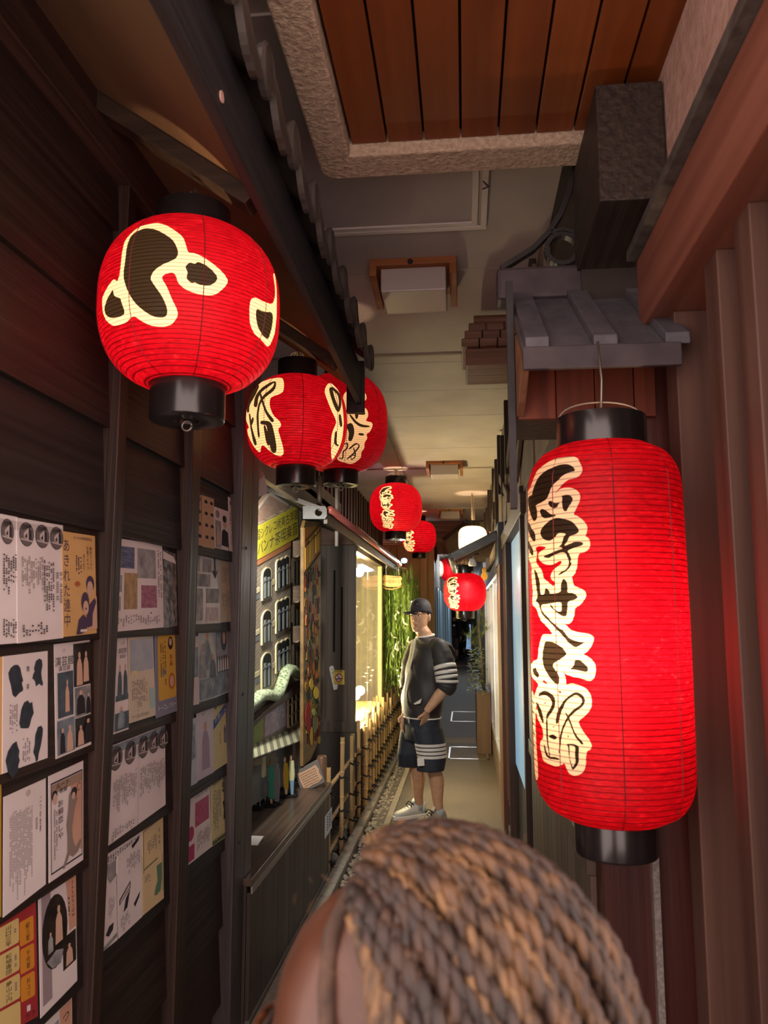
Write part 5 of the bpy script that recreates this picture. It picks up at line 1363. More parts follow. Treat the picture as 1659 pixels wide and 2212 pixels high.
class Paper:
    def __init__(s, quad, m_, label, cat='poster', name='poster', group='papers pinned to the board wall', lift=0.0):
        pts = [ax(u, v, -0.938) for u, v in quad]          # tl tr br bl
        zc = sum(p.z for p in pts) / 4
        k = math.floor((Z0 + LAP - zc) / LAP)
        s.k = k; s.lift = 0.0022 + lift
        s.p = []
        for (u, v) in quad:
            q = ax(u, v, -0.938)
            for _ in range(3): q = ax(u, v, board_x(k, q.z) + s.lift)
            s.p.append(q)
        s.t = thing(name, s.p[3], label, cat, group)
        d = V((-0.0012, 0, 0))
        MB().prism(s.p, d).build('sheet', m_, s.t)
        s.m = {}
        s.n = 0

    def f(s, u, v, d=0.0005):
        a = s.p[0].lerp(s.p[1], u); b = s.p[3].lerp(s.p[2], u)
        return a.lerp(b, v) + V((d, 0, 0))

    def mb(s, m_, nm='picture_print'):
        key = (m_.name, nm)
        if key not in s.m:
            s.n += 1; s.m[key] = (MB(), m_, nm, 0.0004 + 0.00035 * s.n)
        return s.m[key]

    def poly(s, pts, m_, nm='picture_print'):
        s.n += 0.4
        d = 0.0004 + 0.00035 * s.n
        MB().add([s.f(u, v, d) for u, v in pts], [tuple(range(len(pts)))]).build(nm, m_, s.t, fix=False)
        return s

    def rect(s, u0, v0, u1, v1, m_, nm='photo_print'):
        return s.poly([(u0, v0), (u1, v0), (u1, v1), (u0, v1)], m_, nm)

    def ell(s, cu, cv, ru, rv, m_, nm='picture_print', n=20):
        return s.poly([(cu + ru * cos(2 * pi * k / n), cv + rv * sin(2 * pi * k / n)) for k in range(n)], m_, nm)

    def cols(s, u0, v0, u1, v1, n, m_=None, fill=0.75, h=0.012):
        m_ = m_ or FAINT
        b, _, _, d = s.mb(m_, 'text_print')
        w = (u1 - u0) / n
        for i in range(n):
            v = v0 + prn.uniform(0, 0.05)
            vend = v0 + (v1 - v0) * prn.uniform(0.6, 1.0)
            while v < vend:
                hh = h * prn.uniform(0.7, 1.3)
                if prn.random() < fill:
                    a = u0 + w * (i + 0.2)
                    b.add([s.f(a, v, d), s.f(a + w * 0.55, v, d), s.f(a + w * 0.55, v + hh, d), s.f(a, v + hh, d)], [(0, 1, 2, 3)])
                v += hh * 1.5
        return s

    def vtext(s, txt, cx, v0, v1, su, m_=None):
        b, _, _, d = s.mb(m_ or INK, 'lettering')
        vletters(b, txt, lambda u, v: s.f(u, v, d), cx, v0, v1, su)
        return s

    def htext(s, txt, cx, cy, su, sv, m_=None, rot=0):
        b, _, _, d = s.mb(m_ or INK, 'lettering')
        letter(b, txt, lambda u, v: s.f(u, v, d), cx, cy, su, sv, rot)
        return s

    def line(s, a, b_, w, m_=None):
        return s.poly(stroke([(a[0], a[1], w), (b_[0], b_[1], w)]), m_ or INK, 'ruled_line')

    def person(s, cx, v0, v1, w, dress, skin=None):
        h = v1 - v0
        s.poly([(cx - w, v1), (cx - w * 0.8, v0 + h * 0.35), (cx - w * 0.35, v0 + h * 0.2), (cx + w * 0.35, v0 + h * 0.2), (cx + w * 0.85, v0 + h * 0.4), (cx + w, v1)], dress)
        s.ell(cx, v0 + h * 0.1, w * 0.38, h * 0.10, skin or SKINPH, 'face_print', 12)
        return s

    def done(s):
        for b, m_, nm, d in s.m.values():
            o = b.build(nm, m_, s.t, fix=False)
            if nm == 'text_print': o['kind'] = 'stuff'


RING = flat('ring_grey_print', srgb('6a6260'))
RINGL = flat('ring_light_print', srgb('b9b0ad'))


def ticket_ovals(p, cs, v, ru, rv):
    for c in cs:
        p.ell(c, v, ru, rv, INK).ell(c, v, ru * 0.93, rv * 0.94, RING, 'oval_print')
        p.poly([(c - ru * 0.4, v - rv * 0.1), (c + ru * 0.25, v - rv * 0.55), (c + ru * 0.25, v + rv * 0.45), (c - ru * 0.4, v + rv * 0.3)], RINGL, 'tower_print')
        p.poly([(c - ru * 0.3, v + 0.02), (c + ru * 0.05, v - rv * 0.12), (c + ru * 0.05, v + rv * 0.32), (c - ru * 0.3, v + rv * 0.22)], INK, 'tower_shade')
        p.poly([(c + ru * 0.3, v - rv * 0.55), (c + ru * 0.62, v - rv * 0.3), (c + ru * 0.62, v + rv * 0.4), (c + ru * 0.3, v + rv * 0.5)], INK, 'tower_shade')
        for k in range(4):
            p.line((c - ru * 0.7, v - rv * (0.35 + 0.12 * k)), (c + ru * 0.55, v - rv * (0.62 + 0.06 * k)), 0.006, INK)
        p.line((c - ru * 0.85, v + rv * 0.42), (c + ru * 0.8, v + rv * 0.56), 0.012, RINGL)


p = Paper([(-60, 1098), (38, 1117), (38, 1389), (-60, 1397)], PW, 'white programme sheet with oval tower emblems at the photo left edge')
p.rect(0, 0.035, 1, 0.11, RINGL); ticket_ovals(p, (0.3, 0.74), 0.13, 0.15, 0.10)
p.cols(0.62, 0.30, 0.95, 0.62, 6, INK).cols(0.62, 0.80, 0.95, 0.97, 6, INK).done()
p = Paper([(36, 1118), (136, 1135), (137, 1378), (38, 1390)], PW, 'white programme sheet headed by three oval tower emblems', lift=0.0015)
p.rect(0, 0.03, 1, 0.10, RINGL); ticket_ovals(p, (0.19, 0.51, 0.82), 0.125, 0.15, 0.10)
p.cols(0.05, 0.30, 0.55, 0.62, 11, FAINT).cols(0.5, 0.32, 0.75, 0.80, 5, INK).cols(0.78, 0.42, 0.95, 0.8, 2, FAINT).cols(0.05, 0.84, 0.6, 0.97, 9, INK).done()
p = Paper([(134, 1147), (205, 1158), (209, 1368), (137, 1376)], PTAN, 'yellow comedy poster with purple brush title and two faces', lift=0.003)
p.vtext('あきれた連中', 0.11, 0.06, 0.92, 0.20, PURP).htext('よくよき本真座開演作品', 0.6, 0.045, 0.052, 0.032, PURP)
p.vtext('柳家エンタツ', 0.84, 0.12, 0.36, 0.075).vtext('花菱アチャコ', 0.74, 0.12, 0.36, 0.075).vtext('清川虹子', 0.62, 0.2, 0.37, 0.05).cols(0.36, 0.2, 0.56, 0.4, 3, PURP)
p.ell(0.80, 0.50, 0.13, 0.085, PURP).ell(0.79, 0.545, 0.095, 0.075, SKINPH, 'face_print').poly([(0.72, 0.95), (0.68, 0.78), (0.9, 0.66), (1.0, 0.62), (1.0, 0.95)], SKINPH, 'face_print')
p.poly([(0.60, 0.93), (0.72, 0.72), (0.93, 0.64), (0.98, 0.68), (0.86, 0.80), (0.84, 0.92), (0.74, 0.93)], PURP)
p.ell(0.63, 0.68, 0.12, 0.10, PURP).ell(0.645, 0.735, 0.085, 0.07, SKINPH, 'face_print').poly([(0.35, 0.99), (0.42, 0.85), (0.56, 0.80), (0.66, 0.84), (0.66, 0.96), (0.5, 0.99)], PURP)
p.ell(0.645, 0.745, 0.02, 0.012, INK).ell(0.40, 0.50, 0.08, 0.025, flat('red_stamp', srgb('a8633f')), 'stamp_print').rect(0.46, 0.945, 0.66, 0.97, PW, 'credit_strip').done()
p = Paper([(-60, 1425), (7, 1418), (5, 1672), (-60, 1694)], PTAN, 'orange-edged sheet cut by the photo edge beside the profile silhouettes'); p.cols(0.1, 0.1, 0.9, 0.9, 6).done()
SIL = mat('navy_silhouette', srgb('232a33'), 0.6, srgb('303a44'), (60, 60, 60))
p = Paper([(7, 1418), (103, 1406), (103, 1637), (5, 1672)], PW, 'white sheet with five dark face profile silhouettes', lift=0.0015)
sc_ = lambda pts: [((a - 55) / 640.0, (b - 260) / 1540.0) for a, b in pts]
for pts in ([(120, 490), (150, 430), (200, 395), (250, 400), (285, 450), (300, 530), (315, 590), (325, 630), (305, 660), (325, 740), (320, 770), (270, 790), (220, 840), (180, 800), (165, 720), (150, 640), (130, 570)],
            [(480, 480), (510, 380), (560, 355), (600, 380), (610, 460), (590, 560), (600, 650), (620, 730), (600, 755), (560, 715), (510, 745), (500, 680), (480, 640), (455, 625), (470, 560), (490, 530)],
            [(300, 1010), (340, 930), (390, 915), (420, 960), (455, 950), (465, 1030), (478, 1110), (440, 1190), (420, 1270), (400, 1300), (330, 1285), (290, 1270), (270, 1200)],
            [(90, 1640), (120, 1530), (180, 1450), (235, 1430), (250, 1500), (275, 1570), (265, 1640), (280, 1700), (260, 1760), (260, 1830), (180, 1905), (120, 1800)],
            [(490, 1560), (500, 1420), (540, 1320), (590, 1315), (615, 1370), (605, 1480), (580, 1600), (550, 1700), (540, 1780), (510, 1795), (495, 1710), (470, 1650)]):
    p.poly(sc_(pts), SIL, 'silhouette_print')
p.vtext('顔', 0.52, 0.11, 0.17, 0.07).vtext('実', 0.52, 0.27, 0.33, 0.07).cols(0.12, 0.42, 0.30, 0.72, 4, FAINT).cols(0.40, 0.75, 0.58, 0.97, 4, FAINT).done()
p = Paper([(117, 1392), (194, 1382), (197, 1608), (121, 1640)], PW, 'white sheet of old stage photographs with performers in long robes')
p.vtext('小', 0.25, 0.04, 0.09, 0.11, FAINT).htext('演芸館', 0.25, 0.16, 0.17, 0.09).htext('演芸部', 0.25, 0.225, 0.11, 0.05)
p.rect(0.5, 0.02, 0.99, 0.42, PHOTK).rect(0.06, 0.26, 0.48, 0.66, PHOTO).rect(0.52, 0.43, 0.99, 0.70, GREYPH).rect(0.03, 0.68, 0.50, 0.98, BLUEPH).rect(0.52, 0.71, 0.99, 0.97, PHOTK)
p.person(0.66, 0.10, 0.41, 0.09, SKINPH).person(0.85, 0.10, 0.39, 0.085, SKINPH).person(0.30, 0.33, 0.62, 0.06, SKINPH).person(0.68, 0.46, 0.68, 0.13, INK).person(0.9, 0.5, 0.69, 0.07, INK)
p.person(0.15, 0.75, 0.97, 0.07, INK).person(0.34, 0.74, 0.97, 0.09, SKINPH).person(0.65, 0.78, 0.96, 0.09, SKINPH).person(0.87, 0.74, 0.95, 0.12, INK).done()
p = Paper([(-60, 1722), (3, 1692), (3, 1980), (-60, 2012)], mat('ochre_sheet', srgb('b58f2c'), 0.6), 'ochre yellow sheet sliver at the left edge above the red poster'); p.cols(0.2, 0.75, 0.95, 0.98, 4, INK).done()
p = Paper([(8, 1722), (99, 1681), (99, 1910), (7, 1982)], PW, 'plain white letter sheet of faint dense handwriting columns', lift=0.001)
p.cols(0.12, 0.16, 0.66, 0.95, 16, FAINT, 0.9).vtext('二つの世界', 0.85, 0.14, 0.48, 0.05).cols(0.72, 0.3, 0.80, 0.5, 1, FAINT).ell(0.55, 0.06, 0.06, 0.03, RINGL).done()
MERM = mat('tan_wash_print', srgb('b98f78'), 0.7, srgb('c9a089'), (9, 9, 9)); MGREY = flat('mermaid_grey', srgb('8d8078'))
p = Paper([(105, 1677), (180, 1643), (180, 1857), (106, 1908)], PW, 'framed mermaid drawing poster with vertical brush title', lift=0.001)
p.rect(0.05, 0.08, 0.96, 0.095, INK, 'frame_print').rect(0.05, 0.925, 0.96, 0.94, INK, 'frame_print').rect(0.05, 0.08, 0.065, 0.94, INK, 'frame_print').rect(0.945, 0.08, 0.96, 0.94, INK, 'frame_print')
p.rect(0.07, 0.10, 0.94, 0.19, flat('tan_header', srgb('9a8472'))).poly([(0.60, 0.19), (0.94, 0.19), (0.94, 0.88), (0.66, 0.80), (0.62, 0.6), (0.68, 0.4)], MERM)
p.poly([(0.55, 0.27), (0.66, 0.22), (0.76, 0.25), (0.80, 0.36), (0.72, 0.44), (0.68, 0.52), (0.64, 0.62), (0.66, 0.72), (0.74, 0.82), (0.9, 0.76), (0.92, 0.80), (0.82, 0.88), (0.66, 0.90), (0.56, 0.86), (0.42, 0.96), (0.36, 0.95), (0.50, 0.82), (0.50, 0.68), (0.47, 0.55), (0.52, 0.42)], MGREY, 'mermaid_print')
p.ell(0.70, 0.27, 0.09, 0.05, INK, 'hair_print').ell(0.68, 0.30, 0.05, 0.035, SKINPH, 'face_print').ell(0.14, 0.21, 0.08, 0.05, INK, 'hair_print').ell(0.15, 0.245, 0.06, 0.055, SKINPH, 'face_print')
p.htext('ルート', 0.36, 0.13, 0.13, 0.07).htext('歌謡', 0.38, 0.19, 0.11, 0.05).vtext('お柳恋しや', 0.30, 0.27, 0.66, 0.16).cols(0.1, 0.32, 0.22, 0.86, 2, FAINT).ell(0.84, 0.235, 0.06, 0.04, INK, 'seal_print').ell(0.84, 0.235, 0.052, 0.034, MERM, 'seal_paper').vtext('玉', 0.84, 0.21, 0.26, 0.07).done()
RED = mat('red_poster_paper', srgb('97262a'), 0.65, srgb('a53034'), (5, 5, 5)); YEL = flat('cream_label_print', srgb('cdb978')); ORG = flat('orange_label_print', srgb('cc8a2e'))
p = Paper([(-60, 2018), (77, 1940), (82, 2195), (-60, 2275)], RED, 'red poster with rounded cream and orange name panels')


def rrect(p, u0, v0, u1, v1, m_, r=0.025):
    pts = []
    for (cx, cy, a0) in ((u1 - r, v0 + r, -pi / 2), (u1 - r, v1 - r, 0), (u0 + r, v1 - r, pi / 2), (u0 + r, v0 + r, pi)):
        pts += [(cx + r * cos(a0 + k * pi / 8), cy + r * sin(a0 + k * pi / 8)) for k in range(5)]
    p.poly(pts, m_, 'name_panel')


for k in range(4):
    rrect(p, 0.34, 0.08 + k * 0.235, 0.70, 0.29 + k * 0.235, YEL); rrect(p, 0.71, 0.13 + k * 0.235, 0.95, 0.34 + k * 0.235, ORG) if k < 3 else None
for k, (a, b_) in enumerate((('川口三平', '紀三若'), ('松旭斎団', '千代若'), ('夢山小円', '杉ユリ'))):
    p.vtext(a, 0.52, 0.10 + k * 0.235, 0.28 + k * 0.235, 0.10).vtext(b_, 0.84, 0.16 + k * 0.235, 0.32 + k * 0.235, 0.07).cols(0.60, 0.11 + k * 0.235, 0.66, 0.25 + k * 0.235, 1)
p.rect(0.80, 0.86, 0.86, 0.91, PW).htext('ラク', 0.86, 0.95, 0.10, 0.06, INK).done()
p = Paper([(83, 1932), (163, 1880), (167, 2118), (88, 2200)], PW, 'white magic show sheet with big black oval photograph', lift=0.001)
p.rect(0.06, 0.03, 0.30, 0.93, flat('lilac_strip_print', srgb('93868a'))).ell(0.40, 0.40, 0.34, 0.31, PHOTK, 'oval_photo').rect(0.60, 0.52, 0.97, 0.80, PHOTK).poly([(0.7, 0.02), (1.0, 0.02), (1.0, 0.5), (0.78, 0.5), (0.76, 0.25)], flat('peach_print', srgb('c59a80')))
p.person(0.50, 0.20, 0.52, 0.10, SKINPH).person(0.27, 0.38, 0.55, 0.07, GREYPH).person(0.77, 0.6, 0.78, 0.10, SKINPH).vtext('ILLUSION', 0.89, 0.06, 0.40, 0.10).cols(0.74, 0.18, 0.80, 0.44, 1, INK).poly([(0.15, 0.60), (0.40, 0.56), (0.60, 0.60), (0.52, 0.70), (0.3, 0.69)], GREYPH).done()
p = Paper([(88, 2218), (155, 2142), (158, 2360), (92, 2440)], PW, 'half hidden photo sheet at the bottom left under the magic show sheet')
p.rect(0.1, 0.12, 0.55, 0.6, GREYPH).rect(0.58, 0.05, 0.97, 0.5, flat('peach_print', srgb('c59a80'))).htext('っ', 0.78, 0.18, 0.3, 0.14).person(0.5, 0.2, 0.7, 0.12, INK).done()
# ---- second bay
p = Paper([(252, 1162), (350, 1177), (355, 1355), (246, 1365)], PW, 'newspaper page with blue, grey and magenta printed picture blocks')
p.rect(0.05, 0.08, 0.36, 0.32, mat('blue_text_block', srgb('3f4a6b'), 0.6, srgb('6d7690'), (20, 20, 200))).rect(0.42, 0.08, 0.83, 0.42, GREYPH).rect(0.50, 0.50, 0.84, 0.76, mat('magenta_photo', srgb('8a5068'), 0.6, srgb('a9788a'), (30, 30, 90))).rect(0.16, 0.37, 0.42, 0.77, mat('tan_photo', srgb('8d7b5c'), 0.6, srgb('b09466'), (40, 40, 40))).rect(0.0, 0.40, 0.12, 0.58, BLUEPH).rect(0.0, 0.63, 0.10, 0.78, GREYPH)
p.cols(0.86, 0.06, 0.97, 0.9, 2, FAINT).cols(0.04, 0.82, 0.9, 0.96, 18, FAINT).ell(0.70, 0.82, 0.015, 0.008, INK).done()
p = Paper([(350, 1186), (380, 1197), (383, 1352), (354, 1357)], mat('crumpled_plastic', srgb('4a443f'), 0.2, srgb('86807a'), (60, 40, 40), 0.9, spec=0.6), 'crumpled plastic-covered sheet beside the newspaper page'); p.poly([(0.05, 0.02), (0.8, 0.05), (1, 0.14), (0.05, 0.12)], PW).done()
p = Paper([(246, 1376), (275, 1371), (278, 1575), (238, 1589)], PW, 'narrow photo programme strip with two suited performers')
p.htext('演芸館', 0.62, 0.16, 0.2, 0.06).htext('小芸', 0.62, 0.08, 0.16, 0.04, FAINT).htext('演芸部', 0.62, 0.22, 0.14, 0.04).rect(0.22, 0.62, 0.97, 0.68, PHOTO).person(0.45, 0.30, 0.66, 0.14, PHOTO).person(0.8, 0.30, 0.66, 0.14, PHOTO).rect(0.0, 0.02, 0.16, 0.98, BLUEPH).rect(0.2, 0.8, 0.98, 0.98, PHOTO).person(0.55, 0.74, 0.96, 0.2, BLUEPH).done()
p = Paper([(277, 1375), (331, 1367), (336, 1545), (279, 1563)], mat('faded_tan_poster', srgb('bfae92'), 0.35, srgb('cbbb9f'), (5, 4, 5), spec=0.5), 'laminated tan poster with faded blue picture on its upper half', lift=0.001)
p.rect(0.06, 0.05, 0.98, 0.43, mat('faded_blue_picture', srgb('8b93a3'), 0.4, srgb('a8a9ad'), (20, 12, 12))).rect(0.1, 0.41, 0.3, 0.46, PCR).cols(0.1, 0.5, 0.6, 0.88, 8, FAINT).rect(0.78, 0.66, 0.95, 0.9, flat('aqua_print', srgb('9ec4bd'))).cols(0.6, 0.55, 0.7, 0.9, 1, flat('pink_ink', srgb('d19a92'))).htext('トーコレクション', 0.42, 0.94, 0.085, 0.05).done()
p = Paper([(334, 1363), (379, 1360), (384, 1535), (337, 1552)], flat('blue_grey_poster', srgb('7f8495')), 'yellow and blue magic collection poster with two oval portraits', lift=0.002)
rrect(p, 0.12, 0.06, 0.95, 0.82, flat('golden_panel', srgb('cfa84a')), 0.05)
p.ell(0.72, 0.16, 0.12, 0.08, INK).ell(0.72, 0.145, 0.07, 0.045, SKINPH, 'face_print').ell(0.74, 0.62, 0.16, 0.10, flat('orange_ring', srgb('b5702a'))).ell(0.74, 0.62, 0.10, 0.065, SKINPH, 'face_print').ell(0.36, 0.5, 0.07, 0.05, BLUEPH).cols(0.2, 0.12, 0.5, 0.78, 3, flat('brown_ink', srgb('7a5a2c'))).vtext('手品', 0.72, 0.29, 0.44, 0.16, flat('red_ink', srgb('9c3a20'))).htext('トーコレクター', 0.5, 0.9, 0.125, 0.07, WHITEP).done()
p = Paper([(235.6, 1613), (356.5, 1565.6), (357.8, 1738), (227, 1832)], PW, 'wide programme sheet with five oval tower emblems in a row')
p.rect(0, 0.01, 1, 0.10, BLUEPH); ticket_ovals(p, (0.12, 0.34, 0.56, 0.75, 0.93), 0.155, 0.095, 0.125); p.line((0.45, 0.0), (0.45, 0.98), 0.004, FAINT); p.cols(0.05, 0.34, 0.42, 0.72, 14, FAINT).cols(0.48, 0.36, 0.95, 0.75, 14, FAINT).cols(0.05, 0.85, 0.4, 0.97, 10, FAINT).done()
p = Paper([(226, 1838), (307, 1781), (307, 1850), (226, 1905)], PW, 'torn header strip of a white sheet above the banknote cutting'); p.cols(0.06, 0.25, 0.9, 0.75, 14, INK).done()
p = Paper([(225, 1868), (251, 1856), (254, 2030), (217, 2060)], PW, 'tall white cutting with smoke drawing at the lower left of the second bay', lift=0.001)
p.poly([(0.05, 0.02), (0.95, 0.0), (0.95, 0.2), (0.5, 0.26), (0.05, 0.12)], GREYPH).cols(0.4, 0.42, 0.8, 0.66, 5, FAINT).poly([(0.25, 0.84), (0.45, 0.76), (0.75, 0.75), (0.7, 0.83), (0.45, 0.88)], INK).poly([(0.02, 0.97), (0.95, 0.9), (0.95, 0.95), (0.3, 1.0)], GREYPH).done()
p = Paper([(253, 1850), (306, 1803), (307.5, 1980), (256, 2028)], PW, 'white cutting with banknote and black ribbon drawings', lift=0.001)
p.poly([(0.05, 0.55), (0.5, 0.43), (0.5, 0.52), (0.05, 0.62)], INK, 'note_border').poly([(0.08, 0.565), (0.47, 0.455), (0.47, 0.51), (0.08, 0.605)], RINGL, 'note_print').poly([(0.30, 0.60), (0.48, 0.53), (0.36, 0.72), (0.2, 0.74)], INK).poly([(0.62, 0.75), (0.9, 0.66), (0.86, 0.72), (0.68, 0.80)], INK).poly([(0.55, 0.02), (0.9, -0.02), (0.85, 0.03), (0.6, 0.07)], INK).cols(0.35, 0.10, 0.9, 0.34, 8, FAINT).cols(0.08, 0.76, 0.45, 0.95, 6, FAINT).done()
p = Paper([(307.5, 1780), (352, 1748), (354, 1940), (308.5, 1978)], PCR, 'cream leaflet with a green sock drawing and ruled frame', lift=0.001)
p.line((0.05, 0.1), (0.97, 0.07), 0.012, FAINT).line((0.04, 0.1), (0.04, 0.55), 0.02, flat('green_ink', srgb('5c6b4c'))).line((0.04, 0.52), (0.7, 0.50), 0.015, flat('green_ink', srgb('5c6b4c'))).line((0.95, 0.5), (0.95, 0.9), 0.02, flat('green_ink', srgb('5c6b4c')))
p.poly([(0.64, 0.58), (0.9, 0.58), (0.9, 0.76), (0.82, 0.88), (0.64, 0.90), (0.52, 0.88), (0.58, 0.81), (0.68, 0.75)], flat('sock_green', srgb('5f8468')), 'sock_print').cols(0.2, 0.2, 0.65, 0.42, 7, FAINT).cols(0.72, 0.12, 0.85, 0.36, 1, FAINT).cols(0.08, 0.58, 0.35, 0.7, 3, FAINT).done()
# ---- third bay
FACEB = flat('peach_sheet', srgb('c9a08c'))
p = Paper([(424, 1065), (434, 1069), (437, 1179), (422, 1176)], FACEB, 'narrow peach strip with four small drawn faces, top of third bay')
for k in range(4): p.ell(0.55, 0.14 + 0.24 * k, 0.26, 0.06, SKINPH, 'face_print').ell(0.6, 0.10 + 0.24 * k, 0.26, 0.04, INK, 'hair_print')
p.done()
p = Paper([(436, 1069), (462, 1078), (464, 1186), (438, 1181)], mat('tan_face_sheet', srgb('bfa27f'), 0.6), 'tan sheet with eight small drawn faces in two columns')
for k in range(4):
    for c in (0.28, 0.74): p.ell(c, 0.15 + 0.23 * k, 0.13, 0.06, SKINPH, 'face_print').ell(c + 0.03, 0.11 + 0.23 * k, 0.13, 0.035, INK, 'hair_print')
p.done()
p = Paper([(463, 1094), (493, 1105), (494, 1190), (465, 1183)], PW, 'sheet with a dark-suited portrait and small seated figure')
p.poly([(0.45, 0.9), (0.5, 0.55), (0.65, 0.48), (0.95, 0.55), (0.98, 0.92)], INK).ell(0.72, 0.34, 0.13, 0.14, SKINPH, 'face_print').ell(0.70, 0.23, 0.15, 0.09, INK, 'hair_print').ell(0.2, 0.16, 0.14, 0.1, FAINT).rect(0.03, 0.32, 0.42, 0.98, GREYPH).person(0.22, 0.45, 0.9, 0.12, SKINPH).done()
p = Paper([(493, 1073), (505, 1078), (508, 1193), (496, 1190)], PW, 'narrow white strip with brown photo beside the corner post'); p.rect(0.25, 0.07, 0.95, 0.14, INK).rect(0.35, 0.2, 0.9, 0.62, MERM).cols(0.1, 0.2, 0.3, 0.6, 1, INK).cols(0.2, 0.68, 0.9, 0.9, 3, FAINT).done()
p = Paper([(421, 1185), (474, 1194), (476, 1346), (417, 1349)], mat('collage_sheet', srgb('a9a7a6'), 0.35, srgb('bab8b7'), (8, 5, 8), spec=0.5), 'laminated grey photo collage sheet in the third bay')
p.rect(0.03, 0.04, 0.2, 0.3, GREYPH).rect(0.3, 0.12, 0.65, 0.3, GREYPH).rect(0.05, 0.33, 0.6, 0.5, GREYPH).rect(0.05, 0.53, 0.32, 0.95, GREYPH).rect(0.45, 0.52, 0.95, 0.72, GREYPH).rect(0.45, 0.78, 0.9, 0.96, mat('pink_grey_photo', srgb('8d7d7d'), 0.4, srgb('a89898'), (40, 40, 40))).poly([(0.75, 0.06), (0.8, 0.06), (0.82, 0.3), (0.92, 0.24), (0.8, 0.38), (0.66, 0.26), (0.76, 0.28)], flat('dark_grey_print', srgb('4f4d4c'))).done()
p = Paper([(474, 1192), (506, 1198), (507, 1342), (477, 1345)], mat('tan_sketch_sheet', srgb('b3a382'), 0.4, srgb('bfae8c'), (6, 4, 6)), 'tan sheet with a sketched dancing figure beside the corner post')
p.rect(0.72, 0.03, 1.0, 0.97, flat('brown_strip_print', srgb('8a6238'))).poly([(0.8, 0.2), (0.9, 0.22), (0.86, 0.35), (0.95, 0.5), (0.82, 0.42), (0.78, 0.52), (0.72, 0.3)], INK).cols(0.1, 0.2, 0.65, 0.48, 5, FAINT).cols(0.12, 0.55, 0.65, 0.9, 5, FAINT).done()
p = Paper([(416, 1376), (428, 1374), (430, 1521), (411, 1525)], PW, 'narrow pinkish photo strip at the left of the blue collage'); p.rect(0.05, 0.16, 0.95, 0.6, BLUEPH).done()
p = Paper([(428, 1351), (465, 1349), (466, 1507), (431, 1517)], mat('laminated_blue_grey', srgb('8e98a3'), 0.25, srgb('9faab5'), (6, 4, 6), spec=0.6), 'laminated blue collage of performers with microphones')
p.person(0.5, 0.1, 0.6, 0.22, BLUEPH).person(0.22, 0.25, 0.7, 0.2, GREYPH).person(0.82, 0.4, 0.8, 0.2, PHOTO).rect(0.05, 0.72, 0.95, 0.98, BLUEPH).done()
p = Paper([(465, 1349), (492, 1348), (497, 1494), (466, 1507)], mat('laminated_blue_grey', srgb('8e98a3')), 'laminated blue sheet with an oval portrait and crowd photo')
p.ell(0.62, 0.20, 0.24, 0.18, PHOTO, 'oval_photo').ell(0.64, 0.19, 0.11, 0.10, SKINPH, 'face_print').rect(0.06, 0.1, 0.3, 0.5, GREYPH).rect(0.1, 0.45, 0.95, 0.68, PHOTO).rect(0.03, 0.7, 0.97, 0.97, BLUEPH)
for k in range(5): p.person(0.2 + 0.16 * k, 0.44, 0.66, 0.06, WHITEP)
p.done()
p = Paper([(412, 1553), (424, 1550), (427, 1690), (407, 1702)], mat('pale_blue_sheet', srgb('a5b0b8'), 0.3, srgb('b7c0c8'), (5, 5, 5), spec=0.5), 'narrow pale blue glossy sheet left of the lilac one'); p.poly([(0.2, 0.05), (0.7, 0.1), (0.75, 0.6), (0.1, 0.65)], BLUEPH).done()
p = Paper([(424, 1525), (460, 1514), (462, 1668), (428, 1687)], PLIL, 'glossy lilac laminated sheet with faded figure', lift=0.002); p.person(0.5, 0.25, 0.9, 0.25, flat('faded_lilac_print', srgb('a59aad'))).cols(0.3, 0.1, 0.8, 0.16, 6, flat('lilac_ink', srgb('8a8096'))).done()
p = Paper([(459, 1512), (490, 1500), (495, 1645), (461, 1667)], PALE, 'pale yellow leaflet with a blue diagonal banner', lift=0.001)
p.poly([(0.03, 0.30), (0.97, 0.10), (0.97, 0.22), (0.03, 0.43)], flat('banner_blue', srgb('4a6aa0')), 'banner_print').htext('お笑いで', 0.5, 0.265, 0.2, 0.10, WHITEP, 0.2).poly([(0.75, 0.42), (0.86, 0.5), (0.82, 0.7), (0.7, 0.68), (0.68, 0.5)], BLUEPH).ell(0.18, 0.1, 0.1, 0.05, FAINT).cols(0.4, 0.5, 0.5, 0.7, 1, FAINT).done()
MAG = flat('magenta_ink', srgb('a8426a'))
p = Paper([(406, 1712), (453, 1682), (456, 1830), (402, 1873)], PW, 'white flyer with magenta photo blocks at the bottom of third bay')
p.rect(0.32, 0.22, 0.93, 0.56, mat('magenta_photo2', srgb('a03f66'), 0.6, srgb('b8587c'), (60, 60, 60))).ell(0.15, 0.60, 0.13, 0.10, MAG).rect(0.02, 0.76, 0.3, 0.97, MAG).htext('くろしろくりげ', 0.6, 0.13, 0.085, 0.06).cols(0.4, 0.64, 0.95, 0.9, 10, FAINT).done()
p = Paper([(455, 1675), (487, 1655), (492, 1805), (457, 1830)], PALE, 'yellow handbill with heavy black characters and zigzag foot')
p.htext('爆笑大会', 0.5, 0.12, 0.2, 0.11).cols(0.1, 0.24, 0.6, 0.84, 6, FAINT).cols(0.68, 0.15, 0.85, 0.4, 1, INK).poly([(0.72, 0.48), (0.85, 0.46), (0.84, 0.66), (0.9, 0.7), (0.74, 0.74), (0.78, 0.6)], INK).poly([(0.03, 0.95)] + [(0.03 + 0.94 * k / 16, 0.95 - (0.04 if k % 2 else 0.0)) for k in range(17)] + [(0.97, 0.98), (0.03, 0.99)], flat('green_ink', srgb('5c6b4c')), 'zigzag_print').done()
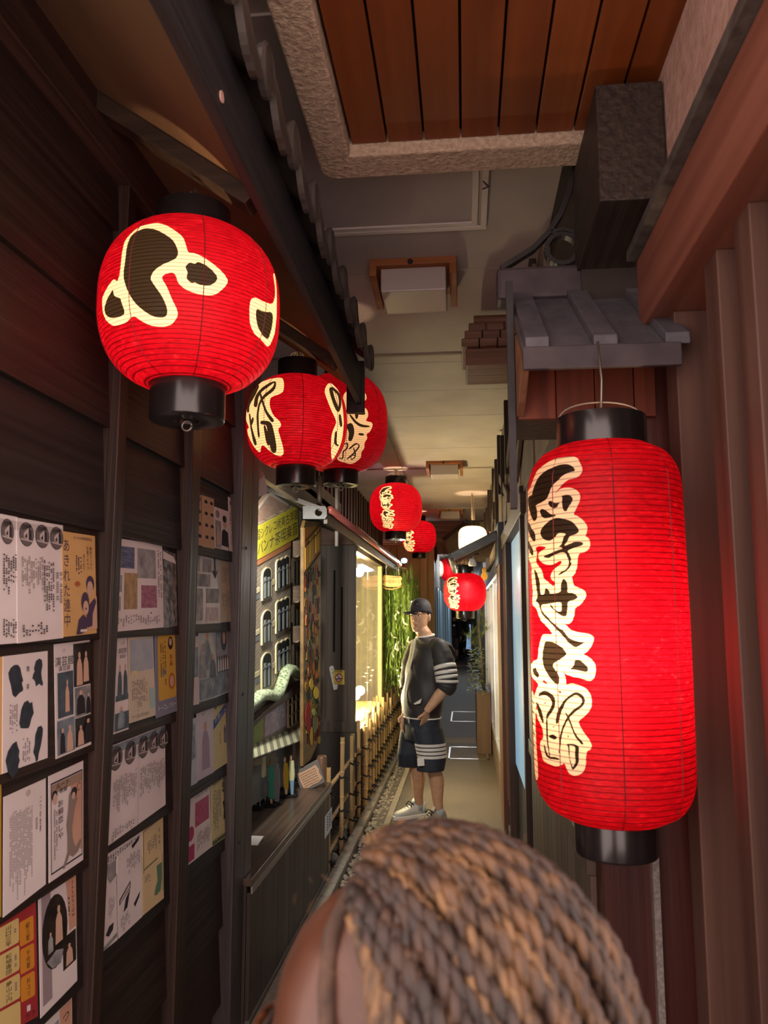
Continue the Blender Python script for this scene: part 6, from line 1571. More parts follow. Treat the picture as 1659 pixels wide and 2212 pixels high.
# ================================================================== willow with tied paper fortunes
wi = thing('weeping_willow', (-1.0, 9.6, 0), 'green weeping willow hung with white paper fortunes behind the fence', 'tree')
BARK = wood('willow_bark', srgb('5a5040'), srgb('776a55'), 'z', k=0.6)
MB().tube([(-1.25, 9.7, 0), (-1.22, 9.65, 0.9), (-1.12, 9.55, 1.7), (-0.95, 9.5, 2.2)], [0.05, 0.042, 0.034, 0.02], 10).build('trunk', BARK, wi, smooth=True)
rn = random.Random(12)
for k in range(7):
    y0 = 9.1 + 0.22 * k
    MB().tube([(-1.05, 9.5, 2.0), (-0.95, (9.5 + y0) / 2, 2.25), (-0.72 - 0.04 * (k % 3), y0, 2.18 + 0.03 * (k % 2))], [0.014, 0.011, 0.006], 7).build('branch', wood('pale_branch', srgb('8d8068'), srgb('a89a80'), 'y', k=0.6), wi, smooth=True)
fo = MB()
LEAF = mat('willow_leaf', srgb('5d7a2c'), 0.55, srgb('93ad4c'), (6, 6, 6))
for k in range(330):
    x = rn.uniform(-1.18, -0.62); y = rn.uniform(8.95, 10.9)
    z = rn.uniform(1.9, 2.28); zend = rn.uniform(0.72, 1.2)
    dx = rn.uniform(-0.02, 0.05); ph = rn.uniform(0, 6)
    pts = []
    n = 9
    for i in range(n + 1):
        t = i / n
        pts.append(V((x + dx * t + 0.02 * sin(ph + 4 * t), y + 0.02 * cos(ph + 3 * t), z + (zend - z) * t)))
    fo.tube(pts, 0.0022, 3, cap=False)
    for i in range(26):
        t = rn.uniform(0.05, 1.0); q = pts[0].lerp(pts[-1], t) + V((0.02 * sin(ph + 4 * t), 0, 0))
        a = rn.uniform(0, 6.28); L_ = rn.uniform(0.05, 0.085)
        d = V((0.38 * cos(a), 0.38 * sin(a), -0.9)).normalized() * L_
        s_ = V((-sin(a), cos(a), 0)) * 0.0065
        fo.add([q, q + d * 0.5 + s_, q + d, q + d * 0.5 - s_], [(0, 1, 2, 3)])
tag(fo.build('foliage', LEAF, wi, fix=False), kind='stuff')
OM = mat('fortune_paper', srgb('e8e4d4'), 0.7)
om_px = [(856, 1318), (853, 1330), (869, 1322), (866, 1308), (872, 1345), (858, 1395), (862, 1405), (870, 1398), (853, 1400), (846, 1412), (878, 1365), (841, 1250), (880, 1385), (848, 1376)]
for k, (u, v) in enumerate(om_px):
    c = ay(u, v, 9.0 + 0.12 * (k % 4))
    t = thing('paper_fortune', c, 'white folded paper fortune tied among the willow leaves', 'paper fortune', 'paper fortunes tied in the willow')
    a = rn.uniform(-0.8, 0.8)
    m_ = MB(); d = V((sin(a), 0.1, cos(a))) * 0.055; s_ = V((cos(a), 0, -sin(a))) * 0.009
    m_.prism([c - d * 0.2 - s_, c - d * 0.2 + s_, c + d + s_ * 0.8, c + d - s_ * 0.8], (0, 0.004, 0))
    m_.build('strip', OM, t)
    b = -a + rn.uniform(0.6, 1.4); d = V((sin(b), -0.1, -cos(b))) * 0.05; s_ = V((cos(b), 0, sin(b))) * 0.008
    MB().prism([c - s_ + V((0, -0.004, 0)), c + s_ + V((0, -0.004, 0)), c + d + s_ + V((0, -0.004, 0)), c + d - s_ + V((0, -0.004, 0))], (0, 0.003, 0)).build('strip', OM, t)
for k, (u, v) in enumerate(((867, 1442), (872, 1455), (861, 1460), (858, 1448), (876, 1462), (863, 1470), (870, 1475), (889, 1300), (893, 1310))):
    c = ay(u, v, 9.2)
    t = thing('fairy_light', c, 'tiny warm fairy light glowing in the lower willow', 'light', 'fairy lights in the willow')
    MB().ball(c, 0.008, 8, 6).build('glow_bead', mat('fairy_bead', (1, 0.85, 0.55), 0.4, emit=18, ec=(1, 0.8, 0.45)), t, smooth=True)
    MB().tube([c + V((0, 0, 0.006)), c + V((0.004, 0, 0.03))], 0.002, 5).build('lead', IRON, t)
# wooden omikuji plaque
sp = thing('hanging_plaque', ay(848, 1290, 8.9), 'hanging wooden plaque with red and black writing beside the willow', 'sign')
PQ = lambda u, v, d=0: ay(u, v, 8.9) + V((0, -d, 0))
MB().prism([PQ(*p) for p in ((829, 1243), (834, 1242), (850, 1244), (866, 1245), (869, 1250), (866, 1255), (868, 1262), (864, 1268), (840, 1268), (830, 1266), (827, 1262), (830, 1256), (826, 1250))], (0, 0.025, 0)).build('board', wood('pale_plaque_wood', srgb('c9a064'), srgb('d8b478'), 'x', k=0.5), sp, bev=0.003)
MB().tube([PQ(824, 1266, 0.01), PQ(835, 1272, 0.01), PQ(848, 1273, 0.01), PQ(860, 1270, 0.01), PQ(871, 1266, 0.01)], [0.004, 0.008, 0.01, 0.008, 0.004], 8).build('driftwood_edge', wood('driftwood', srgb('a07c46'), srgb('b8925a'), 'x', k=0.5), sp, smooth=True)
lt = MB(); pf = lambda u, v: PQ(828 + 40 * u, 1243 + 25 * v, 0.0012)
letter(lt, 'おみくじ', pf, 0.62, 0.52, 0.165, 0.36); lt.build('lettering', flat('red_lettering', srgb('b83a2a')), sp)
lt = MB(); letter(lt, 'こころ橋大明神', pf, 0.58, 0.18, 0.085, 0.16); letter(lt, '大吉', pf, 0.2, 0.5, 0.10, 0.18); lt.build('lettering', INK, sp)
for u in (834, 862):
    MB().tube([PQ(u, 1243, -0.01), PQ(u - 1, 1215, -0.01)], 0.003, 5).build('string', WIRE, sp)
# small LED flood lamp
LP = ay(873, 1211, 9.7)
fl = thing('led_flood_lamp', LP, 'small bright white flood lamp at the house roof end', 'lamp')
MB().ball(LP, (0.035, 0.02, 0.03), 12, 8).build('lens', mat('led_lens', (1, 1, 1), 0.3, emit=25, ec=(0.9, 0.95, 1.0)), fl, smooth=True)
MB().box(LP.x - 0.05, LP.x + 0.04, LP.y + 0.018, LP.y + 0.06, LP.z - 0.035, LP.z + 0.035).build('housing', IRON, fl, bev=0.004)
MB().tube([LP + V((-0.02, 0.04, 0)), V((-0.83, 9.55, 2.19))], 0.008, 6).build('arm', IRON, fl)
light('led_flood_light', 'SPOT', LP + V((0.0, -0.04, 0)), 32, (0.92, 0.96, 1.0), 0.03, rot=(radians(60), 0, radians(165)), parent=fl, spot=2.4)

# ================================================================== small steel canopy on the right with thin rafters
cy = thing('steel_canopy', (0.1, 7.2, 2.05), 'small lean-to canopy with blue grey steel edge on the right wall', 'canopy')
STL = mat('blue_grey_steel', srgb('3c4048'), 0.5)
q0, q1 = ay(1082, 1152, 6.4), ay(978, 1200, 6.4)
q0.x = 0.262
MB().bar(q0 + V((0, 0, -0.02)), q1 + V((0, 0, -0.01)), 0.06, 0.085, up=(0, 1, 0)).build('edge_beam', mat('canopy_steel', srgb('55595c'), 0.45, srgb('6b7072'), (8, 20, 20)), cy, bev=0.004)
MB().hexa([q1 + V((0, 0.03, 0.01)), q0 + V((0, 0.03, 0.01)), q0 + V((0, 1.9, 0.01)), q1 + V((0, 1.9, 0.01)), q1 + V((0, 0.03, 0.03)), q0 + V((0, 0.03, 0.03)), q0 + V((0, 1.9, 0.03)), q1 + V((0, 1.9, 0.03))]).build('roof_sheet', STL, cy)
for k in range(12):
    y0 = 0.12 + k * 0.155
    MB().bar(q0 + V((0, y0, -0.015)), q1 + V((0.03, y0, -0.015)), 0.03, 0.045, up=(0, 1, 0)).build('rafter', wood('canopy_rafter', srgb('4a372b'), srgb('5f483a'), 'x'), cy)
MB().tube([q1 + V((-0.01, 0.0, -0.01)), q1 + V((-0.01, 1.9, -0.01))], 0.03, 10).build('gutter', mat('canopy_steel', srgb('55595c')), cy, smooth=True)
# clip lamp on the canopy edge
cl = thing('clip_lamp', q1 + V((0.14, 0.1, -0.06)), 'small white clip lamp under the canopy edge above the low lantern', 'lamp')
c = q1 + V((0.16, 0.1, -0.02))
MB().lathe(c, [(0.025, 0.0), (0.035, -0.05), (0.03, -0.06)], 14).build('shade', WHITEP, cl, smooth=True)
MB().tube([c, c + V((0.02, 0.02, 0.035)), c + V((0.05, 0.03, 0.04))], 0.008, 7).build('clip_arm', WIRE, cl, smooth=True)
light('clip_lamp_light', 'SPOT', c + V((0, 0, -0.075)), 26, (1.0, 0.93, 0.82), 0.03, rot=(radians(-12), radians(14), 0), parent=cl, spot=2.7)
# yellow figurine-like board behind the canopy
yb = thing('yellow_gourd_board', ay(1046, 1250, 8.0), 'small yellow gourd-shaped wooden board hanging beside the glazed shop front', 'sign')
MB().prism([ay(1046 + a, 1238 + b, 8.0) for a, b in ((-6, 12), (-7, 4), (-4, -2), (-5, -9), (0, -14), (5, -10), (4, -2), (8, 4), (7, 12), (0, 16))], (0, 0.03, 0)).build('board', flat('mustard_board', srgb('b3843c')), yb, bev=0.003)
MB().tube([ay(1046, 1225, 8.01), ay(1046, 1200, 8.01)], 0.004, 5).build('string', WIRE, yb)

# ================================================================== pine and shrub in a planter on the right
pn = thing('potted_pine', (0.18, 10.3, 0), 'potted pine with long needles and leafy shrub against the glazed shop front', 'plant')
MB().box(0.12, 0.29, 9.7, 10.9, 0.0, 0.72).build('planter', wood('planter_wood', srgb('4a372b'), srgb('604a3a'), 'z', k=0.6), pn, bev=0.006)
MB().tube([(0.22, 10.3, 0.7), (0.20, 10.2, 1.1), (0.17, 10.1, 1.5), (0.22, 10.2, 1.9)], [0.025, 0.02, 0.015, 0.008], 8).build('stem', BARK, pn, smooth=True)
nd = MB(); rn = random.Random(4)
for (u, v) in ((1022, 1368), (1012, 1378), (1035, 1352), (1042, 1372), (1030, 1390), (1046, 1345), (1040, 1330), (1050, 1360), (1020, 1392)):
    c = ay(u, v, rn.uniform(9.6, 10.6))
    for k in range(60):
        a = rn.uniform(0, 6.28); b = rn.uniform(-0.5, 1.1)
        d = V((cos(a) * cos(b), sin(a) * cos(b) * 0.8, sin(b))) * rn.uniform(0.10, 0.19)
        s_ = d.cross(V((0.3, 0.2, 1))).normalized() * 0.0022
        nd.add([c - s_, c + s_, c + d], [(0, 1, 2)])
tag(nd.build('needles', mat('pine_needle', srgb('6c7a3e'), 0.5, srgb('97a05a'), (5, 5, 5)), pn, fix=False), kind='stuff')
lf = MB()
for k in range(420):
    c = V((rn.uniform(0.04, 0.24), rn.uniform(9.6, 10.9), rn.uniform(0.7, 1.25)))
    a = rn.uniform(0, 6.28); d = V((cos(a), sin(a), rn.uniform(-0.6, 0.5))).normalized() * rn.uniform(0.035, 0.06)
    s_ = d.cross(V((0, 0, 1))).normalized() * 0.018
    lf.add([c, c + d * 0.5 + s_, c + d, c + d * 0.5 - s_], [(0, 1, 2, 3)])
tag(lf.build('leaves', mat('shrub_leaf', srgb('56642f'), 0.45, srgb('8b9657'), (8, 8, 8)), pn, fix=False), kind='stuff')

# ================================================================== far end of the alley
PLNK = [wood('pale_plank_%d' % i, srgb(a), srgb(b), 'z', k=0.6, bump=0.15) for i, (a, b) in enumerate((('c9ac74', 'd8bd88'), ('c0a36c', 'd0b47e'), ('cfb37c', 'dcc290')))]
we = struct(MB().box(-1.62, -0.46, 12.06, 12.2, 0, 2.72).build('wall_end_planks', PLNK[1]))
x = -1.6; i = 0
while x < -0.47:
    MB().box(x + 0.002, min(x + 0.112, -0.46), 12.03, 12.06, 0, 2.70).build('plank', PLNK[i % 3], we, bev=0.002)
    x += 0.115; i += 1
tw = struct(MB().box(-1.62, 0.345, 12.42, 12.5, 2.60, 3.12).build('wall_transom', mat('transom_red_brown', srgb('6b4a40'), 0.7)))
for k in range(6):
    MB().box(-1.62, 0.34, 12.40, 12.42, 2.605 + k * 0.086, 2.605 + k * 0.086 + 0.078).build('transom_board', wood('transom_board', srgb('7a564a'), srgb('8f6a5c'), 'x', k=0.5), tw, bev=0.003)
ol = MB().prism([ay(u, v, 12.3) for u, v in ((962, 1168), (985, 1148), (1008, 1132), (1050, 1126), (1050, 1215), (1000, 1210), (975, 1225))], (0, 0.06, 0)).build('wall_olive_gable', mat('olive_plaster', srgb('7d7658'), 0.8, srgb('8f8768'), (6, 6, 6)))
struct(ol)
MB().bar(ay(957, 1166, 12.27), ay(1010, 1124, 12.27), 0.05, 0.05, up=(0, 1, 0)).build('gable_edge', DARKWX, ol)
for k in range(5):
    MB().bar(ay(958 + 3 * k, 1175 + 6 * k, 12.27), ay(958 + 3 * k, 1200 + 6 * k, 12.27), 0.012, 0.012, up=(0, 1, 0)).build('gable_lath', DARKWZ, ol)
fl_ = struct(MB().box(-0.60, -0.47, 12.2, 26, 0, 2.75).build('wall_left_far', mat('far_dark_wall', srgb('3a352f'), 0.8, srgb('4a443d'), (3, 1, 3))))
struct(MB().box(-1.1, -0.95, 26, 33, 0, 2.75).build('wall_left_end', _M['far_dark_wall']))
for (y0, y1) in ((13.0, 15.2), (16.0, 20.0), (21, 26)):
    d = MB().box(-0.47, -0.455, y0, y1, 0.1, 2.1).build('glass_door', mat('blue_lit_glass', (0.30, 0.45, 0.55), 0.3, emit=0.12, ec=(0.4, 0.62, 0.8)), fl_)
    MB().box(-0.456, -0.445, y0, y0 + 0.1, 0.1, 2.1).build('door_frame', IRON, d)
    MB().box(-0.456, -0.445, (y0 + y1) / 2, (y0 + y1) / 2 + 0.1, 0.1, 2.1).build('door_frame', IRON, d)
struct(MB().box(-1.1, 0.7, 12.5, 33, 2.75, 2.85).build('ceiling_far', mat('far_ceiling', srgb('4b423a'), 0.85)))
en = struct(MB().box(-1.1, 0.8, 33, 33.2, 0, 2.85).build('wall_end', mat('end_wall_dark', srgb('332e2b'), 0.8)))
MB().box(-0.02, 0.22, 32.9, 33, 0.3, 1.3).build('blue_panel', mat('blue_lit_panel', (0.25, 0.4, 0.7), 0.4, emit=0.5, ec=(0.35, 0.55, 0.9)), en)
fp = thing('added_far_lamp', (-0.1, 22, 2.68), 'ceiling lamp added to brighten the back of the alley', 'lamp')  # added lamp that brightens the far end of the alley
MB().box(-0.25, 0.05, 21.9, 22.2, 2.68, 2.75).build('diffuser', mat('added_lamp_glow', (1, 0.9, 0.75), 0.5, emit=4, ec=(1, 0.9, 0.75)), fp)
light('added_far_lamp_light', 'POINT', (-0.1, 22, 2.5), 90, (0.85, 0.92, 1.0), 0.1, parent=fp)

fp = thing('added_corridor_lamp', (-0.05, 14.6, 2.68), 'slim lamp added behind the plank transom to brighten the far floor', 'lamp')  # second added lamp, lifts the dark floor beyond the man
MB().box(-0.2, 0.1, 14.5, 14.7, 2.68, 2.75).build('diffuser', _M['added_lamp_glow'], fp)
light('added_corridor_light', 'POINT', (-0.05, 14.6, 2.55), 45, (0.9, 0.95, 1.0), 0.1, parent=fp)
# ================================================================== people
def fuse(mb, name, m_, parent, voxel=0.006, it=3, label=None):
    """one continuous surface out of overlapping lofts"""
    off = wloc(parent)
    o = bpy.data.objects.new(name, mb.mesh(name, m_, off)); COL.objects.link(o)
    r = o.modifiers.new('r', 'REMESH'); r.mode = 'VOXEL'; r.voxel_size = voxel; r.use_smooth_shade = True
    s_ = o.modifiers.new('s', 'SMOOTH'); s_.factor = 0.5; s_.iterations = it
    dg = bpy.context.evaluated_depsgraph_get()
    me = bpy.data.meshes.new_from_object(o.evaluated_get(dg))
    bpy.data.objects.remove(o)
    me.name = name
    if not me.materials: me.materials.append(m_)
    me.polygons.foreach_set('use_smooth', [True] * len(me.polygons))
    q = bpy.data.objects.new(name, me); COL.objects.link(q); q.parent = parent
    if label: q['label'] = label
    return q


def unit(x, y): return V((x, y, 0)).normalized()


def limb(mb, pts, n=14):
    mb.tube([p for p, r in pts], [r for p, r in pts], n)


def rings_along(pts, n=18, mb=None):
    mb = mb or MB()
    mb.tube([p for p, r in pts], [r for p, r in pts], n)
    return mb


def add_head(mb, chin, F, k=1.0):
    """skull, jaw, nose, lips, brow and ears; chin = point under the chin. returns a placing function (lateral, forward, up)"""
    L_ = V((0, 0, 1)).cross(F)
    P = lambda l, f, z: chin + L_ * (l * k) + F * (f * k) + V((0, 0, z * k))
    rg = []
    for z, a, b, f in ((-0.004, 0.020, 0.020, 0.062), (0.006, 0.034, 0.034, 0.052), (0.022, 0.047, 0.056, 0.032), (0.045, 0.057, 0.074, 0.016), (0.07, 0.063, 0.084, 0.008), (0.10, 0.067, 0.090, 0.003), (0.125, 0.070, 0.094, 0.0), (0.15, 0.073, 0.097, -0.003), (0.175, 0.073, 0.096, -0.006), (0.20, 0.066, 0.086, -0.008), (0.22, 0.052, 0.068, -0.010), (0.233, 0.030, 0.040, -0.010), (0.238, 0.008, 0.01, -0.01)):
        rg.append((P(0, f, z), L_ * (a * k), F * (b * k)))
    mb.loft(rg, 28)
    # nose
    mb.loft([(P(0, 0.088, 0.128), L_ * 0.007 * k, F * 0.008 * k), (P(0, 0.097, 0.105), L_ * 0.009 * k, F * 0.012 * k), (P(0, 0.103, 0.088), L_ * 0.014 * k, F * 0.014 * k), (P(0, 0.099, 0.078), L_ * 0.013 * k, F * 0.010 * k)], 12)
    # lips, chin, brow ridge, cheek bones
    mb.ball(P(0, 0.087, 0.055), (0.020 * k, 0.014 * k, 0.006 * k), 10, 6)
    mb.ball(P(0, 0.085, 0.044), (0.018 * k, 0.014 * k, 0.006 * k), 10, 6)
    mb.ball(P(0, 0.076, 0.016), (0.020 * k, 0.016 * k, 0.014 * k), 10, 6)
    for s_ in (-1, 1):
        mb.ball(P(s_ * 0.030, 0.083, 0.137), (0.022 * k, 0.016 * k, 0.007 * k), 10, 6)
        # ear: rim and lobe
        e = P(s_ * 0.074, -0.012, 0.105)
        mb.loft([(e + V((0, 0, -0.030 * k)), F * 0.008 * k, L_ * 0.005 * k), (e + V((0, 0, -0.012 * k)), F * 0.013 * k, L_ * 0.008 * k), (e + V((0, 0, 0.010 * k)), F * 0.017 * k, L_ * 0.009 * k), (e + V((0, 0, 0.026 * k)), F * 0.013 * k, L_ * 0.007 * k), (e + V((0, 0, 0.032 * k)), F * 0.005 * k, L_ * 0.003 * k)], 12)
    return P


def face_parts(P, F, parent, k=1.0, brow=None, lip=None):
    L_ = V((0, 0, 1)).cross(F)
    EW = flat('eye_white', srgb('cfc4b6'), 0.3, 0.5); EI = flat('eye_iris', (0.012, 0.008, 0.006), 0.15, 0.6)
    for s_ in (-1, 1):
        e = MB().ball(P(s_ * 0.031, 0.0835, 0.117), (0.0105 * k, 0.0105 * k, 0.0058 * k), 12, 8).build('eye', EW, parent, smooth=True)
        MB().ball(P(s_ * 0.031 - 0.001, 0.0922, 0.1172), 0.0044 * k, 10, 8).build('iris', EI, e, smooth=True)
        m = MB()
        pts = [P(s_ * (0.012 + 0.011 * i), 0.103 - 0.0045 * i * i * 0.9, 0.1345 + 0.004 * sin(pi * i / 3)) for i in range(4)]
        m.tube(pts, [0.002 * k, 0.0034 * k, 0.003 * k, 0.0014 * k], 6).build('eyebrow', flat('brow_hair', brow or srgb('2a1f18')), parent, smooth=True)
        m = MB()
        m.tube([P(s_ * (0.021 + 0.0067 * i), 0.0955 - 0.002 * abs(i - 1.5), 0.1205 + 0.0028 * sin(pi * i / 3)) for i in range(4)], 0.0013 * k, 5).build('eyelash', EI, parent, smooth=True)
    MB().tube([P(-0.02 + 0.008 * i, 0.1005 - 0.0022 * abs(i - 2.5) ** 1.5, 0.0495 + 0.0008 * cos(i)) for i in range(6)], [0.001 * k, 0.0022 * k, 0.0026 * k, 0.0026 * k, 0.0022 * k, 0.001 * k], 6).build('mouth', flat('lip_colour', lip or srgb('8a4a3c')), parent, smooth=True)


def add_hand(mb, wrist, d, side, nrm, k=1.0, curl=0.5):
    """palm and five fingers; d: direction of the fingers, side: towards the thumb, nrm: palm side"""
    d = d.normalized(); side = side.normalized(); nrm = nrm.normalized()
    mb.loft([(wrist, side * 0.024 * k, nrm * 0.018 * k), (wrist + d * 0.03 * k, side * 0.034 * k, nrm * 0.017 * k), (wrist + d * 0.075 * k, side * 0.040 * k, nrm * 0.014 * k), (wrist + d * 0.092 * k, side * 0.038 * k, nrm * 0.011 * k)], 14)
    for i, (o, ln) in enumerate(((0.029, 0.072), (0.010, 0.082), (-0.010, 0.076), (-0.028, 0.060))):
        b = wrist + d * 0.088 * k + side * o * k
        p = [b]; dd = d.copy()
        for j, f in enumerate((0.42, 0.32, 0.26)):
            dd = (dd + nrm * curl * (0.5 + 0.35 * j)).normalized(); p.append(p[-1] + dd * ln * f * k)
        mb.tube(p, [0.0098 * k, 0.0092 * k, 0.0084 * k, 0.0066 * k], 10)
    b = wrist + d * 0.03 * k + side * 0.028 * k
    mb.tube([b, b + (side * 0.8 + d * 0.7).normalized() * 0.035 * k, b + (side * 0.8 + d * 0.7).normalized() * 0.035 * k + (d + nrm * 0.5).normalized() * 0.035 * k], [0.013 * k, 0.0108 * k, 0.008 * k], 10)


def shoe(parent, heel, F, L_, upper, sole, trim, lace, k=1.0):
    """low trainer with thick sole, tongue and laces; heel = ground point under the heel"""
    P = lambda f, l, z: heel + F * (f * k) + L_ * (l * k) + V((0, 0, z * k))
    out = []
    for f, w in ((0.0, 0.026), (0.03, 0.036), (0.08, 0.036), (0.13, 0.040), (0.19, 0.048), (0.24, 0.044), (0.275, 0.03), (0.292, 0.012)):
        out.append((f, w))
    m = MB()
    for (z0, grow) in ((0, 1),): pass
    lo = [P(f, w * 1.06, 0) for f, w in out] + [P(f, -w * 1.06, 0) for f, w in out[::-1]]
    m.prism(lo, V((0, 0, 0.034 * k))).build('sole', sole, parent, bev=0.006)
    u = MB()
    rg = []
    for f, w, h in ((0.004, 0.022, 0.085), (0.03, 0.034, 0.088), (0.075, 0.034, 0.078), (0.12, 0.037, 0.082), (0.165, 0.043, 0.062), (0.21, 0.044, 0.045), (0.25, 0.037, 0.036), (0.28, 0.02, 0.024)):
        rg.append((P(f, 0, 0.03 + h / 2), L_ * (w * k), V((0, 0, h / 2 * k)), 0.8))
    u.loft(rg, 18); u.build('upper', upper, parent, smooth=True)
    t = MB(); t.loft([(P(0.125, 0, 0.10), L_ * 0.024 * k, F * 0.008 * k), (P(0.105, 0, 0.135), L_ * 0.026 * k, F * 0.009 * k), (P(0.092, 0, 0.155), L_ * 0.02 * k, F * 0.007 * k)], 12); t.build('tongue', trim, parent, smooth=True)
    ov = MB(); ov.loft([(P(0.0, 0, 0.06), L_ * 0.028 * k, V((0, 0, 0.03 * k)), 0.8), (P(0.05, 0, 0.06), L_ * 0.0375 * k, V((0, 0, 0.028 * k)), 0.8)], 14); ov.build('heel_panel', trim, parent, smooth=True)
    lc = MB()
    for i in range(5):
        f = 0.118 + 0.02 * i; z = 0.118 - 0.012 * i
        lc.tube([P(f, -0.026, z - 0.008), P(f + 0.004, 0, z + 0.004), P(f, 0.026, z - 0.008)], 0.0042 * k, 6)
    lc.tube([P(0.12, 0.01, 0.12), P(0.14, 0.035, 0.125), P(0.15, 0.04, 0.095)], 0.004 * k, 6); lc.tube([P(0.12, -0.01, 0.12), P(0.135, -0.03, 0.13), P(0.155, -0.038, 0.10)], 0.004 * k, 6)
    tag(lc.build('laces', lace, parent, smooth=True), kind='stuff')


# ------------------------------------------------------------------ man standing on the path
MY = 6.43
mp = lambda u, v, d=0.0: ay(u, v, MY + d)
MF = unit(-0.85, -0.53); ML = V((0, 0, 1)).cross(MF)
HF = unit(-0.36, -0.93)
man = thing('person', (mp(910, 1700).x, MY, 0), 'person in black cap, black jacket and striped shorts, hand in pocket', 'person')
SKIN = mat('man_skin', srgb('b98e6e'), 0.5, srgb('c69b7a'), (30, 30, 30), spec=0.4)
JKT = mat('black_jacket_cloth', srgb('292625'), 0.62, srgb('34302f'), (14, 14, 5), 0.25, bscale=(9, 9, 5))
SHT = mat('navy_shorts_cloth', srgb('1d2029'), 0.75, srgb('272b36'), (25, 25, 6), 0.2)
WHT = mat('white_cloth', srgb('d8d2c8'), 0.7)
CAPM = mat('black_cap_cloth', srgb('231f24'), 0.75, srgb('2d282d'), (60, 60, 60), 0.15)
body = MB()
chin = mp(903.5, 1364, 0) + HF * -0.035
HP = add_head(body, chin, HF, 1.06)
neck0 = mp(918, 1378)
limb(body, [(mp(918, 1385), 0.075), (mp(917, 1370), 0.060), (chin - HF * 0.005 + V((0, 0, 0.03)), 0.056), (chin - HF * 0.01 + V((0, 0, 0.07)), 0.055)])
TOR = [(1384, 924, 0.13, 0.085), (1396, 925, 0.185, 0.105), (1420, 923, 0.195, 0.118), (1460, 919, 0.185, 0.122), (1500, 915, 0.178, 0.124), (1545, 912, 0.172, 0.122), (1575, 911, 0.168, 0.118)]
body.loft([(mp(u, v), ML * a * 0.92, MF * b * 0.92) for v, u, a, b in TOR], 24)
gr = az(918, 1764, 0); gl = az(962, 1783, 0)     # heels: far (right) foot, near (left) foot
hipl, hipr = mp(911, 1575) + ML * 0.09, mp(911, 1575) - ML * 0.09
kl, kr = mp(938, 1662, -0.05), mp(899, 1656, 0.09)
anl = gl + MF * 0.055 + V((0, 0, 0.10)); anr = gr + MF * 0.055 + V((0, 0, 0.10))
limb(body, [(hipl, 0.095), (hipl.lerp(kl, 0.55), 0.078), (kl, 0.057), (kl.lerp(anl, 0.3) - MF * 0.012, 0.058), (kl.lerp(anl, 0.7), 0.042), (anl, 0.034), (gl + MF * 0.07 + V((0, 0, 0.05)), 0.034)])
limb(body, [(hipr, 0.095), (hipr.lerp(kr, 0.55), 0.078), (kr, 0.057), (kr.lerp(anr, 0.3) - MF * 0.012, 0.058), (kr.lerp(anr, 0.7), 0.042), (anr, 0.034), (gr + MF * 0.07 + V((0, 0, 0.05)), 0.034)])
shl, ell, wrl = mp(952, 1396, -0.16), mp(965, 1482, -0.225), mp(921, 1537, -0.222)
shr, elr, wrr = mp(897, 1396, 0.16), mp(884, 1474, 0.14), mp(875, 1538, 0.02)
limb(body, [(shl, 0.062), (shl.lerp(ell, 0.5), 0.052), (ell, 0.045), (ell.lerp(wrl, 0.35), 0.046), (ell.lerp(wrl, 0.75), 0.035), (wrl, 0.028)])
limb(body, [(shr, 0.062), (shr.lerp(elr, 0.5), 0.052), (elr, 0.045), (elr.lerp(wrr, 0.35), 0.045), (elr.lerp(wrr, 0.75), 0.034), (wrr, 0.027)])
dl = (mp(914, 1585, -0.10) - wrl)
add_hand(body, wrl, dl, MF, -ML, 1.0, 0.25)
add_hand(body, wrr, V((-0.05, -0.05, -1)), MF, ML, 1.0, 0.35)
fuse(body, 'body', SKIN, man, 0.0055, 4)
face_parts(HP, HF, man, 1.06)
# short dark hair at the temples and nape
hr = MB()
HL = V((0, 0, 1)).cross(HF)
for s_ in (-1, 1):
    hr.loft([(HP(s_ * 0.066, -0.03, 0.11), HF * 0.03, HL * 0.012), (HP(s_ * 0.070, -0.025, 0.14), HF * 0.05, HL * 0.010), (HP(s_ * 0.072, -0.02, 0.165), HF * 0.06, HL * 0.008)], 12)
hr.loft([(HP(0, -0.078, 0.08), HL * 0.045, HF * 0.012), (HP(0, -0.086, 0.12), HL * 0.058, HF * 0.014), (HP(0, -0.088, 0.140), HL * 0.06, HF * 0.012)], 14)
hr.build('hair', flat('dark_short_hair', srgb('231a15'), 0.8), man, smooth=True)
# cap
cp = MB()
cp.loft([(HP(0, -0.008, z), HL * a * 1.06, HF * b * 1.06) for z, a, b in ((0.142, 0.080, 0.104), (0.16, 0.081, 0.105), (0.19, 0.079, 0.101), (0.215, 0.072, 0.091), (0.236, 0.056, 0.070), (0.25, 0.032, 0.040), (0.255, 0.006, 0.008))], 32)
co = cp.build('cap', CAPM, man, smooth=True)
BF = unit(-0.80, -0.60); BL = V((0, 0, 1)).cross(BF)
rows = []
c0 = HP(0, -0.008, 0.148)
for j in range(6):
    t = j / 5; row = []
    for i in range(11):
        s_ = -1 + 2 * i / 10
        w = 0.078 * (1 - 0.08 * t)
        f = 0.085 + t * 0.085 * sqrt(max(0.0, 1 - 0.55 * s_ * s_)) - 0.055 * s_ * s_
        row.append(c0 + BL * (s_ * w) + BF * f + V((0, 0, 0.010 - 0.020 * s_ * s_ - 0.012 * t)))
    rows.append(row)
br = MB().grid(rows).build('cap_brim', CAPM, co, smooth=True)
so = br.modifiers.new('thick', 'SOLIDIFY'); so.thickness = 0.006
MB().tube([HP(0.012, 0.094, 0.205) + HF * 0.004, HP(0.030, 0.089, 0.206) + HF * 0.003], 0.0025, 6).build('cap_logo', flat('grey_thread', srgb('8a8488')), co)
MB().ball(HP(0, -0.01, 0.2555), (0.007, 0.007, 0.004), 8, 6).build('cap_button', CAPM, co, smooth=True)
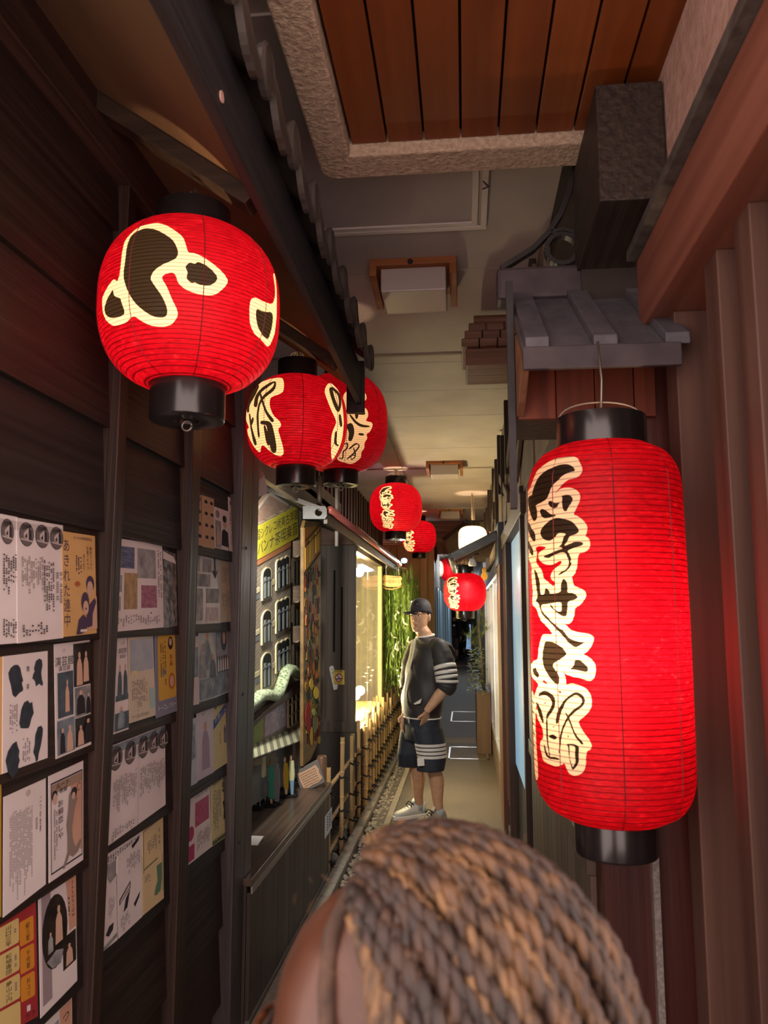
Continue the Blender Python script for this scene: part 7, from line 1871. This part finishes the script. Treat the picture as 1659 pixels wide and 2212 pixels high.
# jacket
def fold(p, c, k):     # gentle cloth folds
    d = (p - c); d.z = 0
    return p + d * (0.035 * sin(p.z * 38 + k) + 0.02 * sin(p.x * 60 + p.z * 21))
jk = MB()
JR = [(1377, 920, 0.080, 0.080), (1382, 921, 0.125, 0.092), (1390, 924, 0.185, 0.112), (1402, 925, 0.212, 0.126), (1425, 923, 0.216, 0.138), (1460, 918, 0.212, 0.144), (1490, 914, 0.212, 0.148), (1515, 912, 0.210, 0.150), (1535, 911, 0.204, 0.148), (1547, 911, 0.192, 0.140)]
fine = []
for i in range(len(JR) - 1):
    for j in range(4):
        t = j / 4; fine.append(tuple(JR[i][k] + (JR[i + 1][k] - JR[i][k]) * t for k in range(4)))
fine.append(JR[-1])
jk.loft([(mp(u, v), ML * a, MF * b) for v, u, a, b in fine], 40, cap=False)
for i, p in enumerate(jk.v):
    v, u, a, b = fine[i // 40]
    if v > 1400: jk.v[i] = fold(p, mp(u, v), i // 40 * 0.3)
jo = jk.build('jacket', JKT, man, smooth=True)
jo.modifiers.new('thick', 'SOLIDIFY').thickness = 0.006


def sleeve(pts, nm, parent):
    m = MB(); fp = []
    for i in range(len(pts) - 1):
        for j in range(5):
            t = j / 5; fp.append((pts[i][0].lerp(pts[i + 1][0], t), pts[i][1] + (pts[i + 1][1] - pts[i][1]) * t))
    fp.append(pts[-1])
    rr = [r * (1 + 0.035 * sin(i * 1.9) + 0.02 * sin(i * 0.8)) for i, (p, r) in enumerate(fp)]
    m.tube([p for p, r in fp], rr, 28, cap=False)
    o = m.build(nm, JKT, parent, smooth=True); o.modifiers.new('thick', 'SOLIDIFY').thickness = 0.005
    return fp, rr


SL = [(mp(938, 1390, -0.10), 0.052), (mp(950, 1400, -0.16), 0.074), (mp(958, 1425, -0.18), 0.082), (mp(963, 1450, -0.20), 0.085), (mp(966, 1472, -0.21), 0.084), (mp(964, 1484, -0.21), 0.078), (mp(958, 1493, -0.21), 0.066)]
sleeve(SL, 'sleeve', jo)
sleeve([(mp(905, 1390, 0.10), 0.052), (mp(898, 1400, 0.15), 0.074), (mp(891, 1430, 0.16), 0.086), (mp(886, 1465, 0.15), 0.083), (mp(882, 1490, 0.12), 0.072)], 'sleeve', jo)
for (v0, v1) in ((1437, 1445.5), (1449, 1456.5), (1459.5, 1466.5), (1469, 1475)):
    pts = []
    for v in (v0, v1):
        for (pa, ra), (pb, rb) in zip(SL, SL[1:]):
            va, vb = [1390, 1400, 1425, 1450, 1472, 1484, 1493][SL.index((pa, ra))], [1390, 1400, 1425, 1450, 1472, 1484, 1493][SL.index((pb, rb))]
            if va <= v <= vb:
                t = (v - va) / (vb - va); pts.append((pa.lerp(pb, t), ra + (rb - ra) * t)); break
    a, b = pts
    MB().tube([a[0], b[0]], [a[1] * 1.055, b[1] * 1.055], 28, cap=False).build('sleeve_stripe', WHT, jo, smooth=True).modifiers.new('thick', 'SOLIDIFY').thickness = 0.003
zp = [mp(u, v) + MF * (b * 1.04 + 0.004) + ML * 0.012 * sin(v * 0.05) for v, u, a, b in fine if v >= 1380]
MB().tube(zp, 0.0058, 8).build('zip_tape', WHT, jo, smooth=True)
hem = [mp(911, 1548) + ML * (0.190 * cos(t)) + MF * (0.138 * sin(t)) for t in [2 * pi * k / 40 for k in range(41)]]
MB().tube(hem, 0.006, 8, cap=False).build('hem_trim', WHT, jo, smooth=True)
MB().tube([mp(919, 1374) + ML * (0.070 * cos(t)) + MF * (0.070 * sin(t) + 0.002) + V((0, 0, -0.012 * sin(t))) for t in [2 * pi * k / 28 for k in range(29)]], 0.009, 8, cap=False).build('shirt_collar', WHT, man, smooth=True)
# hood lying on the back
hd = MB(); hc = mp(951, 1398, -0.01) - MF * 0.035
hd.loft([(hc + MF * 0.12 + V((0, 0, 0.035)) , ML * 0.085, V((0, 0, 0.02))), (hc + MF * 0.06 + V((0, 0, 0.03)), ML * 0.125, V((0, 0, 0.034))), (hc + V((0, 0, 0.005)), ML * 0.135, V((0, 0, 0.042))), (hc - MF * 0.035 + V((0, 0, -0.04)), ML * 0.12, V((0, 0, 0.055))), (hc - MF * 0.055 + V((0, 0, -0.10)), ML * 0.08, V((0, 0, 0.045))), (hc - MF * 0.045 + V((0, 0, -0.14)), ML * 0.03, V((0, 0, 0.015)))], 24)
hd.build('hood', JKT, jo, smooth=True)
MB().prism([mp(893, 1520, -0.19), mp(911, 1509, -0.215), mp(908, 1519, -0.215), mp(897, 1522, -0.19)], (0, -0.004, 0)).build('pocket_flash', WHT, jo)
# shorts
st_ = MB()
st_.loft([(mp(911, 1535), ML * 0.172, MF * 0.128), (mp(911, 1555), ML * 0.180, MF * 0.134), (mp(911, 1585), ML * 0.178, MF * 0.136), (mp(911, 1598), ML * 0.165, MF * 0.128)], 32)
hl2, hr2 = mp(930, 1664, -0.07), mp(888, 1654, 0.10)
st_.loft([(mp(911, 1570) + ML * 0.085, ML * 0.098, MF * 0.130), (mp(917, 1600) + ML * 0.088, ML * 0.102, MF * 0.126), (mp(924, 1632) + ML * 0.07, ML * 0.100, MF * 0.118), (hl2, ML * 0.098, MF * 0.112)], 28)
st_.loft([(mp(911, 1570) - ML * 0.085, ML * 0.098, MF * 0.130), (mp(905, 1600) - ML * 0.085, ML * 0.102, MF * 0.126), (mp(898, 1630) - ML * 0.07, ML * 0.098, MF * 0.118), (hr2, ML * 0.095, MF * 0.110)], 28)
sh = fuse(st_, 'shorts', SHT, man, 0.009, 2)
A0, A1 = mp(911, 1570) + ML * 0.085, hl2
AX = [mp(917, 1600) + ML * 0.088, mp(924, 1632) + ML * 0.07, hl2]
for (t0, t1) in ((0.02, 0.17), (0.23, 0.38), (0.44, 0.59), (0.65, 0.80)):
    q = lambda t: (AX[0].lerp(AX[1], t / 0.8) if t < 0.8 else AX[1])
    w = lambda t: (0.1045 - 0.002 * t, 0.1285 - 0.008 * t)
    MB().loft([(q(t0), ML * w(t0)[0], MF * w(t0)[1]), (q(t1), ML * w(t1)[0], MF * w(t1)[1])], 28, cap=False).build('shorts_stripe', WHT, sh, smooth=True)
lab = mp(909, 1644, -0.165)
MB().prism([mp(u, v, -0.185) for u, v in ((901, 1638), (916, 1637), (917, 1654), (902, 1655))], (0, 0.004, 0)).build('label_patch', WHT, sh)
MB().tube([mp(883, 1548, -0.10), mp(883.5, 1562, -0.10)], 0.0035, 6).build('drawstring', WHT, sh)
# socks and shoes
for g, an in ((gr, anr), (gl, anl)):
    MB().tube([g + MF * 0.06 + V((0, 0, 0.06)), an, an + V((0, 0, 0.035))], [0.040, 0.0385, 0.0385], 16).build('sock', flat('grey_sock', srgb('9aa3a0')), man, smooth=True)
SWH = mat('shoe_white_leather', srgb('c9c9c2'), 0.45); SGR = mat('shoe_grey_suede', srgb('8e8578'), 0.8); SBL = flat('shoe_lace_black', (0.01, 0.01, 0.014))
s1 = thing('shoe', gr, 'pale grey trainer with black laces on the far foot', 'shoe', 'trainers of the man')
shoe(s1, gr, MF, ML, SWH, WHT, mat('shoe_grey_panel', srgb('9aa2a0'), 0.6), SBL)
s2 = thing('shoe', gl, 'beige grey trainer with black laces on the near foot', 'shoe', 'trainers of the man')
shoe(s2, gl, MF, ML, SGR, mat('shoe_sole_grey', srgb('a39b90'), 0.6), mat('shoe_beige_panel', srgb('a0978a'), 0.7), SBL)

# ------------------------------------------------------------------ distant walkers seen from behind
def walker(base, h, F, label, top, bottom, pack=None, name='person'):
    base = V(base); L_ = V((0, 0, 1)).cross(F); k = h / 1.75
    t = thing(name, base, label, 'person', 'walkers at the far end of the alley')
    P = lambda l, f, z: base + L_ * (l * k) + F * (f * k) + V((0, 0, z * k))
    b = MB()
    add_head(b, P(0, -0.02, 1.50), F, k)
    limb(b, [(P(0, -0.02, 1.42), 0.06 * k), (P(0, -0.01, 1.56), 0.055 * k)])
    b.loft([(P(0, 0, z), L_ * a * k, F * d * k) for z, a, d in ((0.86, 0.16, 0.11), (1.0, 0.155, 0.11), (1.2, 0.17, 0.12), (1.36, 0.19, 0.11), (1.44, 0.12, 0.08))], 20)
    for s_, st in ((-1, 0.16), (1, -0.16)):
        limb(b, [(P(s_ * 0.09, 0, 0.92), 0.09 * k), (P(s_ * 0.09, st * 0.6, 0.5), 0.062 * k), (P(s_ * 0.085, st * 0.55, 0.3), 0.055 * k), (P(s_ * 0.08, st, 0.08), 0.038 * k), (P(s_ * 0.08, st + 0.14, 0.035), 0.034 * k)])
        limb(b, [(P(s_ * 0.2, 0, 1.38), 0.055 * k), (P(s_ * 0.25, -st * 0.3, 1.1), 0.045 * k), (P(s_ * 0.25, -st * 0.5, 0.86), 0.03 * k)])
        add_hand(b, P(s_ * 0.25, -st * 0.5, 0.87), V((0, 0, -1)), F, -L_ * s_, k, 0.4)
    fuse(b, 'body', flat('walker_skin', srgb('a07f66')), t, 0.012, 2)
    c = MB()
    c.loft([(P(0, 0, z), L_ * a * k, F * d * k) for z, a, d in ((0.84, 0.19, 0.14), (1.0, 0.185, 0.135), (1.2, 0.20, 0.14), (1.37, 0.215, 0.13), (1.45, 0.13, 0.09), (1.47, 0.08, 0.075))], 22)
    for s_, st in ((-1, 0.16), (1, -0.16)):
        limb(c, [(P(s_ * 0.19, 0, 1.39), 0.075 * k), (P(s_ * 0.25, -st * 0.3, 1.1), 0.062 * k), (P(s_ * 0.25, -st * 0.48, 0.89), 0.048 * k)])
    fuse(c, 'coat', top, t, 0.014, 2)
    q = MB()
    for s_, st in ((-1, 0.16), (1, -0.16)):
        limb(q, [(P(s_ * 0.085, 0, 0.93), 0.105 * k), (P(s_ * 0.09, st * 0.6, 0.5), 0.078 * k), (P(s_ * 0.08, st * 0.95, 0.10), 0.055 * k)])
        q.ball(P(s_ * 0.08, st + 0.06, 0.045), (0.055 * k, 0.12 * k, 0.045 * k), 10, 6)
    fuse(q, 'trousers', bottom, t, 0.014, 2)
    m = MB(); m.loft([(P(0, -0.03, z), L_ * a * k, F * d * k) for z, a, d in ((1.57, 0.05, 0.06), (1.62, 0.078, 0.09), (1.68, 0.08, 0.10), (1.73, 0.066, 0.082), (1.752, 0.02, 0.03))], 18)
    m.build('hair', flat('walker_hair', srgb('1c1613')), t, smooth=True)
    if pack:
        m = MB(); m.loft([(P(0, -0.19, z), L_ * a * k, F * d * k, 0.6) for z, a, d in ((0.95, 0.12, 0.06), (1.0, 0.15, 0.085), (1.25, 0.15, 0.09), (1.40, 0.13, 0.075), (1.44, 0.08, 0.04))], 20)
        pk = m.build('backpack', pack, t, smooth=True)
        MB().box(P(0, 0, 0).x - 0.03, P(0, 0, 0).x + 0.03, P(0, -0.29, 0).y - 0.006, P(0, -0.29, 0).y, P(0, 0, 1.28).z, P(0, 0, 1.34).z).build('pack_badge', WHITEP, pk)
    return t


BLKC = flat('walker_black_coat', srgb('191716')); GRYC = flat('walker_grey_trousers', srgb('3a3632'))
wp = az(982, 1428, 0)
walker((wp.x, wp.y, 0), 1.74, unit(0.1, 1), 'distant person in dark clothes carrying a black backpack, seen from behind', BLKC, GRYC, flat('black_pack', srgb('121213')))
wp = az(999, 1424, 0)
walker((wp.x, wp.y + 1.0, 0), 1.72, unit(-0.1, 1), 'distant person in black walking right of the backpack carrier', flat('walker_dark_top', srgb('221c1b')), flat('walker_black_trousers', srgb('141313')))
# ------------------------------------------------------------------ person in front of the camera, head seen from behind and above
WF = unit(-0.995, -0.02); WLt = V((0, 0, 1)).cross(WF)
WY = 0.56
cen = ay(920, 2292, WY)
wm = thing('person', (cen.x, cen.y, 0), 'person in the foreground with brown braids, head turned left, wearing glasses', 'person')
WSK = mat('brown_skin', srgb('41261a'), 0.36, srgb('4c2d1d'), (18, 18, 18), spec=0.45)
b = MB()
wk = 1.08
wchin = cen - V((0, 0, 0.135)) + WF * 0.0
WP = add_head(b, wchin, WF, wk)
base_ = V((cen.x, cen.y, 0)) - WF * 0.04
Q = lambda l, f, z: base_ + WLt * l + WF * f + V((0, 0, z))
nz_ = wchin.z
limb(b, [(Q(0, 0.0, nz_ - 0.12), 0.065), (Q(0, 0.01, nz_ - 0.04), 0.055), (Q(0, 0.02, nz_ + 0.05), 0.055)])
sz = nz_ - 0.10
b.loft([(Q(0, 0, z), WLt * a, WF * d) for z, a, d in ((sz - 0.62, 0.16, 0.11), (sz - 0.5, 0.165, 0.115), (sz - 0.36, 0.14, 0.10), (sz - 0.2, 0.16, 0.115), (sz - 0.07, 0.185, 0.105), (sz, 0.11, 0.075))], 24)
for s_ in (-1, 1):
    hz = sz - 0.62
    limb(b, [(Q(s_ * 0.09, 0, hz + 0.05), 0.095), (Q(s_ * 0.09, 0.01, hz * 0.55), 0.068), (Q(s_ * 0.088, 0, hz * 0.38), 0.058), (Q(s_ * 0.085, 0, 0.09), 0.036), (Q(s_ * 0.085, 0.12, 0.03), 0.03)])
    limb(b, [(Q(s_ * 0.17, 0, sz - 0.06), 0.055), (Q(s_ * 0.21, -0.01, sz - 0.32), 0.044), (Q(s_ * 0.20, 0.05, sz - 0.54), 0.028)])
    add_hand(b, Q(s_ * 0.20, 0.05, sz - 0.53), V((0, 0, -1)) + WF * 0.2, WF, -WLt * s_, 0.95, 0.35)
fuse(b, 'body', WSK, wm, 0.0065, 3)
face_parts(WP, WF, wm, wk, srgb('1d120c'), srgb('6b3328'))
TOPC = mat('dark_green_top', srgb('2c2f2a'), 0.8, srgb('383b35'), (30, 30, 30))
c = MB()
c.loft([(Q(0, 0, z), WLt * a, WF * d) for z, a, d in ((sz - 0.66, 0.185, 0.135), (sz - 0.5, 0.185, 0.135), (sz - 0.36, 0.165, 0.12), (sz - 0.2, 0.18, 0.132), (sz - 0.06, 0.205, 0.122), (sz + 0.005, 0.12, 0.09))], 24)
for s_ in (-1, 1): limb(c, [(Q(s_ * 0.165, 0, sz - 0.055), 0.072), (Q(s_ * 0.205, -0.01, sz - 0.3), 0.062)])
fuse(c, 'top', TOPC, wm, 0.012, 2)
c = MB()
for s_ in (-1, 1): limb(c, [(Q(s_ * 0.088, 0, sz - 0.58), 0.112), (Q(s_ * 0.09, 0.01, (sz - 0.62) * 0.55), 0.085), (Q(s_ * 0.085, 0, 0.10), 0.062)])
fuse(c, 'trousers', flat('dark_trousers', srgb('22232a')), wm, 0.014, 2)
for s_ in (-1, 1):
    h_ = Q(s_ * 0.085, -0.07, 0)
    t = thing('shoe', h_, 'plain white shoe on the %s foot of the foreground person' % ('right' if s_ < 0 else 'left'), 'shoe', 'shoes of the foreground person')
    shoe(t, h_, WF, WLt, SWH, WHT, WHT, SBL, 0.85)
# hair: a close cap of dark roots with many two-strand twists over it
SC_ = WP(0, -0.006, 0.125)                     # centre of the skull
ra, rb, rc_ = 0.079 * wk, 0.103 * wk, 0.118 * wk


def skull(d, up=0.0):
    d = d.normalized()
    l, f, z = d.dot(WLt), d.dot(WF), d.z
    r = 1.0 / sqrt((l / (ra + up)) ** 2 + (f / (rb + up)) ** 2 + (z / (rc_ + up)) ** 2)
    return SC_ + d * r


HB = mat('dark_hair_roots', srgb('33231a'), 0.8, srgb('4a3425'), (60, 60, 60), 0.4)
g = MB(); NI, NJ = 46, 24
rows = []
for j in range(NJ + 1):
    row = []
    for i in range(NI + 1):
        az_ = radians(74) + (radians(360 - 148)) * i / NI          # azimuth from the face, over left, back, right
        lim = -0.55 + 0.25 * cos(az_)
        el = pi / 2 - (pi / 2 - lim) * j / NJ
        d = WF * (cos(el) * cos(az_)) + WLt * (cos(el) * sin(az_)) + V((0, 0, sin(el)))
        row.append(skull(d, 0.0135))
    rows.append(row)
g.grid(rows)
# front part between the temples, ending at the hairline
rows = []
for j in range(13):
    row = []
    for i in range(13):
        az_ = radians(-74 + 148 * i / 12); el = pi / 2 - radians(15 + 40 * (abs(i - 6) / 6.0) ** 1.5) * j / 12
        row.append(skull(WF * (cos(el) * cos(az_)) + WLt * (cos(el) * sin(az_)) + V((0, 0, sin(el))), 0.0135))
    rows.append(row)
g.grid(rows)
hair = g.build('hair', HB, wm, smooth=True, fix=False)
BR = [mat('braid_brown_%d' % i, srgb(a), 0.6, srgb(b_), (70, 70, 18), 0.3, lo=0.4, hi=0.62) for i, (a, b_) in enumerate((('23150d', '402a1b'), ('2b1a0d', '573c21'), ('1c110b', '342216'), ('33210f', '6a4e2e')))]
rn = random.Random(31)
NB = 84
for k in range(NB):
    s = k / (NB - 1)
    az_ = radians(92 + 190 * s)
    lay = k % 3
    # root along the hairline, sweep over the head, then hang
    dirv = lambda a_, el: WF * (cos(el) * cos(a_)) + WLt * (cos(el) * sin(a_)) + V((0, 0, sin(el)))
    aa = abs(68 - 136 * s)
    d0 = dirv(radians(68 - 136 * s), radians(min(86, 75 - 38 * (aa / 75) ** 1.5 + 8 * lay) + 3 * rn.random()))
    d1 = dirv(az_, radians(-30))
    om = d0.angle(d1)
    path = []
    n1 = 28
    for i in range(n1 + 1):
        t = i / n1
        d = (d0 * sin((1 - t) * om) + d1 * sin(t * om)) / sin(om)
        path.append(skull(d, 0.013 + 0.0045 * (2 - lay) * 0.5 + 0.004 * rn.random() * t + 0.008 * t))
    last = path[-1]; out = WF * cos(az_) + WLt * sin(az_)
    hang = 0.20 + 0.06 * rn.random()
    for i in range(1, 17):
        t = i / 16
        path.append(last + V((0, 0, -hang * t)) + out * (0.012 * sin(pi * t)))
    # even spacing and twist
    L0 = [0.0]
    for p0, p1 in zip(path, path[1:]): L0.append(L0[-1] + (p1 - p0).length)
    m = MB()
    n = int(L0[-1] / 0.0042)
    pts = []
    j = 0
    for i in range(n):
        s_ = L0[-1] * i / (n - 1)
        while j < len(L0) - 2 and L0[j + 1] < s_: j += 1
        f = (s_ - L0[j]) / max(1e-6, L0[j + 1] - L0[j]); pts.append(path[j].lerp(path[j + 1], min(1, f)))
    wd = 0.0036 + 0.0014 * rn.random()
    for ph in (0, pi):
        tw = []
        for i, p in enumerate(pts):
            tg = (pts[min(i + 1, n - 1)] - pts[max(i - 1, 0)]).normalized()
            nr = (p - SC_); nr = (nr - tg * nr.dot(tg)).normalized(); bn = tg.cross(nr)
            a = ph + i * 1.0
            tp = min(1, i / 6.0) * (1 - 0.35 * i / n)
            tw.append(p + (nr * cos(a) + bn * sin(a)) * wd * 0.62 * tp)
        m.tube(tw, [wd * (1 - 0.35 * i / n) for i in range(n)], 5)
    m.build('braid', BR[(k * 5 + k // 4) % 4], hair, smooth=True, fix=False)
eb = [skull(WF * (cos(radians(e)) * cos(radians(a_))) + WLt * (cos(radians(e)) * sin(radians(a_))) + V((0, 0, sin(radians(e)))), 0.003) for a_, e in ((4, 73), (18, 64), (32, 51), (42, 38), (48, 25), (52, 12))]
MB().tube(eb, [0.004, 0.006, 0.0065, 0.006, 0.005, 0.002], 7).build('edge_braid', HB, hair, smooth=True)
# fuzzy flyaway hairs
fz = MB()
for k in range(260):
    a_ = rn.uniform(0, 2 * pi); el = rn.uniform(-0.2, pi / 2)
    d = WF * (cos(el) * cos(a_)) + WLt * (cos(el) * sin(a_)) + V((0, 0, sin(el)))
    if d.dot(WF) > 0.62 and el < 0.8: continue
    p = skull(d, 0.018); q = p + (d * 0.6 + V((rn.uniform(-1, 1), rn.uniform(-1, 1), rn.uniform(-0.6, 0.6))) * 0.7).normalized() * rn.uniform(0.006, 0.014)
    fz.tube([p, p.lerp(q, 0.5) + d * 0.002, q], 0.00022, 3, cap=False)
tag(fz.build('flyaway_hair', BR[3], hair, fix=False), kind='stuff')
# glasses
gl_ = thing('glasses', WP(0, 0.11, 0.117), 'dark tortoiseshell glasses worn by the foreground person', 'glasses')
TORT = mat('tortoiseshell', srgb('2a1610'), 0.2, srgb('5a3218'), (90, 90, 90), spec=0.6)
for s_ in (-1, 1):
    cx = s_ * 0.033
    ring = [WP(cx + 0.027 * cos(t), 0.112 - 0.5 * abs(cx + 0.027 * cos(t)) ** 1.6 * 3, 0.112 + 0.023 * sin(t)) for t in [2 * pi * k / 28 for k in range(29)]]
    f = MB().tube(ring, 0.0028, 8, cap=False).build('rim', TORT, gl_, smooth=True)
    le = MB(); le.add(ring[:-1], [tuple(range(28))]); le.build('lens', GLS, f)
    MB().tube([WP(s_ * 0.060, 0.098, 0.118), WP(s_ * 0.078, 0.06, 0.120), WP(s_ * 0.083, 0.0, 0.118), WP(s_ * 0.080, -0.02, 0.108)], [0.0035, 0.003, 0.0028, 0.002], 8).build('temple_arm', TORT, gl_, smooth=True)
MB().tube([WP(-0.008, 0.113, 0.117), WP(0, 0.116, 0.120), WP(0.008, 0.113, 0.117)], 0.0025, 8).build('bridge', TORT, gl_, smooth=True)
